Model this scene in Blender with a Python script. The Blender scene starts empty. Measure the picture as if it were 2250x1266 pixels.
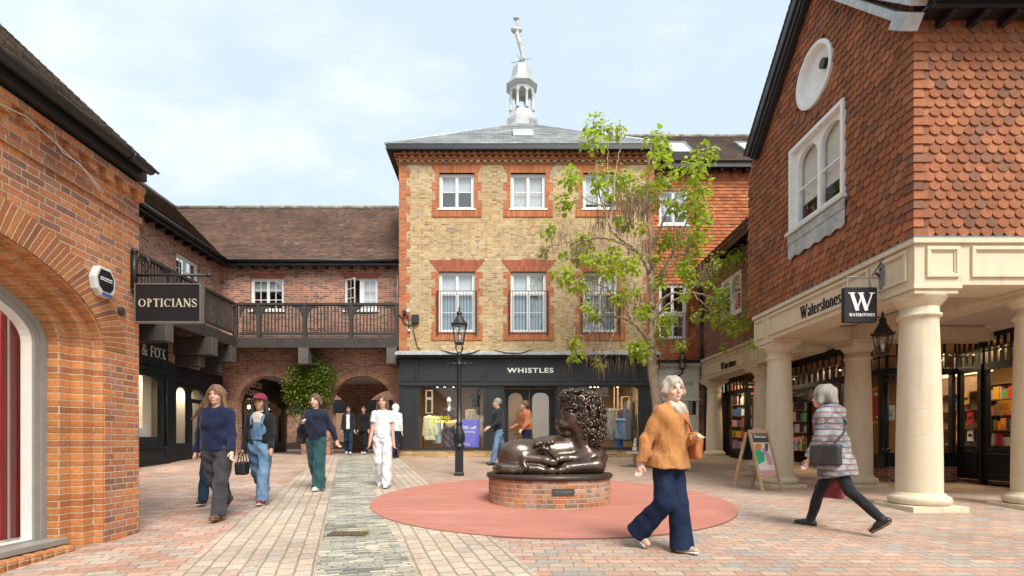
import bpy, bmesh, math, random
import numpy as np
from mathutils import Vector, Matrix
from mathutils.geometry import tessellate_polygon

SC = bpy.context.scene
COL = SC.collection
rng = random.Random(7)

# ------------------------------------------------------------------ camera, world, sun, exposure
FPX, CX, CY, EYE = 1150.0, 1100.0, 972.0, 1.28      # focal length and optical axis in photo pixels, eye height
cam = bpy.data.cameras.new('camera')
cam.sensor_width = 36.0
cam.lens = 36.0 * FPX / 2250.0
cam.shift_x = (1125.0 - CX) / 2250.0
cam.shift_y = (CY - 633.0) / 2250.0
cam.clip_start, cam.clip_end = 0.05, 500.0
camo = bpy.data.objects.new('camera', cam)
camo.location = (0, 0, EYE)
camo.rotation_euler = (math.radians(90), 0, 0)
COL.objects.link(camo)
SC.camera = camo

SUN_EL, SUN_AZ = math.radians(50), math.radians(158)   # azimuth clockwise from +Y
SC.view_settings.view_transform = 'Standard'
SC.view_settings.look = 'None'
SC.view_settings.gamma = 1.0
SC.view_settings.exposure = 1.40
SC.cycles.max_bounces = 7
SC.cycles.diffuse_bounces = 4
SC.cycles.glossy_bounces = 3
SC.cycles.transparent_max_bounces = 12
SC.cycles.transmission_bounces = 4
SC.cycles.caustics_reflective = False
SC.cycles.caustics_refractive = False
SC.cycles.sample_clamp_indirect = 4.0

W = bpy.data.worlds.new('World')
SC.world = W
W.use_nodes = True


class S:
    """a node socket with arithmetic"""
    def __init__(self, nt, s): self.nt, self.s = nt, s
    def _m(self, op, *o, clamp=False):
        n = self.nt.nodes.new('ShaderNodeMath'); n.operation = op; n.use_clamp = clamp
        for k, a in enumerate((self,) + o):
            if isinstance(a, S): self.nt.links.new(a.s, n.inputs[k])
            else: n.inputs[k].default_value = a
        return S(self.nt, n.outputs[0])
    def __add__(self, o): return self._m('ADD', o)
    __radd__ = __add__
    def __sub__(self, o): return self._m('SUBTRACT', o)
    def __rsub__(self, o): return (self * -1.0) + o
    def __mul__(self, o): return self._m('MULTIPLY', o)
    __rmul__ = __mul__
    def __truediv__(self, o): return self._m('DIVIDE', o)
    def floor(self): return self._m('FLOOR')
    def mod(self, o): return self._m('FLOORED_MODULO', o)
    def min(self, o): return self._m('MINIMUM', o)
    def max(self, o): return self._m('MAXIMUM', o)
    def gt(self, o): return self._m('GREATER_THAN', o)
    def pow(self, o): return self._m('POWER', o)
    def abs(self): return self._m('ABSOLUTE')
    def clamp(self): return self._m('ADD', 0.0, clamp=True)
    def smooth(self, a, b, lo=0.0, hi=1.0):
        n = self.nt.nodes.new('ShaderNodeMapRange'); n.interpolation_type = 'SMOOTHSTEP'
        self.nt.links.new(self.s, n.inputs[0])
        for k, v in ((1, a), (2, b), (3, lo), (4, hi)): n.inputs[k].default_value = v
        return S(self.nt, n.outputs[0])


class NT:
    """small node-tree builder"""
    def __init__(self, nt): self.nt = nt
    def new(self, t): return self.nt.nodes.new(t)
    def put(self, sock, v):
        if isinstance(v, S): self.nt.links.new(v.s, sock)
        elif isinstance(v, (tuple, list)) and len(v) == 3 and sock.type == 'RGBA': sock.default_value = (*v, 1)
        else: sock.default_value = v
    def coord(self, which='Object'):
        return S(self.nt, self.new('ShaderNodeTexCoord').outputs[which])
    def xyz(self, v):
        n = self.new('ShaderNodeSeparateXYZ'); self.put(n.inputs[0], v)
        return [S(self.nt, o) for o in n.outputs]
    def vec(self, x, y, z=0.0):
        n = self.new('ShaderNodeCombineXYZ')
        for k, a in enumerate((x, y, z)): self.put(n.inputs[k], a)
        return S(self.nt, n.outputs[0])
    def scale(self, v, s):
        n = self.new('ShaderNodeVectorMath'); n.operation = 'MULTIPLY'
        self.put(n.inputs[0], v); n.inputs[1].default_value = s if isinstance(s, (tuple, list)) else (s, s, s)
        return S(self.nt, n.outputs[0])
    def noise(self, v, scale, detail=3.0, rough=0.55, out=0, dist=0.0):
        n = self.new('ShaderNodeTexNoise'); self.put(n.inputs['Vector'], v)
        n.inputs['Scale'].default_value = scale; n.inputs['Detail'].default_value = detail
        n.inputs['Roughness'].default_value = rough; n.inputs['Distortion'].default_value = dist
        return S(self.nt, n.outputs[out])
    def voronoi(self, v, scale, out=0, feat='F1'):
        n = self.new('ShaderNodeTexVoronoi'); n.feature = feat; self.put(n.inputs['Vector'], v)
        n.inputs['Scale'].default_value = scale
        return S(self.nt, n.outputs[out])
    def white(self, v):
        n = self.new('ShaderNodeTexWhiteNoise'); n.noise_dimensions = '3D'; self.put(n.inputs['Vector'], v)
        return S(self.nt, n.outputs['Value'])
    def ramp(self, f, stops, const=False):
        n = self.new('ShaderNodeValToRGB'); self.put(n.inputs[0], f)
        e = n.color_ramp.elements
        if const: n.color_ramp.interpolation = 'CONSTANT'
        while len(e) < len(stops): e.new(0.5)
        for k, (p, c) in enumerate(stops): e[k].position = p; e[k].color = (*c, 1)
        return S(self.nt, n.outputs[0])
    def mix(self, f, a, b, mode='MIX'):
        n = self.new('ShaderNodeMix'); n.data_type = 'RGBA'; n.blend_type = mode
        self.put(n.inputs[0], f); self.put(n.inputs[6], a); self.put(n.inputs[7], b)
        return S(self.nt, n.outputs[2])
    def attr(self, name, out='Fac'):
        n = self.new('ShaderNodeAttribute'); n.attribute_name = name
        return S(self.nt, n.outputs[out])
    def bump(self, h, dist, strength=1.0):
        n = self.new('ShaderNodeBump'); n.inputs['Strength'].default_value = strength
        n.inputs['Distance'].default_value = dist; self.put(n.inputs['Height'], h)
        return S(self.nt, n.outputs[0])


def mat(name, fn):
    m = bpy.data.materials.new(name); m.use_nodes = True
    nt = m.node_tree; nt.nodes.clear()
    out = nt.nodes.new('ShaderNodeOutputMaterial'); b = nt.nodes.new('ShaderNodeBsdfPrincipled')
    nt.links.new(b.outputs[0], out.inputs[0])
    t = NT(nt)
    r = fn(t) or {}
    for k, v in r.items():
        if k == 'shader': nt.links.new(v, out.inputs[0])
        else: t.put(b.inputs[k], v)
    return m


# sky: Nishita sky with broken white cloud, mapped by direction only
wt = NT(W.node_tree); W.node_tree.nodes.clear()
sky = wt.new('ShaderNodeTexSky'); sky.sky_type = 'NISHITA'; sky.sun_disc = False
sky.sun_elevation = SUN_EL; sky.sun_rotation = SUN_AZ
sky.air_density = 1.2; sky.dust_density = 2.0; sky.ozone_density = 1.0
d = wt.coord('Generated'); dx, dy, dz = wt.xyz(d)
q = dz.max(0.0) + 0.35
pv = wt.vec(dx / q + 3.1, dy / q * 1.6, dz)
n1 = wt.noise(pv, 1.5, 6.0, 0.55); n2 = wt.noise(pv, 4.5, 5.0, 0.6)
cl = (n1 * 0.75 + n2 * 0.25).smooth(0.45, 0.66)
skyc = wt.mix(0.80, S(W.node_tree, sky.outputs[0]), (3.7, 4.38, 4.72))
cloudc = wt.mix(wt.noise(pv, 3.0, 4.0).smooth(0.35, 0.7), (4.95, 5.05, 5.05), (4.5, 4.8, 4.9))
allc = wt.mix(cl * 0.9, skyc, cloudc)
bg = wt.new('ShaderNodeBackground'); wt.put(bg.inputs[0], allc); bg.inputs[1].default_value = 0.086
wo = wt.new('ShaderNodeOutputWorld'); W.node_tree.links.new(bg.outputs[0], wo.inputs[0])

sun = bpy.data.lights.new('sun', 'SUN'); sun.energy = 1.85; sun.angle = math.radians(28); sun.color = (1.0, 0.95, 0.87)
suno = bpy.data.objects.new('sun', sun); COL.objects.link(suno)
sd = Vector((math.sin(SUN_AZ) * math.cos(SUN_EL), math.cos(SUN_AZ) * math.cos(SUN_EL), math.sin(SUN_EL)))
suno.rotation_euler = sd.to_track_quat('Z', 'Y').to_euler(); suno.location = sd * 60


# ------------------------------------------------------------------ mesh helpers
class MB:
    def __init__(self): self.v, self.f, self.uv, self.rn = [], [], {}, {}
    def face(self, pts, uv=None, rn=None):
        b = len(self.v); self.v += [tuple(p) for p in pts]
        self.f.append(list(range(b, b + len(pts))))
        if uv: self.uv[len(self.f) - 1] = uv
        if rn is not None: self.rn[len(self.f) - 1] = rn
    def add(self, verts, faces, rn=None):
        b = len(self.v); self.v += [tuple(p) for p in verts]
        for f in faces:
            self.f.append([b + k for k in f])
            if rn is not None: self.rn[len(self.f) - 1] = rn
    def box(self, x0, x1, y0, y1, z0, z1, rn=None):
        x0, x1 = sorted((x0, x1)); y0, y1 = sorted((y0, y1)); z0, z1 = sorted((z0, z1))
        self.add([(x0, y0, z0), (x1, y0, z0), (x1, y1, z0), (x0, y1, z0), (x0, y0, z1), (x1, y0, z1), (x1, y1, z1), (x0, y1, z1)],
                 [(0, 3, 2, 1), (4, 5, 6, 7), (0, 1, 5, 4), (1, 2, 6, 5), (2, 3, 7, 6), (3, 0, 4, 7)], rn)
    def pbox(self, m, u0, u1, v0, v1, w0, w1, rn=None):
        a, b = m(u0, v0, w0), m(u1, v1, w1)
        self.box(a[0], b[0], a[1], b[1], a[2], b[2], rn)
    def ring(self, m, u0, u1, v0, v1, t, w0, w1):
        self.pbox(m, u0, u1, v0, v0 + t, w0, w1); self.pbox(m, u0, u1, v1 - t, v1, w0, w1)
        self.pbox(m, u0, u0 + t, v0 + t, v1 - t, w0, w1); self.pbox(m, u1 - t, u1, v0 + t, v1 - t, w0, w1)
    def slab(self, m, outer, holes, w0, w1):
        """flat panel with holes in plane coords, given thickness"""
        loops = [outer] + list(holes)
        tri = tessellate_polygon([[Vector((p[0], p[1], 0)) for p in l] for l in loops])
        flat = [p for l in loops for p in l]
        b = len(self.v); n = len(flat)
        self.v += [tuple(m(p[0], p[1], w0)) for p in flat] + [tuple(m(p[0], p[1], w1)) for p in flat]
        for t in tri:
            self.f.append([b + k for k in t]); self.f.append([b + n + k for k in reversed(t)])
        o = 0
        for l in loops:
            L = len(l)
            for k in range(L):
                i, j = o + k, o + (k + 1) % L
                self.f.append([b + i, b + j, b + n + j, b + n + i])
            o += L
    def tube(self, pts, r, seg=8, cap=True, rn=None):
        pts = [Vector(p) for p in pts]; n = len(pts)
        rr = r if isinstance(r, (list, tuple)) else [r] * n
        up = Vector((0, 0, 1)); rings = []; prev = None
        for i, p in enumerate(pts):
            t = (pts[min(i + 1, n - 1)] - pts[max(i - 1, 0)])
            t = t.normalized() if t.length > 1e-9 else Vector((0, 0, 1))
            if prev is None:
                a = t.cross(up)
                if a.length < 1e-3: a = t.cross(Vector((1, 0, 0)))
            else:
                a = prev - t * prev.dot(t)
                if a.length < 1e-4: a = t.cross(up)
            a.normalize(); prev = a; c = t.cross(a)
            rings.append([p + (a * math.cos(k * 2 * math.pi / seg) + c * math.sin(k * 2 * math.pi / seg)) * rr[i] for k in range(seg)])
        vs = [q for g in rings for q in g]; fs = []
        for i in range(n - 1):
            for k in range(seg):
                k2 = (k + 1) % seg
                fs.append((i * seg + k, i * seg + k2, (i + 1) * seg + k2, (i + 1) * seg + k))
        if cap: fs += [tuple(range(seg))[::-1], tuple((n - 1) * seg + k for k in range(seg))]
        self.add(vs, fs, rn)
    def lathe(self, prof, c, seg=24, phase=0.0, cap=True):
        vs, fs = [], []; n = len(prof)
        for r, z in prof:
            for k in range(seg):
                a = phase + 2 * math.pi * k / seg
                vs.append((c[0] + r * math.cos(a), c[1] + r * math.sin(a), c[2] + z))
        for i in range(n - 1):
            for k in range(seg):
                k2 = (k + 1) % seg
                fs.append((i * seg + k, i * seg + k2, (i + 1) * seg + k2, (i + 1) * seg + k))
        if cap: fs += [tuple(range(seg))[::-1], tuple((n - 1) * seg + k for k in range(seg))]
        self.add(vs, fs)
    def ellip(self, c, r, seg=14, rings=8, rn=None):
        vs, fs = [(c[0], c[1], c[2] - r[2])], []
        for i in range(1, rings):
            a = -math.pi / 2 + math.pi * i / rings
            for k in range(seg):
                b = 2 * math.pi * k / seg
                vs.append((c[0] + r[0] * math.cos(a) * math.cos(b), c[1] + r[1] * math.cos(a) * math.sin(b), c[2] + r[2] * math.sin(a)))
        vs.append((c[0], c[1], c[2] + r[2]))
        for k in range(seg):
            fs.append((0, 1 + (k + 1) % seg, 1 + k))
            fs.append((len(vs) - 1, 1 + (rings - 2) * seg + k, 1 + (rings - 2) * seg + (k + 1) % seg))
        for i in range(rings - 2):
            for k in range(seg):
                a, b = 1 + i * seg + k, 1 + i * seg + (k + 1) % seg
                fs.append((a, b, b + seg, a + seg))
        self.add(vs, fs, rn)
    def sweep(self, prof, path):
        """profile [(out, z)] swept along a horizontal mitred path [(x, y)], 'out' to the right of travel"""
        n = len(path); P = [Vector(p) for p in path]; rings = []
        for i in range(n):
            d0 = (P[i] - P[i - 1]).normalized() if i else None
            d1 = (P[i + 1] - P[i]).normalized() if i < n - 1 else None
            d0 = d0 or d1; d1 = d1 or d0
            n0 = Vector((d0.y, -d0.x)); n1 = Vector((d1.y, -d1.x)); nn = n0 + n1
            nn = nn / max(nn.dot(n0), 1e-4)
            rings.append([(P[i].x + nn.x * o, P[i].y + nn.y * o, z) for o, z in prof])
        k = len(prof); vs = [q for g in rings for q in g]; fs = []
        for i in range(n - 1):
            for j in range(k):
                j2 = (j + 1) % k
                fs.append((i * k + j, i * k + j2, (i + 1) * k + j2, (i + 1) * k + j))
        fs += [tuple(range(k))[::-1], tuple((n - 1) * k + j for j in range(k))]
        self.add(vs, fs)
    def build(self, name, material, parent=None, smooth=False, recalc=True, bevel=0.0):
        me = bpy.data.meshes.new(name)
        me.from_pydata(self.v, [], self.f)
        if self.rn:
            a = me.attributes.new('rnd', 'FLOAT', 'FACE')
            a.data.foreach_set('value', [self.rn.get(i, 0.5) for i in range(len(self.f))])
        if recalc:
            bm = bmesh.new(); bm.from_mesh(me); bmesh.ops.recalc_face_normals(bm, faces=bm.faces); bm.to_mesh(me); bm.free()
        uvl = me.uv_layers.new(name='UVMap')
        co = [v.co for v in me.vertices]
        for p in me.polygons:
            cu = self.uv.get(p.index)
            nx, ny, nz = (abs(c) for c in p.normal)
            for q, li in enumerate(p.loop_indices):
                c = co[me.loops[li].vertex_index]
                if cu and not recalc: uvl.data[li].uv = cu[q]
                elif nz >= nx and nz >= ny: uvl.data[li].uv = (c.x, c.y)
                elif nx >= ny: uvl.data[li].uv = (c.y, c.z)
                else: uvl.data[li].uv = (c.x, c.z)
        if smooth:
            me.polygons.foreach_set('use_smooth', [True] * len(me.polygons))
        o = bpy.data.objects.new(name, me); COL.objects.link(o)
        if material: me.materials.append(material)
        attach(o, parent)
        if bevel:
            b = o.modifiers.new('bevel', 'BEVEL'); b.width = bevel; b.segments = 2; b.limit_method = 'ANGLE'; b.angle_limit = math.radians(40)
        return o


ROOT_LOC = {}


def attach(o, parent):
    """parts are modelled in world coordinates; only a thing's Empty carries a location"""
    if parent is None: return
    o.parent = parent
    o.matrix_parent_inverse = Matrix.Translation(-ROOT_LOC.get(parent.name, Vector((0, 0, 0))))


def thing(name, label, cat, loc, group=None):
    o = bpy.data.objects.new(name, None); COL.objects.link(o); o.empty_display_size = 0.2
    o.location = loc; ROOT_LOC[o.name] = Vector(loc); o['label'] = label; o['category'] = cat
    if group: o['group'] = group
    return o


def tag(o, label, cat, group=None, kind=None):
    if label: o['label'] = label
    if cat: o['category'] = cat
    if group: o['group'] = group
    if kind: o['kind'] = kind
    return o


def dup(root, loc, label=None, subs=True):
    r = root.copy(); COL.objects.link(r); r.location = loc
    if label: r['label'] = label
    for ch in list(root.children):
        c = ch.copy(); COL.objects.link(c); c.parent = r
        for g in list(ch.children):
            e = g.copy(); COL.objects.link(e); e.parent = c
    return r


def FR(y0): return lambda u, v, w: (u, y0 + w, v)          # wall facing the camera
def RX(x0): return lambda u, v, w: (x0 + w, u, v)          # wall facing -X (right side of the square)
def LX(x0): return lambda u, v, w: (x0 - w, u, v)          # wall facing +X (left side)
def rect(u0, u1, v0, v1): return [(u0, v0), (u1, v0), (u1, v1), (u0, v1)]
def arch(u0, u1, v0, vs, rise, n=16, p=2.0):
    """opening with straight jambs to vs and an elliptical head"""
    c, a = (u0 + u1) / 2, (u1 - u0) / 2
    pts = [(u0, v0), (u1, v0)]
    for k in range(n + 1):
        t = math.pi * k / n
        cc, ss = math.cos(t), math.sin(t)
        pts.append((c + a * math.copysign(abs(cc) ** (2 / p), cc), vs + rise * abs(ss) ** (2 / p)))
    return pts
def rtop(u0, u1, v0, v1, r, n=6):
    pts = [(u0, v0), (u1, v0)]
    for k in range(n + 1):
        t = math.pi / 2 * k / n; pts.append((u1 - r + r * math.cos(t), v1 - r + r * math.sin(t)))
    for k in range(n + 1):
        t = math.pi / 2 * (1 + k / n); pts.append((u0 + r + r * math.cos(t), v1 - r + r * math.sin(t)))
    return pts


def sstep(a, b, x):
    t = min(1, max(0, (x - a) / (b - a))); return t * t * (3 - 2 * t)


def gz(x, y):
    """paving height: the square climbs gently away from the camera"""
    yy = min(y, 18.5) if y > 0 else y * 0.3
    dip = 0.16 * sstep(3.0, 5.4, x) * sstep(8.0, 10.8, y) * (1 - sstep(12.2, 16.0, y))
    return 0.047 * yy - dip
# ------------------------------------------------------------------ materials
def stain(t, co, base, amt=0.25, scale=1.1):
    """broad weathering and fine grain multiplied into a colour"""
    f = t.noise(co, scale, 5.0, 0.6).smooth(0.3, 0.75, 1.0 - amt, 1.0 + amt * 0.35)
    return t.mix(1.0, base, t.vec(f, f, f), 'MULTIPLY')


def bond(t, uv, Ls, Lh, h, m, jit=0.004, seed=0.0):
    """brick bond (Lh = 0: running bond, else Flemish). Returns mask, per-brick random, second random"""
    u, v, _ = t.xyz(uv)
    w = t.noise(uv, 9.0, 2.0, 0.5, out=1); wx, wy, _ = t.xyz(w)
    u = u + (wx - 0.5) * jit * 2.0; v = v + (wy - 0.5) * jit
    if jit > 0.006:
        lx, ly, _ = t.xyz(t.noise(uv, 2.6, 2.0, 0.5, out=1)); u = u + (lx - 0.5) * jit * 4.0; v = v + (ly - 0.5) * jit * 2.6
    row = (v / h).floor(); fv = v - row * h
    P = Ls + Lh
    uu = u + row.mod(2.0) * (P / 2) + t.white(t.vec(row, seed, 3.3)) * (jit * 3)
    idx = (uu / P).floor(); lu = uu - idx * P
    if Lh > 0:
        hd = lu.gt(Ls); lu2 = lu - hd * Ls; L = hd * (Lh - Ls) + Ls
    else:
        hd = 0.0; lu2 = lu; L = (lu * 0.0) + Ls
    dx = lu2.min(L - lu2); dz = fv.min((fv * -1.0) + h)
    d = dx.min(dz) + (t.noise(uv, 60.0, 2.0) - 0.5) * (m * 0.6)
    mask = d.smooth(m * 0.32, m * 0.75)
    r = t.white(t.vec(idx * 2.0 + hd, row, seed)); r2 = t.white(t.vec(idx * 2.0 + hd, row, seed + 7.7))
    return mask, r, r2, d


def brick(name, pal, mortar, Ls=0.225, Lh=0.1125, h=0.065, m=0.011, bump=0.006, grime=0.3, jit=0.004, uvrot=0.0, patch=None, rough=0.88, spots=False, vr=0.34):
    def fn(t):
        uv = t.coord('UV')
        if uvrot:
            n = t.new('ShaderNodeVectorRotate'); n.rotation_type = 'Z_AXIS'; n.inputs['Angle'].default_value = uvrot
            t.put(n.inputs['Vector'], uv); uv = S(t.nt, n.outputs[0])
        mask, r, r2, d = bond(t, uv, Ls, Lh, h, m, jit, seed=len(name) * 1.37)
        n = len(pal)
        c = t.ramp(r, [(k / n, p) for k, p in enumerate(pal)], const=True)
        f = (r2 - 0.5) * vr + 1.0
        g = t.noise(uv, 26.0, 5.0, 0.7).smooth(0.25, 0.8, 0.74, 1.2)
        fg = f * g
        c = t.mix(1.0, c, t.vec(fg, fg, fg), 'MULTIPLY')
        sp = t.noise(uv, 85.0, 2.0).smooth(0.66, 0.74)
        c = t.mix(sp * 0.35, c, tuple(x * 0.35 for x in pal[0]))
        mm = t.noise(uv, 30.0, 3.0).smooth(0.3, 0.8, 0.75, 1.1)
        mc = t.mix(1.0, mortar, t.vec(mm, mm, mm), 'MULTIPLY')
        c = t.mix(mask, mc, c)
        if patch:
            pc, pa = patch
            c = t.mix(t.noise(uv, 1.3, 5.0, 0.65).smooth(0.52, 0.72) * pa, c, pc)
        c = stain(t, uv, c, grime, 0.9)
        if spots:
            vd = t.voronoi(uv, 1.9) + (t.noise(uv, 40.0, 2.0) - 0.5) * 0.02
            c = t.mix(vd.smooth(0.036, 0.022) * 0.75, c, (.62, .57, .51)); c = t.mix(t.voronoi(t.scale(uv, 1.37), 3.1).smooth(0.05, 0.03) * 0.5, c, (.20, .165, .135))
        hgt = mask * (0.72 + (r2 * 0.28)) + t.noise(uv, 55.0, 4.0, 0.7) * 0.30
        return {'Base Color': c, 'Roughness': rough, 'Specular IOR Level': 0.25, 'Normal': t.bump(hgt, bump)}
    return mat(name, fn)


RED = [(.57, .20, .085), (.62, .25, .11), (.52, .185, .09), (.42, .175, .105), (.60, .225, .09), (.32, .155, .115), (.55, .22, .12), (.48, .195, .105), (.65, .235, .08), (.46, .21, .15)]
M = {}
M['brick_left'] = brick('brick_left', RED, (.62, .47, .31), m=.012, grime=0.2)
M['brick_arch'] = brick('brick_arch', [(.56, .225, .085), (.62, .265, .10), (.53, .20, .075), (.44, .17, .085), (.60, .25, .09)], (.68, .52, .34), Ls=0.30, Lh=0, h=0.065, m=0.010, bump=0.007, grime=0.22)
M['brick_ring'] = brick('brick_ring', [(.50, .20, .075), (.56, .235, .09), (.45, .165, .065), (.36, .14, .075)], (.68, .52, .34), Ls=0.062, Lh=0, h=0.40, m=0.010, bump=0.007, grime=0.2)
WING = [(.46, .20, .12), (.50, .225, .14), (.41, .17, .105), (.31, .145, .105), (.44, .195, .13), (.17, .10, .085), (.48, .21, .13), (.22, .12, .095)]
M['brick_wing'] = brick('brick_wing', WING, (.66, .53, .43), grime=0.2)
M['brick_wing_ring'] = brick('brick_wing_ring', [(.40, .165, .095), (.44, .185, .105), (.33, .135, .085), (.37, .15, .09)], (.66, .52, .40), Ls=0.07, Lh=0, h=0.13, m=0.011, grime=0.2)
YEL = [(.53, .345, .15), (.58, .41, .20), (.47, .30, .135), (.55, .43, .26), (.44, .28, .13), (.60, .42, .19), (.53, .40, .23), (.35, .24, .14), (.57, .375, .165), (.50, .33, .15)]
M['brick_yellow'] = brick('brick_yellow', YEL, (.66, .55, .40), Ls=0.185, Lh=0.092, h=0.066, m=0.012, bump=0.006, grime=0.16, patch=((.60, .51, .39), 0.3))
M['brick_orange'] = brick('brick_orange', [(.50, .165, .065), (.55, .19, .075), (.44, .14, .06), (.47, .17, .085)], (.58, .38, .25), Ls=0.215, h=0.072, m=0.008, grime=0.15)
M['brick_orange_soldier'] = brick('brick_orange_soldier', [(.50, .165, .065), (.55, .19, .075), (.44, .14, .06)], (.58, .36, .22), Ls=0.055, Lh=0, h=0.5, m=0.006, grime=0.15)
M['brick_gauged'] = brick('brick_gauged', [(.40, .12, .07), (.44, .14, .08), (.37, .115, .07)], (.48, .22, .14), Ls=0.06, Lh=0, h=0.5, m=0.004, grime=0.15)
M['brick_right'] = brick('brick_right', [(.36, .14, .085), (.40, .16, .095), (.30, .115, .075), (.20, .095, .07), (.34, .13, .08), (.13, .075, .06)], (.52, .40, .32), grime=0.22)
M['brick_plinth'] = brick('brick_plinth', [(.50, .19, .085), (.40, .165, .10), (.46, .24, .155), (.34, .18, .12), (.55, .21, .08), (.27, .18, .13), (.50, .32, .23), (.43, .20, .12)], (.58, .46, .33), Ls=0.2, Lh=0.1, h=0.0655, m=0.012, grime=0.3, jit=0.006, patch=((.60, .50, .40), 0.55))
M['brick_band'] = brick('brick_band', YEL, (.55, .46, .35), grime=0.25)
# paving
PV = [(.49, .315, .235), (.52, .35, .265), (.47, .285, .21), (.45, .35, .275), (.50, .37, .285), (.41, .34, .285), (.51, .325, .24), (.48, .30, .225), (.37, .325, .285), (.49, .34, .26)]
M['paving'] = brick('paving', PV, (.32, .24, .17), Ls=0.215, Lh=0, h=0.118, vr=0.2, m=0.010, bump=0.005, grime=0.16, jit=0.007, patch=((.54, .43, .34), 0.22), rough=0.75, spots=True)
PR = [(.54, .335, .255), (.57, .375, .29), (.52, .295, .22), (.47, .385, .325), (.56, .40, .32), (.53, .315, .235), (.48, .40, .345)]
M['paving_red'] = brick('paving_red', PR, (.33, .24, .17), Ls=0.225, Lh=0, h=0.125, m=0.010, bump=0.005, grime=0.24, jit=0.007, uvrot=-0.29, patch=((.52, .40, .31), 0.45), rough=0.75, spots=True)
ST = [(.56, .45, .355), (.58, .48, .38), (.53, .415, .325), (.56, .46, .37), (.50, .44, .375), (.59, .47, .365), (.55, .425, .33)]
M['setts'] = brick('setts', ST, (.40, .32, .21), Ls=0.19, Lh=0, h=0.142, m=0.013, vr=0.2, bump=0.010, grime=0.25, jit=0.010, patch=((.52, .44, .33), 0.5), rough=0.72, spots=True)
SL = [(.46, .45, .39), (.60, .555, .45), (.33, .34, .31), (.70, .63, .49), (.50, .47, .40), (.25, .26, .245), (.76, .69, .55), (.56, .49, .385)]
M['slate_strip'] = brick('slate_strip', SL, (.33, .30, .235), Ls=0.23, Lh=0, h=0.046, m=0.009, bump=0.03, grime=0.3, jit=0.022, patch=((.64, .56, .42), 0.75), rough=0.7)


def simple(name, col, rough=0.6, metal=0.0, var=0.12, vs=6.0, bump=0.0, bs=80.0, spec=0.4, coat=0.0):
    def fn(t):
        co = t.coord('Object')
        f = t.noise(co, vs, 5.0, 0.6).smooth(0.25, 0.8, 1.0 - var, 1.0 + var * 0.6)
        c = t.mix(1.0, col, t.vec(f, f, f), 'MULTIPLY')
        r = {'Base Color': c, 'Roughness': (f * -0.25) + (rough + 0.25), 'Metallic': metal, 'Specular IOR Level': spec}
        if coat: r['Coat Weight'] = coat; r['Coat Roughness'] = 0.12
        if bump: r['Normal'] = t.bump(t.noise(co, bs, 4.0, 0.65), bump)
        return r
    return mat(name, fn)


def rubber():
    def fn(t):
        co = t.coord('Object')
        f = t.noise(co, 1.4, 5.0, 0.6).smooth(0.3, 0.75, 0.90, 1.06); g = t.noise(co, 160.0, 2.0).smooth(0.3, 0.7, 0.86, 1.10)
        e = f * g
        c = t.mix(1.0, (.47, .18, .13), t.vec(e, e, e), 'MULTIPLY')
        c = t.mix(t.noise(t.scale(co, (1.0, 5.0, 1.0)), 0.9, 5.0, 0.65).smooth(0.5, 0.75) * 0.5, c, (.58, .32, .255))
        c = t.mix(t.noise(co, 0.7, 6.0, 0.7).smooth(0.52, 0.7) * 0.4, c, (.42, .165, .13))
        c = t.mix(t.voronoi(co, 2.3).smooth(0.02, 0.012), c, (.7, .62, .56))
        return {'Base Color': c, 'Roughness': 0.85, 'Normal': t.bump(t.noise(co, 220.0, 2.0), 0.003)}
    return mat('rubber', fn)


def stone():
    def fn(t):
        co = t.coord('Object'); x, y, z = t.xyz(co)
        c = t.mix(t.noise(co, 2.2, 6.0, 0.65), (.60, .49, .34), (.69, .60, .45))
        c = t.mix(t.noise(t.scale(co, (5.0, 5.0, 0.7)), 1.6, 5.0, 0.6).smooth(0.52, 0.78) * 0.45, c, (.37, .30, .21))
        c = t.mix(t.noise(t.scale(co, (9.0, 9.0, 0.5)), 1.4, 5.0, 0.6).smooth(0.57, 0.75) * 0.3, c, (.34, .29, .22))
        c = t.mix(t.noise(co, 70.0, 3.0).smooth(0.6, 0.75) * 0.3, c, (.48, .39, .27))
        c = t.mix(t.noise(co, 4.0, 6.0, 0.7).smooth(0.62, 0.72) * 0.45, c, (.44, .40, .33))
        return {'Base Color': c, 'Roughness': 0.88, 'Specular IOR Level': 0.2, 'Normal': t.bump(t.noise(co, 45.0, 6.0, 0.7), 0.003)}
    return mat('stone', fn)


def tile_face(name, pal, grime=0.25, bs=60.0, bump=0.002, lichen=0.0):
    """separately modelled tiles: colour from the per-tile random"""
    def fn(t):
        co = t.coord('Object'); r = t.attr('rnd')
        n = len(pal)
        c = t.ramp(r, [(k / n, p) for k, p in enumerate(pal)], const=True)
        f = t.white(t.vec(r * 91.7, 2.0, 1.0)) * 0.3 + 0.85
        g = t.noise(co, 18.0, 5.0, 0.7).smooth(0.25, 0.8, 0.78, 1.18); f = f * g
        c = t.mix(1.0, c, t.vec(f, f, f), 'MULTIPLY')
        c = t.mix(t.noise(co, 30.0, 4.0).smooth(0.62, 0.75) * 0.25, c, tuple(x * 0.45 for x in pal[0]))
        if lichen:
            c = t.mix(t.noise(co, 2.6, 7.0, 0.72).smooth(0.58, 0.74) * lichen, c, (.45, .40, .34))
        c = stain(t, co, c, grime, 0.7)
        return {'Base Color': c, 'Roughness': 0.85, 'Specular IOR Level': 0.25, 'Normal': t.bump(t.noise(co, bs, 5.0, 0.7), bump)}
    return mat(name, fn)


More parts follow.
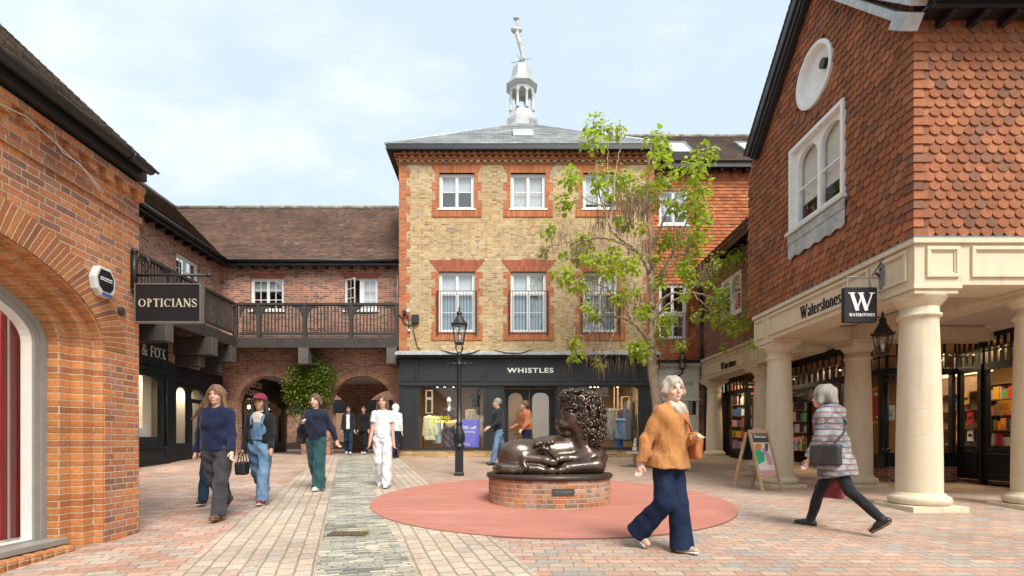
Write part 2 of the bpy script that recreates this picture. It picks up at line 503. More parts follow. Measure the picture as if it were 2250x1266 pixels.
def tile_uv(name, pal, Ls, h, m=0.006, grime=0.3, lichen=0.0, lc=(.45, .41, .36), rough=0.85, streak=0.0):
    def fn(t):
        uv = t.coord('UV')
        mask, r, r2, d = bond(t, uv, Ls, 0.0, h, m, 0.004, 2.2)
        n = len(pal)
        c = t.ramp(r, [(k / n, p) for k, p in enumerate(pal)], const=True)
        f = (r2 - 0.5) * 0.4 + 1.0; f = f * t.noise(uv, 20.0, 5.0, 0.7).smooth(0.25, 0.8, 0.75, 1.2)
        c = t.mix(1.0, c, t.vec(f, f, f), 'MULTIPLY')
        if lichen:
            c = t.mix(t.noise(uv, 1.1, 7.0, 0.7).smooth(0.56, 0.76) * t.noise(uv, 14.0, 4.0).smooth(0.35, 0.6) * lichen, c, lc)
        if streak:
            c = t.mix(t.noise(t.scale(uv, (1.0, 0.25, 1.0)), 1.3, 5.0, 0.6).smooth(0.5, 0.72) * streak, c, (.34, .15, .09))
        c = stain(t, uv, c, grime, 0.5)
        c = t.mix(mask, tuple(x * 0.3 for x in pal[0]), c)
        return {'Base Color': c, 'Roughness': rough, 'Specular IOR Level': 0.3, 'Normal': t.bump(mask + t.noise(uv, 40.0, 4.0) * 0.4 + r2 * 0.5, 0.006)}
    return mat(name, fn)


M['rubber'] = rubber()
M['rubber_edge'] = simple('rubber_edge', (.20, .10, .08), 0.8)
M['stone'] = stone()
SCAL = [(0.322, 0.119, 0.056), (0.363, 0.133, 0.060), (0.287, 0.107, 0.055), (0.333, 0.129, 0.066), (0.263, 0.107, 0.060), (0.322, 0.119, 0.056), (0.374, 0.149, 0.072), (0.292, 0.113, 0.060), (0.345, 0.122, 0.055), (0.310, 0.113, 0.055), (0.328, 0.127, 0.062), (0.216, 0.102, 0.064)]
M['scallop'] = tile_face('scallop', SCAL, 0.2, lichen=0.25)
M['hung_tile'] = tile_face('hung_tile', [(.52, .17, .065), (.57, .20, .08), (.46, .145, .06), (.50, .18, .09), (.42, .14, .065)], 0.2)
BRN = [(.205, .125, .09), (.165, .10, .075), (.25, .14, .095), (.185, .115, .09), (.23, .125, .085), (.14, .095, .075)]
M['roof_brown'] = tile_uv('roof_brown', BRN, 0.165, 0.10, lichen=1.0, lc=(.56, .52, .48), streak=0.55)
M['roof_dark'] = tile_uv('roof_dark', [(.17, .12, .09), (.21, .145, .105), (.14, .10, .08), (.19, .135, .10)], 0.165, 0.10, lichen=0.6, lc=(.33, .27, .20))
M['roof_grey'] = tile_uv('roof_grey', [(.27, .235, .20), (.33, .29, .245), (.22, .19, .165), (.29, .245, .20), (.37, .33, .285)], 0.165, 0.10, lichen=0.7, lc=(.42, .38, .31))
M['slate'] = tile_uv('slate', [(.33, .345, .35), (.38, .395, .40), (.29, .305, .31), (.36, .365, .36), (.42, .43, .43)], 0.30, 0.22, m=0.008, lichen=0.4, rough=0.6)


def wood(name, a, b, scale=1.0, rough=0.7):
    def fn(t):
        co = t.coord('Object')
        g = t.noise(t.scale(co, (9.0 * scale, 9.0 * scale, 1.4 * scale)), 3.0, 6.0, 0.65)
        c = t.mix(g.smooth(0.3, 0.7), a, b)
        c = stain(t, co, c, 0.25, 1.4)
        return {'Base Color': c, 'Roughness': rough, 'Normal': t.bump(g, 0.004)}
    return mat(name, fn)


M['timber'] = wood('timber', (.032, .026, .022), (.062, .051, .043))
M['timber_end'] = wood('timber_end', (.085, .072, .063), (.15, .13, .115), 2.0)
M['bench_wood'] = wood('bench_wood', (.36, .32, .27), (.50, .46, .39), 2.0)
M['pine'] = wood('pine', (.44, .27, .15), (.58, .40, .25), 2.0, 0.5)
M['black_gutter'] = simple('black_gutter', (.018, .019, .021), 0.38, var=0.3, spec=0.5)
M['iron'] = simple('iron', (.014, .015, .016), 0.38, var=0.3, vs=20, bump=0.002, spec=0.5)
M['shop_grey'] = simple('shop_grey', (.026, .027, .030), 0.42, var=0.18, vs=2.5)
M['shop_navy'] = simple('shop_navy', (.010, .016, .021), 0.4, var=0.25, vs=2.5)
M['shop_black'] = simple('shop_black', (.008, .009, .011), 0.35, var=0.3, vs=3)
M['white_paint'] = simple('white_paint', (.80, .80, .78), 0.45, var=0.06, vs=8)
M['cupola_white'] = simple('cupola_white', (.50, .505, .49), 0.6, var=0.2, vs=4)
M['white_dull'] = simple('white_dull', (.66, .66, .64), 0.6, var=0.12, vs=5)
M['off_white'] = simple('off_white', (.70, .66, .60), 0.7, var=0.08)
M['soffit'] = simple('soffit', (.72, .64, .60), 0.8, var=0.06)
M['frame_grey'] = simple('frame_grey', (.30, .285, .26), 0.45, var=0.1)
M['lead'] = simple('lead', (.46, .49, .50), 0.5, metal=0.25, var=0.3, vs=6, bump=0.006, bs=12)
M['lead_dark'] = simple('lead_dark', (.26, .28, .29), 0.5, metal=0.3, var=0.35, vs=5, bump=0.006, bs=12)
M['cupola_lead'] = simple('cupola_lead', (.40, .415, .40), 0.5, metal=0.1, var=0.15)
M['tan_wall'] = simple('tan_wall', (.34, .22, .13), 0.8, var=0.15, vs=1.5)
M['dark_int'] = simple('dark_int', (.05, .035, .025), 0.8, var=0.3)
M['floor_wood'] = simple('floor_wood', (.20, .125, .07), 0.5, var=0.3)
M['cream_wall'] = simple('cream_wall', (.70, .62, .48), 0.8, var=0.06)
M['black_void'] = simple('black_void', (.012, .011, .010), 0.9)
M['letter_white'] = simple('letter_white', (.85, .85, .84), 0.5, var=0.02)
M['letter_cream'] = simple('letter_cream', (.72, .62, .50), 0.35, metal=0.35, var=0.05)
M['letter_black'] = simple('letter_black', (.012, .012, .013), 0.5)
M['letter_grey'] = simple('letter_grey', (.32, .31, .30), 0.5)
M['letter_yellow'] = simple('letter_yellow', (.80, .72, .05), 0.5)
M['sign_black'] = simple('sign_black', (.012, .012, .014), 0.4, var=0.1)
M['sign_trim'] = simple('sign_trim', (.22, .21, .20), 0.35, metal=0.4)
M['purple'] = simple('purple', (.155, .135, .60), 0.5, var=0.05)
M['red_board'] = simple('red_board', (.34, .03, .03), 0.35, var=0.15, vs=2)
M['bright_red'] = simple('bright_red', (.58, .03, .025), 0.4)
M['yellow'] = simple('yellow', (.72, .40, .03), 0.5)
M['book_white'] = simple('book_white', (.72, .72, .70), 0.5)
M['book_blue'] = simple('book_blue', (.06, .12, .28), 0.5)
M['book_green'] = simple('book_green', (.10, .30, .09), 0.5)
M['orange_card'] = simple('orange_card', (.62, .24, .05), 0.5)
M['pink'] = simple('pink', (.62, .30, .34), 0.5)
M['teal'] = simple('teal', (.03, .40, .20), 0.5)
M['lilac'] = simple('lilac', (.40, .30, .55), 0.5)
M['cable_white'] = simple('cable_white', (.62, .60, .55), 0.5)
M['blind_blue'] = mat('blind_blue', lambda t: {'Base Color': t.ramp((t.xyz(t.coord('Object'))[0] * 11.0).mod(1.0), [(0.0, (.30, .42, .50)), (0.45, (.42, .52, .58)), (0.85, (.20, .30, .38)), (1.0, (.36, .46, .52))]), 'Roughness': 0.8})
M['blind_grey'] = simple('blind_grey', (.70, .74, .76), 0.8, var=0.05)
M['rust'] = simple('rust', (.16, .10, .06), 0.8, var=0.4, vs=30)
M['slate_plaque'] = simple('slate_plaque', (.055, .06, .062), 0.4, var=0.2, vs=20)
M['bronze_rim'] = simple('bronze_rim', (.075, .055, .042), 0.42, metal=0.5, var=0.25, vs=8)


def bronze():
    def fn(t):
        co = t.coord('Object')
        n = t.noise(co, 3.0, 5.0, 0.6)
        c = t.mix(n.smooth(0.3, 0.7), (.046, .028, .018), (.092, .056, .036))
        c = t.mix(t.noise(co, 14.0, 4.0).smooth(0.6, 0.75) * 0.3, c, (.10, .062, .04))
        return {'Base Color': c, 'Metallic': 0.5, 'Roughness': n.smooth(0.3, 0.75, 0.20, 0.34), 'Coat Weight': 0.6, 'Coat Roughness': 0.10,
                'Normal': t.bump(t.noise(co, 20.0, 4.0), 0.003)}
    return mat('bronze', fn)
M['bronze'] = bronze()


def glass(name, tint=(1, 1, 1), refl=0.10, dirt=0.0):
    m = bpy.data.materials.new(name); m.use_nodes = True
    nt = m.node_tree; nt.nodes.clear(); t = NT(nt)
    out = t.new('ShaderNodeOutputMaterial')
    tr = t.new('ShaderNodeBsdfTransparent'); tr.inputs[0].default_value = (*tint, 1)
    gl = t.new('ShaderNodeBsdfGlossy'); gl.inputs['Roughness'].default_value = 0.015
    co = t.coord('Object'); nm = t.bump(t.noise(co, 0.6, 1.0), 0.004); t.put(gl.inputs['Normal'], nm)
    ge = t.new('ShaderNodeNewGeometry'); dt = t.new('ShaderNodeVectorMath'); dt.operation = 'DOT_PRODUCT'
    nt.links.new(ge.outputs['Incoming'], dt.inputs[0]); nt.links.new(ge.outputs['Normal'], dt.inputs[1])
    f = (1.0 - S(nt, dt.outputs['Value']).abs()).pow(5.0) * 0.93 + 0.05 + refl
    mx = t.new('ShaderNodeMixShader'); t.put(mx.inputs[0], f.clamp())
    nt.links.new(tr.outputs[0], mx.inputs[1]); nt.links.new(gl.outputs[0], mx.inputs[2])
    nt.links.new(mx.outputs[0], out.inputs[0])
    return m


M['glass'] = glass('glass', (.95, .97, .96), 0.015)
M['glass_sky'] = glass('glass_sky', (.93, .95, .96), 0.20)
M['glass_lamp'] = glass('glass_lamp', (.93, .90, .84), 0.08)


def emit(name, col, s):
    m = bpy.data.materials.new(name); m.use_nodes = True
    nt = m.node_tree; nt.nodes.clear()
    e = nt.nodes.new('ShaderNodeEmission'); e.inputs[0].default_value = (*col, 1); e.inputs[1].default_value = s
    o = nt.nodes.new('ShaderNodeOutputMaterial'); nt.links.new(e.outputs[0], o.inputs[0])
    return m
M['bulb'] = emit('bulb', (1.0, .86, .66), 5.0)
M['lamp_strip'] = emit('lamp_strip', (1.0, .62, .22), 2.2)


def leafmat(name, cols, trans=0.35):
    m = bpy.data.materials.new(name); m.use_nodes = True
    nt = m.node_tree; nt.nodes.clear(); t = NT(nt)
    out = t.new('ShaderNodeOutputMaterial')
    r = t.attr('rnd'); n = len(cols)
    c = t.ramp(r, [(k / (n - 1), p) for k, p in enumerate(cols)])
    co = t.coord('Object'); g = t.noise(co, 25.0, 2.0).smooth(0.2, 0.8, 0.82, 1.15)
    c = t.mix(1.0, c, t.vec(g, g, g), 'MULTIPLY')
    b = t.new('ShaderNodeBsdfPrincipled'); t.put(b.inputs['Base Color'], c); b.inputs['Roughness'].default_value = 0.5
    tr = t.new('ShaderNodeBsdfTranslucent'); t.put(tr.inputs[0], t.mix(0.5, c, (.42, .52, .03)))
    mx = t.new('ShaderNodeMixShader'); mx.inputs[0].default_value = trans
    nt.links.new(b.outputs[0], mx.inputs[1]); nt.links.new(tr.outputs[0], mx.inputs[2]); nt.links.new(mx.outputs[0], out.inputs[0])
    return m
M['leaf'] = leafmat('leaf', [(.18, .29, .03), (.32, .45, .035), (.42, .54, .045), (.52, .62, .05), (.30, .42, .04), (.45, .53, .18)], 0.5)
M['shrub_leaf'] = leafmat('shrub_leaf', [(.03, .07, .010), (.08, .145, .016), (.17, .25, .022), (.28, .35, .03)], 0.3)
M['pod'] = tile_face('pod', [(.26, .155, .10), (.32, .20, .13), (.21, .125, .08), (.36, .24, .16)], 0.1)


def bark():
    def fn(t):
        co = t.coord('Object')
        a = t.noise(t.scale(co, (1, 1, 0.3)), 22.0, 6.0, 0.7)
        c = t.mix(a.smooth(0.3, 0.7), (.24, .17, .115), (.50, .40, .30))
        c = t.mix(t.noise(co, 5.0, 4.0).smooth(0.55, 0.7) * 0.4, c, (.30, .29, .22))
        return {'Base Color': c, 'Roughness': 0.9, 'Normal': t.bump(a, 0.012)}
    return mat('bark', fn)
M['bark'] = bark()


def cloth(name, col, var=0.18, weave=260.0, rough=0.85, fold=9.0, spec=0.15):
    def fn(t):
        co = t.coord('Object')
        f = t.noise(co, 5.0, 4.0, 0.6).smooth(0.25, 0.8, 1 - var, 1 + var)
        c = t.mix(1.0, col, t.vec(f, f, f), 'MULTIPLY')
        hgt = t.noise(t.scale(co, (1.0, 1.0, 0.45)), fold, 3.0, 0.55, dist=0.6) + t.noise(co, weave, 1.0) * 0.04
        return {'Base Color': c, 'Roughness': rough, 'Specular IOR Level': spec, 'Sheen Weight': 0.1, 'Normal': t.bump(hgt, 0.06, 0.9)}
    return mat(name, fn)


def denim(name, a, b):
    def fn(t):
        co = t.coord('Object')
        f = t.noise(co, 4.0, 5.0, 0.65)
        c = t.mix(f.smooth(0.35, 0.7), a, b)
        hgt = t.noise(t.scale(co, (1.0, 1.0, 0.6)), 11.0, 3.0, 0.6, dist=0.5)
        return {'Base Color': c, 'Roughness': 0.85, 'Specular IOR Level': 0.15, 'Normal': t.bump(hgt, 0.03, 0.8)}
    return mat(name, fn)


def skin(name, col):
    def fn(t):
        co = t.coord('Object')
        c = t.mix(t.noise(co, 9.0, 4.0).smooth(0.3, 0.75), col, (col[0] * 1.06, col[1] * 0.86, col[2] * 0.80))
        return {'Base Color': c, 'Roughness': 0.5, 'Subsurface Weight': 0.08, 'Subsurface Radius': (0.012, 0.005, 0.003)}
    return mat(name, fn)


def hair(name, a, b):
    def fn(t):
        co = t.coord('Object')
        g = t.noise(t.scale(co, (1, 1, 0.12)), 70.0, 3.0, 0.6, dist=0.4)
        c = t.mix(g.smooth(0.3, 0.7), a, b)
        return {'Base Color': c, 'Roughness': 0.5, 'Normal': t.bump(g, 0.01)}
    return mat(name, fn)


def pattern_coat():
    def fn(t):
        co = t.coord('Object'); x, y, z = t.xyz(co)
        w = t.noise(co, 6.0, 3.0)
        zz = z * 15.5 + (w - 0.5) * 0.9
        row = zz.floor(); fz = zz - row
        a = (x + y * 0.6) * 7.0 + row.mod(2.0) * 0.5 + (t.noise(co, 9.0, 2.0) - 0.5) * 0.9
        cell = a.floor(); fa = a - cell
        r = t.white(t.vec(cell, row, 1.0))
        c = t.ramp(r, [(0, (.19, .18, .18)), (.2, (.13, .16, .20)), (.4, (.24, .19, .16)), (.6, (.28, .28, .28)), (.8, (.14, .115, .11))], const=True)
        st = fz.smooth(0.0, 0.14) * fz.smooth(1.0, 0.84)
        c = t.mix(st, (.20, .045, .048), c)
        dd = (fa - 0.5).abs().max((fz - 0.5).abs())
        c = t.mix(dd.smooth(0.26, 0.16) * 0.5, c, (.34, .36, .38))
        hgt = t.noise(t.scale(co, (1.0, 1.0, 0.5)), 8.0, 3.0, 0.55) + st * 0.15
        return {'Base Color': c, 'Roughness': 0.9, 'Normal': t.bump(hgt, 0.03)}
    return mat('pattern_coat', fn)
# ------------------------------------------------------------------ smooth solids (signed-distance fields meshed by surface nets)
class SDF:
    def __init__(self, lo, hi, h):
        self.h = h; self.lo = np.array(lo, float) - 3 * h
        self.n = np.ceil((np.array(hi, float) + 3 * h - self.lo) / h).astype(int) + 1
        self.F = np.full(self.n, 1.0, np.float32)
        self.ax = [(self.lo[k] + np.arange(self.n[k]) * h).astype(np.float32) for k in range(3)]

    def _sub(self, lo, hi):
        i0 = np.clip(np.floor((np.array(lo) - self.lo) / self.h).astype(int), 0, self.n)
        i1 = np.clip(np.ceil((np.array(hi) - self.lo) / self.h).astype(int) + 1, 0, self.n)
        sl = tuple(slice(a, b) for a, b in zip(i0, i1))
        X = self.ax[0][sl[0]][:, None, None]; Y = self.ax[1][sl[1]][None, :, None]; Z = self.ax[2][sl[2]][None, None, :]
        return sl, X, Y, Z

    def _put(self, sl, d, k, cut=False):
        F = self.F[sl]
        if F.size == 0: return
        if cut:
            d = -d
            hh = np.maximum(k - np.abs(F - d), 0) / k if k > 0 else 0
            self.F[sl] = np.maximum(F, d) + (hh * hh * k * 0.25 if k > 0 else 0)
        else:
            hh = np.maximum(k - np.abs(F - d), 0) / k if k > 0 else 0
            self.F[sl] = np.minimum(F, d) - (hh * hh * k * 0.25 if k > 0 else 0)

    def ell(self, c, r, k=0.02, cut=False, rot=None):
        c = np.array(c, float); r = np.array(r, float)
        m = (max(r) if rot is not None else r) + 2.5 * k + 4 * self.h
        sl, X, Y, Z = self._sub(c - m, c + m)
        x, y, z = X - c[0], Y - c[1], Z - c[2]
        if rot is not None:
            R = np.array(rot.transposed() if hasattr(rot, 'transposed') else rot)
            x, y, z = (R[0][0] * x + R[0][1] * y + R[0][2] * z, R[1][0] * x + R[1][1] * y + R[1][2] * z, R[2][0] * x + R[2][1] * y + R[2][2] * z)
        k0 = np.sqrt((x / r[0]) ** 2 + (y / r[1]) ** 2 + (z / r[2]) ** 2)
        k1 = np.sqrt((x / r[0] ** 2) ** 2 + (y / r[1] ** 2) ** 2 + (z / r[2] ** 2) ** 2) + 1e-6
        self._put(sl, k0 * (k0 - 1) / k1, k, cut)

    def cap(self, a, b, ra, rb=None, k=0.02, sx=1.0, sy=1.0, flat=0.0, cut=False):
        """tapered capsule; sx, sy > 1 widen it; flat: cut square at the b end"""
        rb = ra if rb is None else rb
        a = np.array(a, float); b = np.array(b, float)
        R = max(ra, rb) * max(sx, sy, 1.0) + 2.5 * k + 4 * self.h
        sl, X, Y, Z = self._sub(np.minimum(a, b) - R, np.maximum(a, b) + R)
        s = np.array([1 / sx, 1 / sy, 1.0])
        A = a * s; BA = (b - a) * s; L2 = BA @ BA + 1e-9
        x, y, z = X * s[0] - A[0], Y * s[1] - A[1], Z - A[2]
        t = np.clip((x * BA[0] + y * BA[1] + z * BA[2]) / L2, 0, 1)
        d = np.sqrt((x - t * BA[0]) ** 2 + (y - t * BA[1]) ** 2 + (z - t * BA[2]) ** 2) - (ra + (rb - ra) * t)
        if flat:
            n = (b - a) / np.linalg.norm(b - a); q = b + n * flat
            d = np.maximum(d, (X - q[0]) * n[0] + (Y - q[1]) * n[1] + (Z - q[2]) * n[2])
        self._put(sl, d, k, cut)

    def box(self, c, hs, r=0.01, k=0.01, cut=False):
        c = np.array(c, float); hs = np.array(hs, float); m = hs + r + 2.5 * k + 4 * self.h
        sl, X, Y, Z = self._sub(c - m, c + m)
        qx, qy, qz = np.abs(X - c[0]) - hs[0] + r, np.abs(Y - c[1]) - hs[1] + r, np.abs(Z - c[2]) - hs[2] + r
        d = np.sqrt(np.maximum(qx, 0) ** 2 + np.maximum(qy, 0) ** 2 + np.maximum(qz, 0) ** 2) + np.minimum(np.maximum(qx, np.maximum(qy, qz)), 0) - r
        self._put(sl, d, k, cut)

    def below(self, z, cut_below=True):
        Z = self.ax[2][None, None, :]
        self.F = np.maximum(self.F, (z - Z) if cut_below else (Z - z)).astype(np.float32)

    def ripple(self, amp, f, seed=0.0, zs=0.5):
        """cloth folds: a few crossed sine waves"""
        X, Y, Z = self.ax[0][:, None, None], self.ax[1][None, :, None], self.ax[2][None, None, :]
        w = np.sin(f * (X + 0.3 * Z * zs * 3) + seed) * np.sin(f * 0.8 * (Y * 1.2 - Z * zs) + seed * 2.1) + 0.6 * np.sin(f * 1.9 * (Z * zs + 0.5 * X - 0.4 * Y) + seed * 1.3)
        self.F += (amp * w).astype(np.float32)

    def mesh(self):
        F = self.F; ins = F < 0
        s8 = np.zeros(np.array(F.shape) - 1, np.uint8)
        for a in (0, 1):
            for b in (0, 1):
                for c in (0, 1):
                    s8 += ins[a:F.shape[0] - 1 + a, b:F.shape[1] - 1 + b, c:F.shape[2] - 1 + c]
        act = (s8 > 0) & (s8 < 8)
        ids = np.argwhere(act)
        idx = np.full(act.shape, -1, np.int64); idx[act] = np.arange(len(ids))
        acc = np.zeros((len(ids), 3)); cnt = np.zeros(len(ids))
        for ax in range(3):
            o1, o2 = (ax + 1) % 3, (ax + 2) % 3
            for p in (0, 1):
                for q in (0, 1):
                    A = np.zeros(3, int); A[o1], A[o2] = p, q
                    B = A.copy(); B[ax] = 1
                    ia, ib = ids + A, ids + B
                    fa, fb = F[tuple(ia.T)], F[tuple(ib.T)]
                    m = (fa < 0) != (fb < 0)
                    t = np.zeros(len(ids)); t[m] = fa[m] / (fa[m] - fb[m])
                    acc[m] += (A + (B - A) * t[:, None])[m]; cnt[m] += 1
        V = (ids + acc / np.maximum(cnt, 1)[:, None]) * self.h + self.lo
        Q = []
        for ax in range(3):
            o1, o2 = (ax + 1) % 3, (ax + 2) % 3
            n = F.shape[ax] - 1
            lo = np.take(ins, range(0, n), axis=ax); hi = np.take(ins, range(1, n + 1), axis=ax)
            e = np.argwhere(lo != hi)
            e = e[(e[:, o1] > 0) & (e[:, o2] > 0) & (e[:, o1] < F.shape[o1] - 1) & (e[:, o2] < F.shape[o2] - 1)]
            c = []
            for da, db in ((-1, -1), (0, -1), (0, 0), (-1, 0)):
                g = e.copy(); g[:, o1] += da; g[:, o2] += db; c.append(idx[tuple(g.T)])
            c = np.stack(c, 1)
            fl = ~lo[tuple(e.T)]
            c[fl] = c[fl][:, ::-1]
            Q.append(c)
        return V, np.concatenate(Q)


def mesh_obj(name, V, Q, material, parent=None, xf=None):
    """xf: 4x4 matrix baked into the vertices"""
    if xf is not None:
        m = np.array(xf); V = V @ m[:3, :3].T + m[:3, 3]
    me = bpy.data.meshes.new(name)
    me.vertices.add(len(V)); me.vertices.foreach_set('co', V.astype(np.float32).ravel())
    k = Q.shape[1]
    me.loops.add(Q.size); me.loops.foreach_set('vertex_index', Q.astype(np.int32).ravel())
    me.polygons.add(len(Q)); me.polygons.foreach_set('loop_start', (np.arange(len(Q)) * k).astype(np.int32))
    me.polygons.foreach_set('use_smooth', np.ones(len(Q), bool))
    me.update(calc_edges=True); me.validate()
    me.materials.append(material)
    o = bpy.data.objects.new(name, me); COL.objects.link(o); attach(o, parent)
    return o


# ------------------------------------------------------------------ people
def rad(a): return math.radians(a)


def person(label, x, y, H, face, legs, arms, wear, lean=0.0, turn=0.0, g=1.0, vox=0.009, group=None, skin_m=None, hyaw=0.0):
    """A walking figure. face: heading in degrees (0 = towards the camera, 90 = towards +X).
    legs / arms: (left, right); leg = (thigh forward, knee bend, foot pitch), arm = (forward, outward, elbow bend, elbow swing-in)."""
    s = H / 1.70
    hz = 0.91 * s
    A = lambda *p: np.array(p, float)
    fwd = lambda a: A(0, -math.sin(rad(a)), -math.cos(rad(a)))      # a limb hanging down swung forward by a
    J = {}
    for sd, nm, (th, kn, fp) in ((1, 'L', legs[0]), (-1, 'R', legs[1])):
        hip = A(sd * 0.088 * s, 0, hz); knee = hip + fwd(th) * 0.425 * s; ank = knee + fwd(th - kn) * 0.405 * s
        J[nm] = (hip, knee, ank, fp)
    low = min(J[n][2][2] - 0.085 * s - 0.10 * s * max(0, -math.sin(rad(J[n][3]))) for n in 'LR')
    sh = A(0, 0, -low)
    for n in 'LR': J[n] = tuple(p + sh for p in J[n][:3]) + (J[n][3],)
    pel = A(0, 0, hz) + sh
    ln = rad(lean)
    up = A(0, -math.sin(ln), math.cos(ln))
    ctr = lambda z: pel + up * (z * s)
    tw = rad(turn)
    side = A(math.cos(tw), math.sin(tw), 0)
    armj = {}
    for sd, nm, ar in ((1, 'L', arms[0]), (-1, 'R', arms[1])):
        f, o, e, ins = ar
        S0 = ctr(0.470) + side * sd * (0.150 * s * (0.62 + 0.38 * g))
        d = A(sd * math.sin(rad(o)), -math.sin(rad(f)) * math.cos(rad(o)), -math.cos(rad(f)) * math.cos(rad(o)))
        E = S0 + d * 0.285 * s
        d2 = A(sd * math.sin(rad(o)) - sd * math.sin(rad(ins)), -math.sin(rad(f + e)), -math.cos(rad(f + e)))
        d2 = d2 / np.linalg.norm(d2)
        Wr = E + d2 * 0.245 * s
        armj[nm] = (S0, E, Wr, d2, sd)
    neck, head = ctr(0.55), ctr(0.70) + A(0, -0.012 * s, 0)
    allp = [p for n in 'LR' for p in J[n][:3]] + [p for n in 'LR' for p in armj[n][:3]] + [head]
    lo = np.min(allp, 0) - 0.30 * s; hi = np.max(allp, 0) + 0.26 * s
    lo[2] = -0.02
    hd = rad(face); hy = rad(hyaw)
    HA = lambda a_, b_, c_: A(a_ * math.cos(hy) - b_ * math.sin(hy), a_ * math.sin(hy) + b_ * math.cos(hy), c_)
    xf = Matrix.Translation((x, y, gz(x, y))) @ Matrix.Rotation(hd, 4, 'Z')
    root = thing('person', label, 'person', (x, y, gz(x, y)), group)

    # body: one continuous surface
    B = SDF(lo, hi, vox)
    B.ell(ctr(0.02), (0.150 * s * g, 0.105 * s * g, 0.12 * s), 0.03)
    B.cap(ctr(0.10), ctr(0.38), 0.105 * s * g, 0.118 * s * g, 0.05, sx=1.28)
    B.cap(ctr(0.47) - side * 0.12 * s, ctr(0.47) + side * 0.12 * s, 0.062 * s, None, 0.05)
    B.cap(ctr(0.46), head - up * 0.06 * s, 0.058 * s, 0.050 * s, 0.03)
    for n in 'LR':
        a, k, w, fp = J[n]
        B.cap(a, k, 0.078 * s * g, 0.052 * s, 0.03); B.cap(k, w, 0.052 * s, 0.035 * s, 0.02)
        fd = A(0, -math.cos(rad(fp)), math.sin(rad(fp)))
        B.cap(w + A(0, 0, -0.03 * s), w + A(0, 0, -0.05 * s) + fd * 0.13 * s, 0.034 * s, 0.026 * s, 0.02)
        S0, E, Wr, d2, sd = armj[n]
        B.cap(S0, E, 0.046 * s * (0.7 + 0.3 * g), 0.036 * s, 0.03); B.cap(E, Wr, 0.037 * s, 0.024 * s, 0.015)
        # hand: palm, four fingers bent at the knuckle, thumb from the side of the palm
        inw = A(-sd * 0.4, -1.0, 0.1); inw -= d2 * (inw @ d2); inw /= np.linalg.norm(inw)
        acr = np.cross(d2, inw)
        pm = Wr + d2 * 0.045 * s
        B.cap(Wr, pm + d2 * 0.02 * s, 0.020 * s, 0.026 * s, 0.012)
        for q, (off, ln_) in enumerate(((-0.027, .068), (-0.009, .078), (0.009, .073), (0.026, .058))):
            b0 = pm + inw * off * s + d2 * 0.03 * s
            b1 = b0 + (d2 * 0.94 + acr * sd * -0.22) * ln_ * 0.5 * s
            b2 = b1 + (d2 * 0.7 + acr * sd * -0.65) * ln_ * 0.5 * s
            r = max(0.0088 * s, vox * 0.95)
            B.cap(b0, b1, r, r * 0.95, 0.004); B.cap(b1, b2, r * 0.95, r * 0.8, 0.003)
        t0 = pm - inw * 0.0 + inw * (-0.030 * s)
        th1 = Wr + d2 * 0.02 * s + inw * 0.022 * s; th2 = th1 + (d2 * 0.75 + inw * 0.65) * 0.042 * s; th3 = th2 + (d2 * 0.95 + inw * 0.25) * 0.03 * s
        r = max(0.0098 * s, vox)
        B.cap(th1, th2, r * 1.15, r, 0.008); B.cap(th2, th3, r, r * 0.8, 0.004)
    # head
    hs = s * 1.02
    B.ell(head + HA(0, 0.014, 0.028) * hs, (0.076 * hs, 0.095 * hs, 0.092 * hs), 0.02)
    B.ell(head + HA(0, -0.022, -0.03) * hs, (0.061 * hs, 0.070 * hs, 0.088 * hs), 0.03)
    B.ell(head + HA(0, -0.066, -0.092) * hs, (0.026 * hs, 0.024 * hs, 0.022 * hs), 0.02)
    B.cap(head + HA(0, -0.088, 0.012) * hs, head + HA(0, -0.106, -0.026) * hs, 0.010 * hs, 0.015 * hs, 0.012)
    for sd in (1, -1):
        B.ell(head + HA(sd * 0.031, -0.092, 0.012) * hs, (0.017 * hs, 0.014 * hs, 0.011 * hs), 0.008, cut=True)
        B.ell(head + HA(sd * 0.077, 0.006, -0.005) * hs, (0.011 * hs, 0.022 * hs, 0.031 * hs), 0.006)
        B.ell(head + HA(sd * 0.034, -0.088, 0.028) * hs, (0.022 * hs, 0.012 * hs, 0.008 * hs), 0.010)
        B.ell(head + HA(sd * 0.038, -0.060, -0.035) * hs, (0.022 * hs, 0.022 * hs, 0.020 * hs), 0.02)
    B.ell(head + HA(0, -0.094, -0.062) * hs, (0.024 * hs, 0.012 * hs, 0.010 * hs), 0.008)
    mesh_obj('body', *B.mesh(), skin_m or M['skin'], root, xf)
    fm = MB()
    for sd in (1, -1):
        fm.ellip(head + HA(sd * 0.031, -0.081, 0.012) * hs, (0.010 * hs, 0.008 * hs, 0.0065 * hs), 10, 6)
    eo = fm.build('eyes', M['eye'], root, True); eo.data.transform(xf)
    fm = MB(); fm.ellip(head + HA(0, -0.098, -0.062) * hs, (0.019 * hs, 0.007 * hs, 0.0055 * hs), 10, 6)
    eo = fm.build('lips', M['lips'], root, True); eo.data.transform(xf)
    fm = MB()
    for sd in (1, -1): fm.ellip(head + HA(sd * 0.034, -0.094, 0.036) * hs, (0.020 * hs, 0.008 * hs, 0.004 * hs), 8, 5)
    eo = fm.build('eyebrows', M[wear.get('brow', 'hair_brown')], root, True); eo.data.transform(xf)
    fig = dict(J=J, arm=armj, ctr=ctr, head=head, s=s, g=g, up=up, side=side, HA=HA, xf=xf, root=root, lo=lo, hi=hi, vox=vox, pel=pel, hs=hs, A=A)
    # trousers
    t = wear['trousers']
    T = SDF(lo, hi, vox)
    top = t.get('top', 0.10)
    T.cap(ctr(0.0), ctr(top), 0.122 * s * g, 0.112 * s * g, 0.03, sx=1.27)
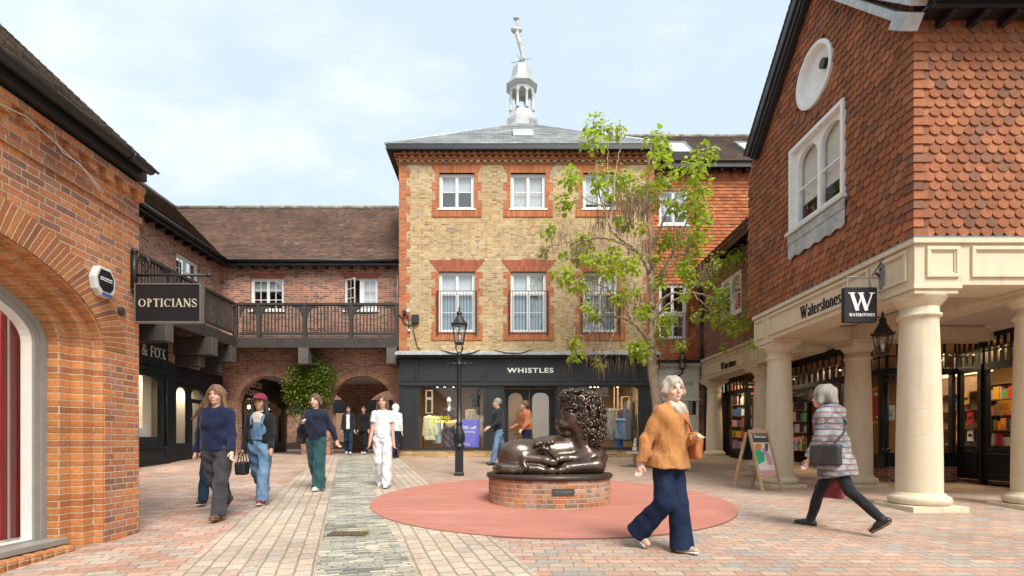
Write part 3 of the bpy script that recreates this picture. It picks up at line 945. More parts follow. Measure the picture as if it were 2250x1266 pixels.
    ra, rk, rh = t.get('r', (0.098, 0.074, 0.066))
    for n in 'LR':
        a, k, w, fp = J[n]
        T.cap(a + A(0, 0, -0.02), k, ra * s * (0.6 + 0.4 * g), rk * s, 0.035)
        q = k + (w - k) * t.get('len', 1.08)
        T.cap(k, q, rk * s, rh * s, 0.02, flat=0.004)
    T.ripple(t.get('fold', 0.0045), 34.0, x * 3)
    if t.get('cutz') is not None: T.below((ctr(top))[2], False)
    mesh_obj(t.get('name', 'trousers'), *T.mesh(), M[t['mat']], root, xf)
    # top
    u = wear['top']
    C = SDF(lo, hi, vox); ex = u.get('ex', 0.012)
    hem = u.get('hem', 0.05)
    C.cap(ctr(0.40), ctr(0.14), (0.120 + ex) * s * g, (0.112 + ex) * s * g, 0.05, sx=1.28)
    C.cap(ctr(0.16), ctr(hem), (0.112 + ex) * s * g, u.get('rhem', 0.118 + ex) * s * g, 0.03, sx=1.27, flat=0.004)
    if u.get('bust'):
        for sd in (1, -1): C.ell(ctr(0.335) + side * sd * 0.062 * s * g + A(0, -0.095 * s * g, 0), (0.068 * s * g, 0.058 * s * g, 0.068 * s * g), 0.03)
    C.cap(ctr(0.468) - side * 0.115 * s, ctr(0.468) + side * 0.115 * s, (0.050 + ex) * s, None, 0.05)
    C.cap(ctr(0.44), ctr(0.51), (0.088 + ex) * s, (0.058 + ex) * s, 0.05, sx=1.15)
    C.cap(ctr(0.47), ctr(0.525), (0.075 + ex) * s, (0.062 + ex * 0.6) * s, 0.02, flat=0.012)
    for n in 'LR':
        S0, E, Wr, d2, sd = armj[n]
        rs = u.get('sl', 0.054)
        if u.get('short'):
            C.cap(S0, S0 + (E - S0) * 0.55, (rs + 0.012) * s, (rs + 0.016) * s, 0.03, flat=0.004)
        else:
            C.cap(S0, E, (rs + 0.008) * s, rs * s, 0.035); C.cap(E, Wr - d2 * 0.015 * s, rs * s, u.get('cuff', 0.040) * s, 0.02, flat=0.004)
    nz = ctr(0.535); C.ell(nz + A(0, -0.025 * s, 0.045 * s), (0.062 * s, 0.07 * s, 0.06 * s * u.get('vneck', 1.0)), 0.01, cut=True)
    C.ripple(u.get('fold', 0.005), 26.0, y * 2)
    if u.get('open'):       # an open front showing what is worn beneath
        for q in np.linspace(hem - 0.1, 0.46, 9): C.box(ctr(q) + A(0, -0.16 * s, 0), (0.055 * s, 0.09 * s, 0.05 * s), 0.02, 0.01, cut=True)
    mesh_obj(u.get('name', 'jumper'), *C.mesh(), M[u['mat']], root, xf)
    # shoes
    Sh = SDF(lo, hi, min(vox, 0.009)); shoe = wear['shoes']
    for n in 'LR':
        a, k, w, fp = J[n]
        fd = A(0, -math.cos(rad(fp)), math.sin(rad(fp))); upv = A(0, math.sin(rad(fp)), math.cos(rad(fp)))
        heel = w - upv * 0.045 * s - fd * 0.035 * s
        Sh.cap(heel, heel + fd * 0.10 * s, 0.040 * s, 0.041 * s, 0.02)
        Sh.cap(heel + fd * 0.10 * s - upv * 0.002, heel + fd * 0.185 * s - upv * 0.008 * s, 0.042 * s, 0.030 * s, 0.02, sx=1.12)
        if shoe.get('boot'): Sh.cap(w - upv * 0.02 * s, w + (k - w) * 0.35, 0.044 * s, 0.050 * s, 0.02, flat=0.004)
    mesh_obj(shoe.get('name', 'shoes'), *Sh.mesh(), M[shoe['mat']], root, xf)
    if shoe.get('sole'):
        So = SDF(lo, hi, min(vox, 0.009))
        for n in 'LR':
            a, k, w, fp = J[n]
            fd = A(0, -math.cos(rad(fp)), math.sin(rad(fp))); upv = A(0, math.sin(rad(fp)), math.cos(rad(fp)))
            heel = w - upv * 0.074 * s - fd * 0.04 * s
            So.cap(heel, heel + fd * 0.20 * s, 0.016 * s, 0.015 * s, 0.01, sx=2.7)
        mesh_obj('shoe_soles', *So.mesh(), M[shoe['sole']], root, xf)
    # hair
    hr = wear.get('hair')
    if hr:
        Hh = SDF(head - 0.42 * s, head + 0.24 * s, min(vox, 0.008))
        v = hr.get('vol', 0.012)
        Hh.ell(head + HA(0, 0.022, 0.036) * hs, ((0.078 + v) * hs, (0.096 + v) * hs, (0.092 + v) * hs), 0.02)
        L = hr.get('len', 0.0)
        if L > 0:
            for sd in (1, -1):
                Hh.cap(head + HA(sd * 0.074, 0.01, 0.03) * hs, head + HA(sd * (0.085 + hr.get('spread', 0.02)), 0.03 - hr.get('fwd', 0.03), -L) * hs, 0.032 * hs, 0.030 * hs, 0.03)
            Hh.cap(head + HA(0, 0.07, 0.02) * hs, head + HA(0, 0.10, -L * 0.95) * hs, 0.060 * hs, 0.05 * hs, 0.03, sx=1.5)
        if hr.get('blow'):
            dx_ = hr['blow']; sg_ = np.sign(dx_)
            for fx_, dz_, r_a in ((1.0, -.30, .034), (.85, -.22, .036), (.62, -.36, .036), (.7, -.12, .03), (.4, -.30, .04)):
                m_ = head + HA(dx_ * fx_ * .55, .05, dz_ * .45) * hs
                Hh.cap(head + HA(0.06 * sg_, 0.04, 0.03) * hs, m_, .05 * hs, r_a * hs, 0.03); Hh.cap(m_, head + HA(dx_ * fx_, .07, dz_) * hs, r_a * hs, .012 * hs, 0.02)
        if hr.get('bun'): Hh.ell(head + HA(0, 0.12, 0.06) * hs, (0.05 * hs,) * 3, 0.01)
        Hh.ell(head + HA(0, -0.115, -0.045) * hs, (0.072 * hs, 0.080 * hs, 0.115 * hs), 0.012, cut=True)
        Hh.ripple(0.004, 60.0, x, 0.25)
        mesh_obj('hair', *Hh.mesh(), M[hr['mat']], root, xf)
    return fig


M['skin'] = skin('skin', (.58, .36, .26)); M['skin_pale'] = skin('skin_pale', (.66, .43, .33)); M['skin_tan'] = skin('skin_tan', (.46, .27, .18))
M['eye'] = simple('eye', (.05, .035, .03), 0.25, var=0.0); M['lips'] = simple('lips', (.48, .24, .19), 0.45, var=0.0)
M['hair_brown'] = hair('hair_brown', (.07, .040, .022), (.15, .085, .045)); M['hair_blonde'] = hair('hair_blonde', (.30, .18, .08), (.48, .31, .15))
M['hair_white'] = hair('hair_white', (.30, .25, .19), (.48, .42, .34)); M['hair_black'] = hair('hair_black', (.014, .011, .010), (.035, .027, .022))
M['hair_grey'] = hair('hair_grey', (.19, .17, .15), (.33, .30, .26)); M['hair_auburn'] = hair('hair_auburn', (.14, .07, .035), (.28, .16, .08))
for n_, c_ in (('navy_knit', (.014, .020, .055)), ('navy_sweat', (.018, .022, .045)), ('charcoal', (.050, .048, .055)), ('teal_trouser', (.028, .080, .088)),
               ('white_cotton', (.78, .78, .80)), ('black_wool', (.014, .014, .016)), ('dark_jacket', (.022, .025, .031)), ('tan_suede', (.44, .195, .065)),
               ('rust_jacket', (.42, .155, .065)), ('hood_white', (.72, .74, .73)), ('cap_red', (.22, .028, .05)), ('oatmeal', (.50, .44, .35)), ('legging', (.020, .021, .025))):
    M[n_] = cloth(n_, c_)
M['jeans_dark'] = denim('jeans_dark', (.009, .016, .042), (.018, .030, .068)); M['jeans_mid'] = denim('jeans_mid', (.07, .14, .25), (.19, .29, .40))
M['jeans_navy'] = denim('jeans_navy', (.012, .030, .055), (.025, .055, .09))
M['leather_black'] = simple('leather_black', (.020, .019, .019), 0.38); M['leather_brown'] = simple('leather_brown', (.14, .075, .04), 0.5)
M['shoe_white'] = simple('shoe_white', (.74, .73, .71), 0.5); M['shoe_red'] = simple('shoe_red', (.22, .035, .045), 0.5); M['shoe_taupe'] = simple('shoe_taupe', (.40, .33, .25), 0.6)
M['bag_orange'] = simple('bag_orange', (.38, .125, .035), 0.45); M['bag_grey'] = simple('bag_grey', (.036, .033, .033), 0.45, var=0.3); M['bag_red'] = simple('bag_red', (.34, .06, .085), 0.5, var=0.4, vs=14)
M['sole_brown'] = simple('sole_brown', (.17, .12, .09), 0.8)
M['pattern_coat'] = pattern_coat()
# ------------------------------------------------------------------ ground
def sheet(name, lf, rf, y0, y1, n, m, material, lift, uvf, label=None):
    mb = MB()
    ys = [y0 + (y1 - y0) * i / n for i in range(n + 1)]
    xs = lambda y, j: lf(y) + (rf(y) - lf(y)) * j / m
    for i in range(n):
        for j in range(m):
            q = [(xs(ys[i], j), ys[i]), (xs(ys[i], j + 1), ys[i]), (xs(ys[i + 1], j + 1), ys[i + 1]), (xs(ys[i + 1], j), ys[i + 1])]
            mb.face([(x, y, gz(x, y) + lift) for x, y in q], [uvf(x, y) for x, y in q])
    o = mb.build(name, material, None, True, recalc=False); o['kind'] = 'structure'
    return o


sheet('ground', lambda y: -34.0, lambda y: 34.0, -14.0, 62.0, 152, 136, M['paving'], 0.0, lambda x, y: (x, y))
edge_a = lambda y: -2.67 - 0.2455 * (y - 4.23)
edge_b = lambda y: -1.507 - 0.292 * (y - 4.23)
edge_c = lambda y: -0.673 - 0.283 * (y - 4.23) - 0.2 * max(0.0, 1 - abs(y - 7.6) / 3.2)
edge_d = lambda y: 0.30 - 0.288 * (y - 4.23)
along = lambda x, y: (-0.28 * x + 0.96 * y, 0.96 * x + 0.28 * y)
across = lambda x, y: (0.96 * x + 0.28 * y, -0.28 * x + 0.96 * y)
sheet('paving_left', lambda y: -14.0, edge_a, -6.0, 17.88, 60, 24, M['paving_red'], 0.004, lambda x, y: (x, y))
sheet('sett_band', edge_a, edge_b, -6.0, 17.88, 60, 3, M['setts'], 0.008, along)
sheet('slate_path', edge_b, edge_c, -6.0, 17.88, 90, 3, M['slate_strip'], 0.012, across)
sheet('sett_band', edge_c, edge_d, -6.0, 16.95, 90, 3, M['setts'], 0.008, along)

# red rubber circle round the statue
CXc, CYc, CR = 0.742, 8.19, 2.71
mb = MB(); n = 96
rr = [0.0, 0.9, 1.5, 2.1, CR]
for a, b in zip(rr, rr[1:]):
    for k in range(n):
        t0, t1 = 2 * math.pi * k / n, 2 * math.pi * (k + 1) / n
        q = [(CXc + r * math.cos(t), CYc + r * math.sin(t)) for r, t in ((a, t0), (b, t0), (b, t1), (a, t1))]
        if a == 0: q = q[1:] if False else [q[0], q[1], q[2]]
        mb.face([(x, y, gz(x, y) + 0.018) for x, y in q])
circ = mb.build('rubber_surface', M['rubber'], None, True, recalc=False); circ['kind'] = 'structure'
mb = MB()
for k in range(n):
    t0, t1 = 2 * math.pi * k / n, 2 * math.pi * (k + 1) / n
    p, q = [(CXc + CR * math.cos(t), CYc + CR * math.sin(t)) for t in (t0, t1)]
    mb.face([(p[0], p[1], gz(*p) - 0.01), (q[0], q[1], gz(*q) - 0.01), (q[0], q[1], gz(*q) + 0.018), (p[0], p[1], gz(*p) + 0.018)])
mb.build('rubber_edge', M['rubber_edge'], circ, True, recalc=False)

# drain grating in the slate path
gx0, gy0 = -1.66, 5.70
g0 = gz(gx0, gy0) + 0.014
dr = thing('drain_grate', 'rusty cast iron drain grate set in the grey slate path', 'drain', (gx0, gy0, g0))
mb = MB()
mb.box(gx0 - .19, gx0 + .19, gy0 - .10, gy0 + .10, g0 - .02, g0 - 0.001); mb.build('drain_pit', M['black_void'], dr)
mb = MB(); mp = lambda u, v, w: (u, v, g0 + w)
mb.ring(mp, gx0 - .20, gx0 + .20, gy0 - .11, gy0 + .11, .02, 0, .012)
for k in range(8): mb.box(gx0 - .165 + k * .044, gx0 - .142 + k * .044, gy0 - .09, gy0 + .09, g0, g0 + .010)
mb.build('bars', M['rust'], dr)
mb = MB()
for k in range(60):
    px, py = gx0 + .18 + rng.gauss(0, .035), gy0 + rng.gauss(0, .05); h = rng.uniform(.01, .035); a = rng.uniform(0, 6.28)
    mb.face([(px - .006, py, g0 - .01), (px + .006, py, g0 - .01), (px + .015 * math.cos(a), py + .015 * math.sin(a), g0 + h)], rn=rng.random())
o = mb.build('weeds', M['shrub_leaf'], None, recalc=False); tag(o, None, None, kind='stuff')


# ------------------------------------------------------------------ builders for walls, roofs and windows
def roof(mb, A, B, C, D, gauge=0.10, th=0.022):
    """A-B eave, D-C ridge; stepped courses of tiles"""
    A, B, C, D = map(Vector, (A, B, C, D))
    e = (B - A).normalized(); up = ((D + C) - (A + B)); up = (up - e * up.dot(e)); L = abs(((D + C) / 2 - (A + B) / 2).dot(up.normalized())); up.normalize()
    nrm = e.cross(up)
    if nrm.z < 0: nrm = -nrm
    n = max(1, int(round(L / gauge)))
    for i in range(n):
        t0, t1 = i / n, (i + 1) / n
        p0, p1, p2, p3 = A.lerp(D, t0), B.lerp(C, t0), B.lerp(C, t1), A.lerp(D, t1)
        uv = [((p - A).dot(e), (p - A).dot(up) / (L / n) * gauge + 1e-4) for p in (p0, p1, p2, p3)]
        mb.face([p0 + nrm * th, p1 + nrm * th, p2 + nrm * th * .35, p3 + nrm * th * .35], uv)
        mb.face([p0, p1, p1 + nrm * th, p0 + nrm * th], [uv[0], uv[1], (uv[1][0], uv[1][1] + .004), (uv[0][0], uv[0][1] + .004)])


def ring_band(mb, m, c, v0, ro, ri, w, a0=0.0, a1=math.pi, n=40, rise=1.0, ea=None):
    """voussoir ring on a wall face; UV follows the arch"""
    s = 0.0; prev = None
    for k in range(n + 1):
        t = a0 + (a1 - a0) * k / n
        o = (c + ro[0] * math.cos(t), v0 + ro[1] * math.sin(t)); i = (c + ri[0] * math.cos(t), v0 + ri[1] * math.sin(t))
        if prev:
            ds = math.hypot(o[0] - prev[0][0], o[1] - prev[0][1]); h = math.hypot(o[0] - i[0], o[1] - i[1])
            mb.face([m(*prev[1], w), m(*prev[0], w), m(*o, w), m(*i, w)], [(s, .004), (s, h), (s + ds, h), (s + ds, .004)])
            s += ds
        prev = (o, i)


def casement(root, m, u0, u1, v0, v1, cols, rows, leaves=2, fr=0.055, bar=0.022, depth=0.09, blind=None, glassm='glass_sky', transom=None, sill=True, back=0.30, railm=None):
    """white timber window: frame, leaves, glazing bars; sub-parts: pane, blind or dark room, sill"""
    mb = MB(); mb.ring(m, u0, u1, v0, v1, fr, depth, depth + .07)
    wl = (u1 - u0 - 2 * fr) / leaves; vs = [(v0 + fr, v1 - fr)]
    if transom: vs = [(v0 + fr, transom - .03), (transom + .03, v1 - fr)]; mb.pbox(m, u0 + fr, u1 - fr, transom - .03, transom + .03, depth, depth + .07)
    for a, b in vs:
        for k in range(leaves):
            x0 = u0 + fr + k * wl
            mb.ring(m, x0 + .004, x0 + wl - .004, a + .003, b - .003, .042, depth + .012, depth + .055)
            rws = rows if not transom else (1 if a > transom else rows)
            for c in range(1, cols):
                xx = x0 + wl * c / cols; mb.pbox(m, xx - bar / 2, xx + bar / 2, a + .045, b - .045, depth + .018, depth + .045)
            for r in range(1, rws):
                yy = a + (b - a) * r / rws
                for c in range(cols):
                    xa = x0 + (.046 if c == 0 else wl * c / cols + bar / 2); xb = x0 + (wl - .046 if c == cols - 1 else wl * (c + 1) / cols - bar / 2)
                    mb.pbox(m, xa, xb, yy - bar / 2, yy + bar / 2, depth + .018, depth + .045)
    win = mb.build('window', M['white_paint'], root)
    mb = MB(); mb.face([m(u0 + .03, v0 + .03, depth + .032), m(u1 - .03, v0 + .03, depth + .032), m(u1 - .03, v1 - .03, depth + .032), m(u0 + .03, v1 - .03, depth + .032)])
    mb.build('pane', M[glassm], win)
    if blind:
        for (ba, bb, mt) in blind:
            mb = MB(); mb.pbox(m, u0 + .03, u1 - .03, v0 + (v1 - v0) * ba, v0 + (v1 - v0) * bb, depth + .12, depth + .14); mb.build('blind', M[mt], win)
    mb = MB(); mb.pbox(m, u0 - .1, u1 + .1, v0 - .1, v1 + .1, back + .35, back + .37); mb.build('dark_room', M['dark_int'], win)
    if sill:
        mb = MB(); mb.pbox(m, u0 - .05, u1 + .05, v0 - .05, v0 - .002, -.05, depth + .06); mb.build('sill', M['white_paint'], win)
    return win


def tile_hang(mb, m, u0, u1, v0, v1, tw, gauge, scallop, inside, th=0.017, r_=None):
    r = r_ or rng
    rows = int((v1 - v0) / gauge) + 1
    for i in range(rows):
        vb = v0 + i * gauge; off = (i % 2) * tw / 2
        k = -1
        while u0 + off + k * tw < u1 + tw:
            c = u0 + off + k * tw + tw / 2; k += 1
            if not inside(c, vb + gauge * .5): continue
            rn = r.random(); jw = r.uniform(-.0025, .0035); jv = r.uniform(-.003, .003); hw = tw / 2 - .0015
            ca, cb = max(c - hw, u0), min(c + hw, u1)
            if cb - ca < tw * .2: continue
            top = vb + gauge * 1.75
            if scallop:
                rad_ = tw * .46; pts = []
                for q in range(9):
                    a = math.pi + math.pi * q / 8
                    uu = c + hw * math.cos(a); uu = min(max(uu, u0), u1)
                    pts.append((uu, vb + jv + rad_ + rad_ * math.sin(a) * 1.02))
            else: pts = [(ca, vb + jv), (cb, vb + jv)]
            pts += [(cb, top), (ca, top)]
            wf = lambda v: -(.042 + jw) + (.034) * (v - vb) / (gauge * 1.75)
            fr_ = [m(p[0], p[1], wf(p[1])) for p in pts]; bk = [m(p[0], p[1], wf(p[1]) + th) for p in pts]
            mb.face(fr_, rn=rn)
            for q in range(8 if scallop else 1):
                mb.face([fr_[q], bk[q], bk[q + 1], fr_[q + 1]], rn=rn)
            mb.face([fr_[-1], bk[-1], bk[0], fr_[0]], rn=rn); L = len(pts) - 3
            mb.face([fr_[L], bk[L], bk[L + 1], fr_[L + 1]], rn=rn)


# ------------------------------------------------------------------ left: brick shop with the moulded arch
LXW = -4.015
lb = thing('brick_building', 'orange red brick shop with large moulded arched window and mossy tiled roof', 'building', (-4.5, 5.0, .23))
m = LX(LXW)
ac, hw = 3.55, 1.76
mb = MB(); mb.slab(m, rect(-5.0, 5.81, -.6, 4.25), [arch(ac - hw, ac + hw, .02, 2.22, .80, 28)], 0, .115)
mb.build('wall', M['brick_left'], lb)
mb = MB(); mp = lambda u, v, w: (u, 5.69 + w, v)
mb.slab(mp, [(-11.5, -.6), (LXW - .116, -.6), (LXW - .116, 4.25), (-7.8, 7.9), (-11.5, 4.3)], [], 0, .12); mb.build('end_wall', M['brick_left'], lb)
mb = MB(); mp = lambda u, v, w: (u, 5.80 + w, v)
# arch: ring of bricks on edge and three stepped, rounded orders
mb = MB(); ring_band(mb, m, ac, 2.22, (hw + .30, .80 + .30), (hw, .80), -.004, 0, math.pi, 56)
mb.build('arch_ring', M['brick_ring'], lb, recalc=False)
for i in range(3):
    h2 = hw - (0, .15, .29)[i]; r2 = .80 - (0, .11, .20)[i]; w0 = .0 + .115 * i
    mb = MB()
    if i == 0:
        mb.slab(m, arch(ac - h2 - .03, ac + h2 + .03, .03, 2.22, r2 + .03, 28), [arch(ac - h2 + .02, ac + h2 - .02, .04, 2.22, r2 - .02, 28)], .012, .13)
    else:
        mb.slab(m, arch(ac - h2 - .16, ac + h2 + .16, .03, 2.22, r2 + .13, 28), [arch(ac - h2, ac + h2, .04, 2.22, r2, 28)], w0 - .01, w0 + .13)
    ob = mb.build('arch_order', M['brick_arch'], lb, bevel=.058); ob.modifiers['bevel'].segments = 4
    for li_, lp in enumerate(ob.data.loops):       # courses turn with the arch
        c_ = ob.data.vertices[lp.vertex_index].co; dy_, dz_ = abs(c_.y - ac) / h2, (c_.z - 2.22) / r2
        rho = (math.hypot(dy_, dz_) if dz_ > 0 else dy_) * h2; vv = 2.22 + math.atan2(dz_, dy_) * 1.25 if dz_ > 0 else c_.z
        ob.data.uv_layers[0].data[li_].uv = (c_.x - rho, vv)
h3, r3 = hw - .29, .80 - .20
mb = MB(); mb.slab(m, arch(ac - h3 - .06, ac + h3 + .06, .03, 2.22, r3 + .06, 28), [arch(ac - h3 + .115, ac + h3 - .115, .37, 2.22, r3 - .115, 28)], .352, .375)
mb.slab(m, arch(ac - h3 - .06, ac + h3 + .06, .03, 2.22, r3 + .06, 28), [arch(ac - h3 + .06, ac + h3 - .06, .365, 2.22, r3 - .06, 28)], .335, .3515)
wf = mb.build('window', M['frame_grey'], lb)
mb = MB(); mb.slab(m, arch(ac - h3 - .02, ac + h3 + .02, .32, 2.22, r3, 28), [arch(ac - h3 + .12, ac + h3 - .12, .372, 2.22, r3 - .12, 28)], .376, .48); mb.build('frame', M['white_paint'], wf)
mb = MB(); mb.face([m(ac - h3, .33, .50), m(ac + h3, .33, .50), m(ac + h3, 2.85, .50), m(ac - h3, 2.85, .50)]); mb.build('pane', M['glass'], wf)
mb = MB(); mb.pbox(m, 4.79, 4.802, .37, 2.6, .485, .499); mb.build('glazing_joint', M['frame_grey'], wf)
mb = MB(); mb.pbox(m, ac - h3 - .02, ac + h3 + .06, .30, .36, .17, .44); mb.build('sill', M['frame_grey'], wf, bevel=.008)
mb = MB()
for k in range(26):
    y0 = 5.04 - k * .118; mb.pbox(m, y0 - .108, y0, .10, .293, .075 + rng.uniform(-.004, .004), .34)
mb.build('brick_plinth', M['brick_arch'], lb, bevel=.022)
# shop room behind the glass
mb = MB()
mb.face([m(1, .33, .55), m(5.5, .33, .55), m(5.5, .33, 3.5), m(1, .33, 3.5)]); mb.face([m(1, .33, 3.5), m(5.5, .33, 3.5), m(5.5, 3.2, 3.5), m(1, 3.2, 3.5)])
mb.face([m(5.5, .33, .55), m(5.5, 3.2, .55), m(5.5, 3.2, 3.5), m(5.5, .33, 3.5)]); mb.face([m(1, .33, .55), m(1, 3.2, .55), m(1, 3.2, 3.5), m(1, .33, 3.5)])
mb.face([m(1, 3.2, .55), m(5.5, 3.2, .55), m(5.5, 3.2, 3.5), m(1, 3.2, 3.5)])
mb.build('shop_room', M['off_white'], lb)
mb = MB()
mb.pbox(m, 4.835, 5.04, .37, 2.62, .60, .62)
o = mb.build('window_banner', M['red_board'], None); tag(o, 'deep red hanging panel inside the arched shop window', 'banner')
rb = thing('display_box', 'red boxed product with white label on the arched shop window floor', 'box', (LXW - .75, 4.52, .34))
mb = MB(); mb.pbox(m, 4.42, 4.63, .345, .92, .62, .85); mb.build('carton', M['bright_red'], rb, bevel=.006)
mb = MB(); mb.pbox(m, 4.56, 4.62, .70, .78, .612, .619); mb.pbox(m, 4.45, 4.60, .40, .45, .612, .619); mb.build('label', M['book_white'], rb)
mb = MB(); mb.pbox(m, 4.415, 4.635, .345, .40, .61, .86); mb.build('box_base', M['shop_black'], rb)
# eaves: string course, dentils, fascia, gutter, roof
mb = MB(); mb.pbox(m, -5, 5.83, 3.70, 3.765, -.035, -.001); mb.pbox(m, -5, 5.83, 4.03, 4.10, -.07, -.001); mb.build('string_course', M['brick_left'], lb, bevel=.012)
mb = MB()
for k in range(48): mb.pbox(m, 5.80 - k * .225 - .105, 5.80 - k * .225, 3.93, 4.03, -.065, -.001)
mb.build('dentils', M['brick_arch'], lb)
mb = MB(); mb.pbox(m, -5, 5.72, 4.12, 4.24, -.15, .02); mb.build('fascia', M['black_gutter'], lb)
mb = MB(); gy = [(LXW + .22 + .06 * math.sin(t), 0, 4.235 - .06 * math.cos(t) ) for t in [(-math.pi / 2) + math.pi * k / 8 for k in range(9)]]
prof = [(p[0], p[2]) for p in gy]
for a, b in zip(prof, prof[1:]): mb.face([(a[0], -5, a[1]), (a[0], 5.68, a[1]), (b[0], 5.68, b[1]), (b[0], -5, b[1])])
mb.add([(p[0], 5.68, p[1]) for p in prof], [tuple(range(len(prof)))])
for yy in (1.2, 3.4, 5.35): mb.tube([(LXW + .22 + .067 * math.sin(t), yy, 4.235 - .067 * math.cos(t)) for t in [(-math.pi / 2) + math.pi * k / 8 for k in range(9)]], .012, 6)
mb.build('gutter', M['black_gutter'], lb, True)
mb = MB(); roof(mb, (LXW + .26, -5, 4.21), (LXW + .26, 5.74, 4.21), (-7.9, 5.74, 8.095), (-7.9, -5, 8.095), .10, .03)
roof(mb, (-11.9, -5, 4.1), (-11.9, 5.74, 4.1), (-7.9, 5.74, 8.095), (-7.9, -5, 8.095)); mb.build('roof', M['roof_grey'], lb, recalc=False)
mb = MB(); pts = [(LXW + .07, y_, z_) for y_, z_ in ((.8, 4.02), (3.4, 3.98), (4.0, 3.92), (4.35, 3.99), (4.65, 3.93), (5.0, 3.86), (5.12, 3.80), (5.18, 3.76), (5.13, 3.75), (5.08, 3.80), (4.9, 3.89), (4.72, 3.89), (4.64, 3.95))]
mb.tube(pts, .005, 6); o = mb.build('cable', M['cable_white'], None, True); tag(o, 'loose white cable looped under the black gutter of the arched brick shop', 'cable')
# alarm box and round vent
al = thing('alarm_box', 'white hexagonal alarm box with dark face on the arched brick wall', 'alarm box', (LXW, 5.22, 2.87))
hx = [(5.085, 2.90), (5.11, 2.79), (5.175, 2.73), (5.30, 2.73), (5.355, 2.80), (5.36, 2.93), (5.30, 3.02), (5.14, 3.02)]
mb = MB(); mb.slab(m, hx, [], -.075, -.002); mb.build('case', M['white_dull'], al, bevel=.014)
mb = MB(); cu = (5.22, 2.875); mb.slab(m, [(cu[0] + (a - cu[0]) * .74, cu[1] + .012 + (b - cu[1]) * .72) for a, b in hx], [], -.081, -.076); mb.build('face', M['sign_black'], al)
mb = MB(); mb.pbox(m, 5.145, 5.30, 2.905, 2.915, -.084, -.0815); mb.pbox(m, 5.145, 5.30, 2.885, 2.893, -.084, -.0815); mb.build('printed_lines', M['letter_white'], al)
mb = MB(); mb.pbox(m, 5.17, 5.30, 2.731, 2.765, -.083, -.0762); mb.build('strobe', M['book_blue'], al)
vt = thing('wall_vent', 'small round dark vent on the brick wall beside the alarm box', 'vent', (LXW, 5.52, 2.70))
mb = MB()
for r_, w0, w1 in ((.042, -.03, -.002), (.030, -.036, -.0305)): mb.slab(m, [(5.52 + r_ * math.cos(t * .3927), 2.66 + r_ * math.sin(t * .3927)) for t in range(16)], [], w0, w1)
mb.build('cap', M['slate_plaque'], vt)
# ------------------------------------------------------------------ back left: arcaded brick range with balcony
sx = lambda px, Y: (px - CX) * Y / FPX
sz = lambda py, Y: EYE + (CY - py) * Y / FPX
YW = 17.9
wb = thing('arcade_building', 'brown red brick range with two round arches below and long tiled roof', 'building', (-6.4, YW, .84))
m = FR(YW)
ar = [(-7.92, 1.09), (-4.74, 1.09)]; vsp = 2.47
wins = [(-8.56, -7.42, 5.78, 6.91), (-5.34, -4.20, 5.78, 6.91)]
mb = MB(); mb.slab(m, rect(-9.56, -3.30, .4, 7.42), [arch(c - r, c + r, .5, vsp, r, 24) for c, r in ar] + [rect(*w) for w in wins], 0, .33)
mb.build('wall', M['brick_wing'], wb)
for c, r in ar:
    mb = MB(); ring_band(mb, m, c, vsp, (r + .13, r + .13), (r, r), -.004, 0, math.pi, 44)
    ring_band(mb, m, c, vsp, (r + .262, r + .262), (r + .132, r + .132), -.006, 0, math.pi, 44); mb.build('arch_ring', M['brick_wing_ring'], wb, recalc=False)
for c, r in ar:
    mb = MB(); mb.slab(m, [(c - .07 - .02, vsp + r - .01), (c + .07 - .02, vsp + r - .01), (c + .10 - .02, vsp + r + .29), (c - .10 - .02, vsp + r + .29)], [], -.025, .02); mb.build('keystone', simple('keystone', (.34, .25, .20), .9), wb)
for w in wins:
    mb = MB(); mb.slab(m, [(w[0] - .02, w[3] + .001), (w[1] + .02, w[3] + .001), (w[1] + .16, w[3] + .17), (w[0] - .16, w[3] + .17)], [], -.005, .01); mb.build('window_head', M['brick_gauged'], wb)
casement(wb, m, *wins[0], 2, 3, blind=[(.62, .93, 'blind_grey')])
w = wins[1]
# second window: right leaf shut, left leaf swung out
w2 = casement(wb, m, (w[0] + w[1]) / 2 - .02, w[1], w[2], w[3], 2, 3, leaves=1, blind=[(.1, .95, 'blind_grey')])
mb = MB(); mb.ring(m, w[0], (w[0] + w[1]) / 2 - .022, w[2], w[3], .05, .09, .16)
ca, sa = math.cos(rad(38)), math.sin(rad(38)); hx_ = w[0] + .05
mo = lambda u, v, q: (hx_ + u * ca, YW + .09 - u * sa + q, v)
L_ = .47; v0, v1 = w[2] + .05, w[3] - .05
hol = [rect(.05 + c * .19, .05 + c * .19 + .175, v0 + .05 + r_ * .325, v0 + .05 + r_ * .325 + .30) for c in range(2) for r_ in range(3)]
mb.slab(mo, rect(0, L_, v0, v1), hol, -.02, .02)
lf = mb.build('open_casement', M['white_paint'], wb)
mb = MB(); mb.face([mo(.03, v0 + .03, 0), mo(L_ - .03, v0 + .03, 0), mo(L_ - .03, v1 - .03, 0), mo(.03, v1 - .03, 0)]); mb.build('pane', M['glass_sky'], lf)
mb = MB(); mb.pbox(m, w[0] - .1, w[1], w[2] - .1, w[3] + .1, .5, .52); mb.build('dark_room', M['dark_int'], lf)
mb = MB(); mb.pbox(m, w[0] - .05, w[0] + .56, w[2] - .05, w[2] - .002, -.05, .15); mb.build('sill', M['white_paint'], lf)
# receding wall on the left
XW2 = -9.55
m2 = LX(XW2)
mb = MB(); mb.slab(m2, rect(7.5, YW - .002, 3.55, 7.42), [rect(15.42, 16.62, 5.72, 6.92)], 0, .33); mb.build('side_wall', M['brick_wing'], wb)
casement(wb, m2, 15.42, 16.62, 5.72, 6.92, 2, 3, leaves=2)
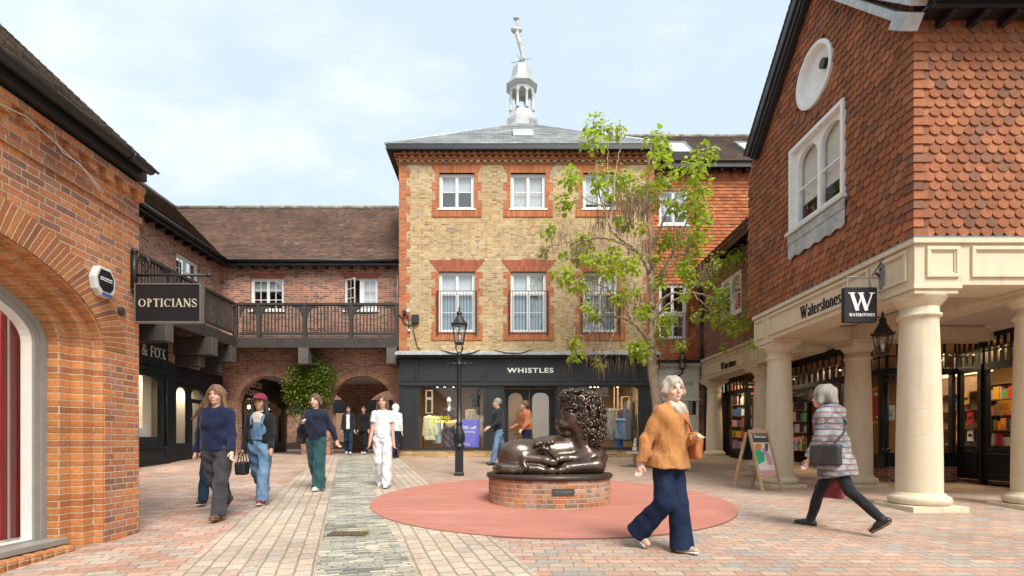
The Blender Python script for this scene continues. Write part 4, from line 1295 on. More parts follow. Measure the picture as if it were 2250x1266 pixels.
# eaves and roofs
mb = MB(); mb.box(-9.30, -3.34, 17.56, 17.62, 7.22, 7.40); mb.box(-9.30, -3.34, 17.62, YW - .002, 7.30, 7.36); mb.box(-9.26, -9.20, 7.5, 17.555, 7.22, 7.40); mb.box(XW2 + .002, -9.26, 7.5, 17.9, 7.30, 7.36)
for k in range(14): mb.box(-8.9 + k * .42, -8.82 + k * .42, 17.625, YW - .002, 7.19, 7.295)
for k in range(20): mb.box(XW2 + .002, -9.265, 9.0 + k * .42, 9.08 + k * .42, 7.19, 7.295)
mb.build('fascia', M['black_gutter'], wb)
mb = MB(); mb.tube([(-9.15, 17.50, 7.36), (-3.36, 17.50, 7.36)], .055, 8); mb.tube([(-9.14, 7.5, 7.36), (-9.14, 17.50, 7.36)], .055, 8); mb.build('gutter', M['black_gutter'], wb, True)
mb = MB()
roof(mb, (-9.25, 17.50, 7.40), (-3.30, 17.50, 7.40), (-3.30, 20.9, 10.62), (-13.0, 20.9, 10.62)); roof(mb, (-13.0, 24.4, 7.4), (-3.3, 24.4, 7.4), (-3.3, 20.9, 10.62), (-13.0, 20.9, 10.62))
mb.build('roof', M['roof_brown'], wb, recalc=False)
mb = MB(); roof(mb, (-9.20, 7.0, 7.40), (-9.20, 17.50, 7.40), (-13.0, 20.9, 10.62), (-13.0, 7.0, 10.62)); mb.build('side_roof', M['roof_dark'], wb, recalc=False)
mb = MB(); mb.tube([(-13.05, 20.9, 10.63), (-3.3, 20.9, 10.63)], .10, 8); mb.tube([(-13.0, 7.0, 10.63), (-13.0, 20.95, 10.63)], .10, 8); mb.build('ridge_tiles', M['roof_grey'], wb, True)
mb = MB(); mb.tube([(-3.52, YW - .06, 7.2), (-3.52, YW - .06, 6.2), (-3.50, YW - .06, 5.9), (-3.42, YW - .05, 5.72)], .022, 8); mb.build('downpipe', M['cable_white'], wb, True)
# passage behind the arches
mb = MB()
mb.box(-9.5, -3.3, YW + .335, 22.0, 3.72, 3.80); mb.build('passage_ceiling', M['white_dull'], wb)
mb = MB(); mb.slab(FR(22.0), rect(-12, -2.5, .4, 4.6), [arch(-9.10, -6.28, .5, 2.1, 1.41, 20), arch(-5.93, -3.12, .5, 2.1, 1.41, 20)], 0, .3); mb.build('passage_back_wall', M['brick_wing'], wb)
mb = MB(); mb.box(-3.36, -3.1, YW + .336, 21.998, .4, 3.715); mb.build('passage_side_wall', M['brick_wing'], wb)

# far building seen through the passage
fb = thing('far_building', 'brick shop building with dark fascia glimpsed through the arched passage', 'building', (-6, 30, .87))
mb = MB(); mb.box(-16, 2, 30, 34, .6, 7.0); mb.build('wall', M['brick_right'], fb)
mb = MB(); mb.box(-16, 2, 29.86, 29.998, 3.0, 3.7); mb.build('fascia', M['shop_black'], fb)
mb = MB()
for k in range(6): mb.box(-14 + k * 2.3, -12.3 + k * 2.3, 29.9, 29.998, 1.3, 2.95)
mb.build('shop_window', M['tan_wall'], fb)
mb = MB(); mb.box(-16, 2, 29.9, 29.998, .8, 1.25); mb.build('stall_riser', M['dark_int'], fb)

# coffee shop front inside the passage
cf = thing('coffee_shopfront', 'dark coffee shop front with cream lettering inside the left arch', 'shopfront', (-9.1, 19.6, .84))
mc = LX(-9.05)
mb = MB(); mb.slab(mc, rect(18.24, 21.99, .7, 3.71), [rtop(18.45, 19.7, 1.3, 2.85, .25), rtop(19.85, 21.6, 1.3, 2.85, .25)], 0, .12); mb.build('frame', M['shop_black'], cf)
mb = MB(); mb.face([mc(18.4, 1.2, .08), mc(21.7, 1.2, .08), mc(21.7, 2.9, .08), mc(18.4, 2.9, .08)]); mb.build('pane', M['glass'], cf)
mb = MB(); mb.pbox(mc, 18.24, 21.99, .8, 3.7, .9, .95); mb.build('back_wall', M['tan_wall'], cf)
mb = MB()
for k in range(4): mb.ellip((-9.4, 18.75 + k * .8, 2.6), (.05, .05, .07))
mb.build('ceiling_lamp', M['bulb'], cf)
pl = thing('potted_plant', 'leafy green plant in the coffee shop window of the left arch', 'plant', (-9.35, 18.9, 1.3))
mb = MB(); mb.lathe([(.09, 0), (.12, .02), (.14, .24), (.13, .24)], (-9.35, 18.9, 1.3), 14); mb.build('pot', M['off_white'], pl, True)
mb = MB()
for k in range(160):
    a, b, r_ = rng.uniform(0, 6.28), rng.uniform(-.6, 1.5), rng.uniform(.1, .38)
    c = Vector((-9.35 + r_ * math.cos(a) * math.cos(b), 18.9 + r_ * math.sin(a) * math.cos(b), 1.9 + r_ * math.sin(b)))
    q = Vector((rng.gauss(0, 1), rng.gauss(0, 1), rng.gauss(0, 1))).normalized(); e = q.cross(Vector((0, 0, 1))).normalized()
    mb.face([c, c + q * .07 + e * .035, c + q * .15, c + q * .07 - e * .035], rn=rng.random())
mb.build('leaves', M['shrub_leaf'], pl, recalc=False)

# ------------------------------------------------------------------ balcony
YB, XB = 17.05, -8.6
ba = thing('timber_balcony', 'dark timber balcony with slim balusters running under the brick range windows', 'balcony', (XB, YB, 4.35))
mb = MB(); mb.box(XB, -3.32, YB, YB + .16, 4.36, 4.70); mb.build('front_beam', M['timber'], ba, bevel=.008)
mb = MB(); mb.box(XB - .0, XB - .16, 9.0, YB - .002, 4.36, 4.70); mb.build('side_beam', M['timber'], ba, bevel=.008)
mb = MB(); mb.box(-9.54, -3.32, YB + .162, YW - .002, 4.60, 4.66); mb.box(-9.54, XB - .162, 9.0, YB + .161, 4.60, 4.66); mb.build('deck', M['timber'], ba)
mb = MB(); mb.box(XB - .05, -3.32, YB + .01, YB + .13, 5.75, 5.83); mb.box(XB - .01, XB - .13, 9.0, YB + .009, 5.75, 5.83); mb.build('handrail', M['timber'], ba, bevel=.01)
mb = MB(); mb.box(XB + .07, -3.32, YB + .04, YB + .10, 4.80, 4.88); mb.box(XB - .04, XB - .10, 9.0, YB - .07, 4.80, 4.88); mb.build('bottom_rail', M['timber'], ba)
fp = [sx(p, YB) for p in (567, 668, 770, 871)]
sp = [15.2, 13.75, 12.35, 10.9, 9.5]
for x_ in [XB - .07] + fp:
    mb = MB(); mb.box(x_ - .065, x_ + .065, YB + .005, YB + .135, 4.702, 5.747); mb.build('post', M['timber'], ba, bevel=.008)
for y_ in sp:
    mb = MB(); mb.box(XB - .135, XB - .005, y_ - .065, y_ + .065, 4.702, 5.747); mb.build('post', M['timber'], ba, bevel=.008)
mb = MB(); allx = [XB] + fp
for a, b in zip(allx, allx[1:]):
    n = max(2, int(round((b - a - .14) / .112)))
    for k in range(1, n):
        x_ = a + .07 + (b - a - .14) * k / n; mb.box(x_ - .017, x_ + .017, YB + .052, YB + .088, 4.882, 5.748)
mb.build('balusters', M['timber'], ba)
mb = MB(); ally = [YB] + sp
for a, b in zip(ally, ally[1:]):
    n = max(2, int(round((a - b - .14) / .112)))
    for k in range(1, n):
        y_ = b + .07 + (a - b - .14) * k / n; mb.box(XB - .052, XB - .088, y_ - .017, y_ + .017, 4.882, 5.748)
mb.build('side_balusters', M['timber'], ba)
for i, x_ in enumerate(allx):
    for s_ in ((1,) if i == 0 else ((-1,) if i == len(allx) - 1 else (-1, 1))):
        x0 = x_ + s_ * .066
        pts = [(x0, 5.749), (x0 + s_ * .30, 5.749)] + [(x0 + s_ * (.30 - .26 * math.sin(t)) , 5.69 - .27 * (1 - math.cos(t))) for t in [k * math.pi / 12 for k in range(7)]] + [(x0, 5.36)]
        mb = MB(); mb.slab(FR(YB + .04), pts, [], 0, .05); mb.build('curved_brace', M['timber'], ba)
for y_ in sp[:3]:
    for s_ in (-1, 1):
        y0 = y_ + s_ * .066
        pts = [(y0, 5.749), (y0 + s_ * .30, 5.749)] + [(y0 + s_ * (.30 - .26 * math.sin(t)), 5.69 - .27 * (1 - math.cos(t))) for t in [k * math.pi / 12 for k in range(7)]] + [(y0, 5.36)]
        mb = MB(); mb.slab(LX(XB - .04), pts, [], 0, .05); mb.build('curved_brace', M['timber'], ba)
for px in (666, 860):
    x_ = sx(px, 17.0); mb = MB(); mb.box(x_ - .165, x_ + .165, 17.0, YW - .003, 3.83, 4.355); mb.build('joist_end', M['timber_end'], ba, bevel=.01)
for y_, z0, z1, xe in ((15.4, 3.83, 4.355, -8.42), (15.5, 3.52, 3.825, -8.85), (16.75, 3.83, 4.355, -8.55), (16.8, 3.5, 3.825, -8.95), (13.3, 3.83, 4.355, -8.42)):
    mb = MB(); mb.box(XW2 + .003, xe, y_ - .16, y_ + .16, z0, z1); mb.build('joist', M['timber'], ba, bevel=.01)
    mb = MB(); mb.box(xe + .001, xe + .012, y_ - .155, y_ + .155, z0 + .005, z1 - .005); mb.build('joist_end', M['timber_end'], ba)

# ------------------------------------------------------------------ navy shopfront under the balcony
ns = thing('navy_shopfront', 'dark navy panelled shopfront beneath the timber balcony with silver lettering', 'shopfront', (-9.3, 14.5, .65))
mn = LX(-9.28)
mb = MB(); mb.slab(mn, rect(10.0, 14.62, 1.12, 4.28), [rtop(11.2, 14.42, 1.42, 3.02, .34)], 0, .12)
mb.pbox(mn, 10.0, 14.62, .45, 1.119, -.02, .12)
for u0, u1 in ((11.9, 13.2), (13.3, 14.5)): mb.ring(mn, u0, u1, .78, 1.06, .035, -.035, -.021)
mb.pbox(mn, 10.0, 14.64, 1.12, 1.17, -.07, .0); mb.pbox(mn, 10.0, 14.64, 3.18, 3.28, -.05, .0); mb.pbox(mn, 10, 14.64, .55, .72, -.05, -.0205)
mb.build('frame', M['shop_navy'], ns, bevel=.006)
mb = MB(); mb.pbox(mn, 10.4, 14.25, 3.36, 3.98, -.03, .0); mb.ring(mn, 10.36, 14.30, 3.32, 4.02, .035, -.05, -.0305); mb.build('sign_board', M['shop_navy'], ns)
mb = MB(); mb.tube([mn(14.5, 1.2, -.03), mn(14.5, 3.1, -.03)], .03, 8); mb.lathe([(.05, 0), (.055, .03), (.04, .06)], mn(14.5, 2.6, -.03), 10); mb.build('colonette', M['shop_navy'], ns, True)
m3 = LX(XW2 + .03)
mb = MB(); mb.slab(m3, rect(14.66, YW - .003, .95, 3.548), [rtop(15.35, 15.95, 1.25, 2.92, .22), rtop(16.1, 16.75, 2.62, 2.92, .2), rtop(16.9, 17.5, 1.25, 2.92, .22), rect(16.16, 16.7, 1.15, 2.5)], -.01, .10)
mb.pbox(m3, 14.64, 15.2, .7, 3.548, -.10, -.011); mb.pbox(m3, 14.66, YW - .003, .5, .949, -.03, .1); mb.pbox(m3, 15.2, YW - .003, 3.05, 3.20, -.08, -.011)
mb.build('entrance_frame', M['shop_navy'], ns, bevel=.005)
mb = MB(); mb.face([mn(11, 1.3, .07), mn(14.5, 1.3, .07), mn(14.5, 3.1, .07), mn(11, 3.1, .07)]); mb.face([m3(15.2, 1.1, .06), m3(17.6, 1.1, .06), m3(17.6, 3, .06), m3(15.2, 3, .06)]); mb.build('pane', M['glass'], ns)
mb = MB(); mb.pbox(mn, 10, 14.6, .9, 3.3, 1.25, 1.3); mb.pbox(mn, 14.0, 14.35, 1.2, 3.2, .3, 1.24); mb.pbox(m3, 14.7, 17.9, .9, 3.3, .55, .6); mb.build('inner_wall', M['cream_wall'], ns)
mb = MB(); mb.pbox(mn, 10, 14.6, 1.20, 1.30, .121, 1.24); mb.pbox(mn, 10, 14.6, 3.25, 3.30, .121, 1.24); mb.build('display_floor', M['off_white'], ns)
mb = MB(); mb.ellip(mn(13.75, 2.86, .7), (.06, .06, .06)); mb.ellip(mn(13.0, 2.86, .7), (.06, .06, .06)); mb.build('spot_lamp', M['bulb'], ns, True)
mb = MB(); mb.pbox(mn, 13.55, 13.95, 1.32, 2.15, .9, .95); mb.ring(mn, 13.5, 14.0, 1.305, 2.2, .06, .88, .97); o = mb.build('mirror', M['dark_int'], None); tag(o, 'dark framed mirror standing inside the navy shopfront window', 'mirror')
mb = MB(); mb.slab(mn, [(13.55, 1.305), (14.12, 1.305), (14.06, 1.66), (13.55, 1.66)], [], .20, .23); o = mb.build('window_card', M['book_white'], None); tag(o, 'plain white card propped at the foot of the navy shopfront window', 'card')
# ------------------------------------------------------------------ central three storey building
YM = 17.0
fx = lambda px: (px - CX) / 67.65
fz = lambda py: EYE + (CY - py) / 67.65
ML, MR = -3.296, 4.98
mbd = thing('yellow_brick_building', 'three storey yellow brick building with orange brick trim, slate pyramid roof and white cupola', 'building', (.84, YM, .8))
m = FR(YM)
up_w = [(fx(a), fx(b), fz(459), fz(380)) for a, b in ((965, 1042), (1122, 1199), (1281, 1356))]
lo_w = [(fx(a), fx(b), fz(730), fz(597)) for a, b in ((964, 1044), (1122, 1201), (1281, 1358))]
mb = MB(); mb.slab(m, rect(ML, MR, 4.05, 10.62), [rect(*w) for w in up_w + lo_w], 0, .32); mb.build('wall', M['brick_yellow'], mbd)
mb = MB(); mb.slab(RX(ML), rect(YM + .321, 25.2, .5, 10.62), [], 0, .3); mb.slab(LX(MR), rect(YM + .321, 25.2, .5, 10.62), [], 0, .3); mb.box(ML, MR, 25.21, 25.5, .5, 10.62); mb.build('side_wall', M['brick_yellow'], mbd)
# corner quoins, toothed window surrounds
mb = MB(); hq = .289
k = 0; z = 4.10
while z < 10.28:
    wd = .24 if k % 2 else .36
    mb.pbox(m, ML - .006, ML + wd, z, min(z + hq, 10.30), -.006, .05); mb.pbox(m, MR - wd, MR + .006, z, min(z + hq, 10.30), -.006, .05)
    k += 1; z += hq
mb.build('corner_quoins', M['brick_orange'], mbd)
for (u0, u1, v0, v1) in up_w + lo_w:
    mb = MB(); k = 0; z = v0
    while z < v1 - .02:
        wd = .12 if k % 2 else .24; zt = min(z + hq, v1)
        mb.pbox(m, u0 - wd, u0 + .001, z, zt, -.005, .1); mb.pbox(m, u1 - .001, u1 + wd, z, zt, -.005, .1)
        k += 1; z += hq
    mb.build('window_surround', M['brick_orange'], mbd)
for (u0, u1, v0, v1) in up_w:
    mb = MB(); mb.slab(m, [(u0 - .14, v1), (u1 + .14, v1), (u1 + .28, v1 + .27), (u0 - .28, v1 + .27)], [], -.009, .1); mb.build('window_head', M['brick_orange_soldier'], mbd)
for (u0, u1, v0, v1) in up_w + lo_w:
    mb = MB(); mb.pbox(m, u0 - .24, u1 + .24, v0 - .265, v0 - .015, -.03, .1); mb.build('brick_sill', M['brick_orange_soldier'], mbd)
for (u0, u1, v0, v1) in lo_w:
    c = (u0 + u1) / 2; mb = MB()
    mb.slab(m, [(u0 - .02, v1), (u1 + .02, v1), (u1 + .32, v1 + .37), (c + .22, v1 + .37), (c + .19, v1 + .42), (c - .19, v1 + .42), (c - .22, v1 + .37), (u0 - .32, v1 + .37)], [], -.009, .1); mb.build('gauged_arch', M['brick_gauged'], mbd)
for i, w in enumerate(up_w): casement(mbd, m, *w, 1, 2, blind=[(.52, .97, 'blind_grey')] if i == 0 else [(.03, .97, 'white_dull')] if i == 1 else [(.2, .97, 'blind_grey')], back=.5)
for i, w in enumerate(lo_w):
    casement(mbd, m, *w, 1, 2, transom=fz(642), blind=[(.03, .66, 'blind_blue'), (.70, .97, 'blind_grey')], sill=False)
    mb = MB(); u0, u1, z0, z1 = w[0] - .04, w[1] + .04, fz(733), fz(641)
    mb.tube([m(u0, z1, -.06), m(u1, z1, -.06)], .013, 6); mb.tube([m(u0, z0 + .02, -.06), m(u1, z0 + .02, -.06)], .012, 6)
    for u in (u0, u1): mb.pbox(m, u - .018, u + .018, z0 - .06, z1 + .01, -.08, .0)
    for k in range(1, 12): mb.pbox(m, u0 + (u1 - u0) * k / 12 - .006, u0 + (u1 - u0) * k / 12 + .006, z0 + .025, z1, -.066, -.054)
    mb.build('window_railing', M['iron'], mbd)
# cornice
def course(mb, z0, z1, o, side=True):
    mb.box(ML - o, MR + o, YM - o, YM + .1, z0, z1); mb.box(ML - o, ML + .1, YM + .101, 25.4, z0, z1); mb.box(MR - .1, MR + o, YM + .101, 25.4, z0, z1)
mb = MB(); course(mb, 10.30, 10.345, .03); course(mb, 10.405, 10.455, .09); course(mb, 10.555, 10.60, .16); mb.build('cornice', M['brick_orange'], mbd)
mb = MB()
for k in range(37):
    u = ML + .02 + k * .2262
    mb.pbox(m, u, u + .115, 10.3455, 10.4045, -.085, .0); mb.pbox(m, u + .11, u + .225, 10.6005, 10.66, -.20, .0)
for k in range(34): mb.pbox(RX(ML), YM + .12 + k * .2262, YM + .235 + k * .2262, 10.3455, 10.4045, -.085, .0); mb.pbox(RX(ML), YM + .12 + k * .2262, YM + .235 + k * .2262, 10.6005, 10.66, -.2, .0)
mb.build('dentils', M['brick_band'], mbd)
mb = MB()
for k in range(74):
    u = ML + .0 + k * .1131; mb.slab(FR(YM), [(u, 10.456), (u + .112, 10.456), (u + .112 if k % 2 else u, 10.554)], [], -.135, -.0)
mb.build('zigzag_course', M['brick_orange'], mbd)
EV = .36
mb = MB(); mb.box(ML - EV, MR + EV, YM - EV, YM - .21, 10.60, 10.77); mb.box(ML - EV, ML - .2, YM - .209, 25.5, 10.60, 10.77); mb.box(MR + .2, MR + EV, YM - .209, 25.5, 10.60, 10.77)
mb.box(ML - .199, MR + .199, YM - .209, 25.2, 10.665, 10.70); mb.build('gutter', M['black_gutter'], mbd, bevel=.02)
c0 = [(ML - EV, YM - EV, 10.775), (MR + EV, YM - EV, 10.775), (MR + EV, 25.55, 10.775), (ML - EV, 25.55, 10.775)]; ap = (.85, 21.1, 14.12)
ap2 = (.851, 21.1, 14.12)
mb = MB()
for a, b in zip(c0, c0[1:] + c0[:1]): roof(mb, a, b, ap2, ap, .2, .014)
mb.build('roof', M['slate'], mbd, recalc=False)
mb = MB()
for a in c0: mb.tube([a, ap], .055, 8)
mb.build('hip_lead', M['lead'], mbd, True)
mb = MB(); pt = lambda t: (16.64 + t * 4.46, 10.775 + t * 3.345)
(y0, z0), (y1, z1) = pt(.30), pt(.46)
mb.add([(.42, y0, z0 + .03), (1.14, y0, z0 + .03), (1.14, y1, z1 + .03), (.42, y1, z1 + .03), (.42, y0, z0 + .16), (1.14, y0, z0 + .16), (1.14, y1, z1 + .16), (.42, y1, z1 + .16)],
       [(0, 3, 2, 1), (4, 5, 6, 7), (0, 1, 5, 4), (1, 2, 6, 5), (2, 3, 7, 6), (3, 0, 4, 7)]); mb.build('roof_vent', M['lead'], mbd, bevel=.02)
# cupola
CU = (.85, 21.1, 0); o8 = math.pi / 8
cup = MB(); cup.lathe([(.30, 13.75), (.66, 13.75), (.66, 14.06), (.60, 14.12), (.60, 14.20), (.52, 14.42), (.50, 14.50), (.1, 14.50)], CU, 8, o8)
cupo = cup.build('cupola', M['cupola_white'], mbd)
mb = MB(); mb.box(.85 - .60, .85 + .60, 20.5, 21.7, 13.55, 13.98); mb.build('cupola_base', M['lead_dark'], cupo)
R8 = .47
for k in range(8):
    a = o8 + k * math.pi / 4; px_, py_ = .85 + R8 * math.cos(a), 21.1 + R8 * math.sin(a)
    mb = MB(); mb.lathe([(.075, 14.50), (.075, 14.56), (.058, 14.58), (.052, 15.16), (.07, 15.19), (.07, 15.24)], (px_, py_, 0), 10); mb.build('column', M['cupola_white'], cupo, True)
mb = MB()
for k in range(8):
    a0, a1 = o8 + k * math.pi / 4, o8 + (k + 1) * math.pi / 4
    p0, p1 = Vector((.85 + .51 * math.cos(a0), 21.1 + .51 * math.sin(a0), 0)), Vector((.85 + .51 * math.cos(a1), 21.1 + .51 * math.sin(a1), 0))
    e = (p1 - p0); L = e.length; e.normalize(); nn = Vector((e.y, -e.x, 0))
    mm = lambda u, v, w, p0=p0, e=e, nn=nn: tuple(p0 + e * u - nn * w + Vector((0, 0, v)))
    A_ = [(0, 15.24)] + [(L / 2 - .125 * math.cos(t), 15.20 + .13 * math.sin(t)) for t in [math.pi * q / 10 for q in range(11)]] + [(L, 15.24), (L, 15.46), (0, 15.46)]
    mb.slab(mm, A_, [], 0, .08)
mb.build('arcade', M['cupola_white'], cupo)
mb = MB(); mb.lathe([(.5, 15.44), (.56, 15.46), (.60, 15.52), (.66, 15.54), (.665, 15.60), (.60, 15.62)], CU, 8, o8); mb.build('cornice', M['cupola_white'], cupo)
mb = MB(); mb.lathe([(.64, 15.60), (.60, 15.66), (.52, 15.76), (.455, 15.90), (.42, 16.08), (.395, 16.24), (.345, 16.36), (.26, 16.44), (.14, 16.49), (.04, 16.50)], CU, 8, o8); mb.build('dome', M['cupola_lead'], cupo)
mb = MB(); mb.lathe([(.02, 16.45), (.06, 16.50), (.10, 16.57), (.11, 16.63), (.09, 16.70), (.04, 16.75), (.02, 16.80), (.016, 17.0)], CU, 14); mb.build('finial', M['lead_dark'], cupo, True)
# figurehead weathervane
f0 = lambda px, py, dy=0: (.85 + (px - 1141) / 54.5, 21.1 + dy, EYE + (CY - py) / 54.5)
Fg = SDF(f0(1112, 160, -.3), f0(1165, 25, .3), .018)
def c_(a, b, ra, rb, k=.04, **kw): Fg.cap(f0(*a), f0(*b), ra * .8 / 54.5, rb * .8 / 54.5, k, **kw)
c_((1143, 128), (1137, 95), 3.2, 6.5); c_((1137, 95), (1131, 78), 6.5, 4.8); c_((1131, 78), (1131, 66), 5.5, 5.5); c_((1147, 130), (1139, 98), 2.2, 4.0)
Fg.ell(f0(1126, 66), (.16, .14, .12), .04); Fg.ell(f0(1137, 66), (.09, .10, .10), .04)
c_((1131, 56), (1131, 48), 2.6, 3.4); Fg.ell(f0(1129, 41), (.12, .10, .075), .03)
for a, b in (((1125, 41), (1122, 37)), ((1130, 40), (1131, 31)), ((1134, 41), (1137, 37))): c_(a, b, 1.8, .9, .02)
c_((1138, 62), (1141, 46), 1.6, 1.0, .02); c_((1135, 84), (1141, 76), 1.8, 1.3, .02); c_((1144, 112), (1147, 92), 1.5, 1.0, .02)
mesh_obj('weathervane_figure', *Fg.mesh(), M['cupola_white'], cupo)
mb = MB(); mb.tube([f0(1118, 139), f0(1164, 128)], .010, 6); mb.tube([f0(1130, 130, -.25), f0(1150, 137, .25)], .010, 6); mb.tube([f0(1141, 136), f0(1142, 122)], .022, 8); mb.build('weathervane_rods', M['lead_dark'], cupo, True)

# wall lights and cables
wl = thing('security_camera', 'small white domed security camera with black bracket on the orange brick corner', 'camera', m(fx(893), fz(690), 0))
mb = MB(); mb.pbox(m, fx(886), fx(893), fz(693), fz(685), -.16, .0); mb.build('bracket', M['iron'], wl)
mb = MB(); c = m(fx(898), fz(686), -.14); mb.ellip(c, (.062, .062, .06)); mb.build('dome', M['white_paint'], wl, True)
bx = thing('junction_box', 'square dark grey floodlight box on yellow brick beside the corner', 'box', m(fx(913), fz(703), 0))
mb = MB(); mb.pbox(m, fx(905), fx(921), fz(712), fz(693), -.12, -.001); mb.build('case', M['shop_grey'], bx, bevel=.01)
mb = MB(); mb.tube([m(fx(x_), fz(y_), -.03) for x_, y_ in ((877, 692), (884, 700), (890, 712), (899, 716), (905, 714))], .018, 6); mb.tube([m(fx(x_), fz(y_), -.03) for x_, y_ in ((896, 697), (899, 706), (898, 722))], .016, 6)
mb.tube([m(fx(x_), fz(y_), -.03) for x_, y_ in ((910, 712), (908, 728), (912, 740), (917, 762), (924, 768))], .014, 6); mb.build('cable', M['iron'], bx, True)
mb = MB(); c = m(fx(899), fz(727), -.05); mb.ellip(c, (.05, .05, .05)); o = mb.build('sensor', M['off_white'], None, True); tag(o, 'tiny pale motion sensor on yellow brick under the security camera', 'sensor')

# ------------------------------------------------------------------ grey shopfront
YS = 16.9
hx = lambda px: (px - CX) / 68.05
hz = lambda py: EYE + (CY - py) / 68.05
gs = thing('grey_shopfront', 'charcoal grey panelled shopfront with bold white capitals on the fascia', 'shopfront', (.85, YS, .8))
m = FR(YS)
uL, uR, d0, d1 = hx(877), hx(1441), hx(1107), hx(1223)
mb = MB()
outer = [(uL, 1.06), (d0, 1.06), (d0, 3.13), (d1, 3.13), (d1, 1.06), (uR, 1.06), (uR, 3.98), (uL, 3.98)]
W1, W2 = (hx(921), hx(1062), 1.12, hz(850)), (hx(1265), hx(1403), 1.12, hz(850))
mb.slab(m, outer, [rtop(*W1, .16), rtop(*W2, .16)], 0, .098)
P = lambda a, b, y0, y1, t=.045, o=.022: mb.ring(m, hx(a), hx(b), hz(y1), hz(y0), t, -o, -.001)
for a, b in ((881, 911), (920, 1060), (1070, 1257), (1268, 1402), (1411, 1437)): P(a, b, 786, 838)
for a, b in ((881, 911), (1072, 1104), (1227, 1260), (1411, 1437)): P(a, b, 850, 982)
for a in (916, 1065, 1262, 1406): mb.pbox(m, hx(a) - .03, hx(a) + .03, hz(839), 3.975, -.045, -.0005)
mb.pbox(m, uL - .02, uR + .02, hz(848), hz(840), -.06, -.0008)
mb.pbox(m, uL - .02, d0, 1.045, 1.125, -.07, -.001); mb.pbox(m, d1, uR + .02, 1.045, 1.125, -.07, -.001)
mb.build('frame', M['shop_grey'], gs, bevel=.004)
mb = MB(); mb.box(uL - .03, uR + .03, 16.72, 16.995, 3.98, 4.06)
for k in range(120): mb.box(uL + k * .0695, uL + .04 + k * .0695, 16.685, 16.7195, 4.0, 4.055)
mb.build('dentil_strip', M['shop_black'], gs)
mb = MB(); mb.add([(uL - .08, 16.60, 4.061), (uR + .08, 16.60, 4.061), (uR + .08, 16.998, 4.061), (uL - .08, 16.998, 4.061), (uL - .08, 16.60, 4.13), (uR + .08, 16.60, 4.13), (uR + .08, 16.998, 4.25), (uL - .08, 16.998, 4.25)],
       [(0, 3, 2, 1), (4, 5, 6, 7), (0, 1, 5, 4), (1, 2, 6, 5), (2, 3, 7, 6), (3, 0, 4, 7)])
for k in range(9): mb.tube([(uL + .4 + k * .93, 16.60, 4.14), (uL + .4 + k * .93, 16.99, 4.26)], .022, 6)
mb.build('lead_cornice', M['lead'], gs)
mb = MB(); mb.tube([(-1.9, 16.62, 4.2), (-1.6, 16.58, 4.12), (-1.25, 16.58, 4.06), (-.95, 16.58, 4.1), (-.65, 16.6, 4.2)], .02, 6); mb.tube([(-.2, 16.62, 4.2), (.15, 16.58, 4.12), (.6, 16.58, 4.1), (1.0, 16.6, 4.2)], .016, 6); o = mb.build('cable', M['iron'], None, True); tag(o, 'dark cable sagging along the lead cornice above the grey shopfront', 'cable')
for a_, b_ in ((uL, d0), (d1, uR)): mb = MB(); mb.box(a_, b_, 16.88, 17.05, .5, 1.044); mb.build('brick_base', M['brick_band'], gs)
for w in (W1, W2):
    mb = MB(); mb.face([m(w[0] - .03, w[2] - .03, .05), m(w[1] + .03, w[2] - .03, .05), m(w[1] + .03, w[3] + .03, .05), m(w[0] - .03, w[3] + .03, .05)]); mb.build('pane', M['glass'], gs)
# recessed doors
md = FR(17.42)
mb = MB(); mb.box(d0 - .0, d0 + .05, YS + .1, 17.41, .7, 3.13); mb.box(d1 - .05, d1, YS + .1, 17.41, .7, 3.13); mb.box(d0 + .051, d1 - .051, YS + .1, 17.6, 3.08, 3.13); mb.build('door_recess', M['shop_grey'], gs)
dm = (d0 + d1) / 2
for a, b, g0_, g1_, hs_ in ((d0 + .052, dm - .01, hx(1119) - .02, hx(1151) - .02, 0), (dm + .01, d1 - .052, hx(1173) - .02, hx(1211) - .02, 1)):
    mb = MB(); mb.slab(md, rect(a, b, .80, 3.05), [rtop(g0_, g1_, 1.22, 2.93, .22)], 0, .06); dd = mb.build('door', M['shop_grey'], gs, bevel=.004)
    mb = MB(); mb.face([md(g0_ - .02, 1.2, .03), md(g1_ + .02, 1.2, .03), md(g1_ + .02, 2.95, .03), md(g0_ - .02, 2.95, .03)]); mb.build('pane', M['glass_sky'] if hs_ else M['glass'], dd)
    mb = MB(); mb.tube([md(dm + (.07 if hs_ else -.07), 1.75, -.05), md(dm + (.07 if hs_ else -.07), 2.05, -.05)], .014, 8); mb.build('handle', M['letter_white'], dd, True)
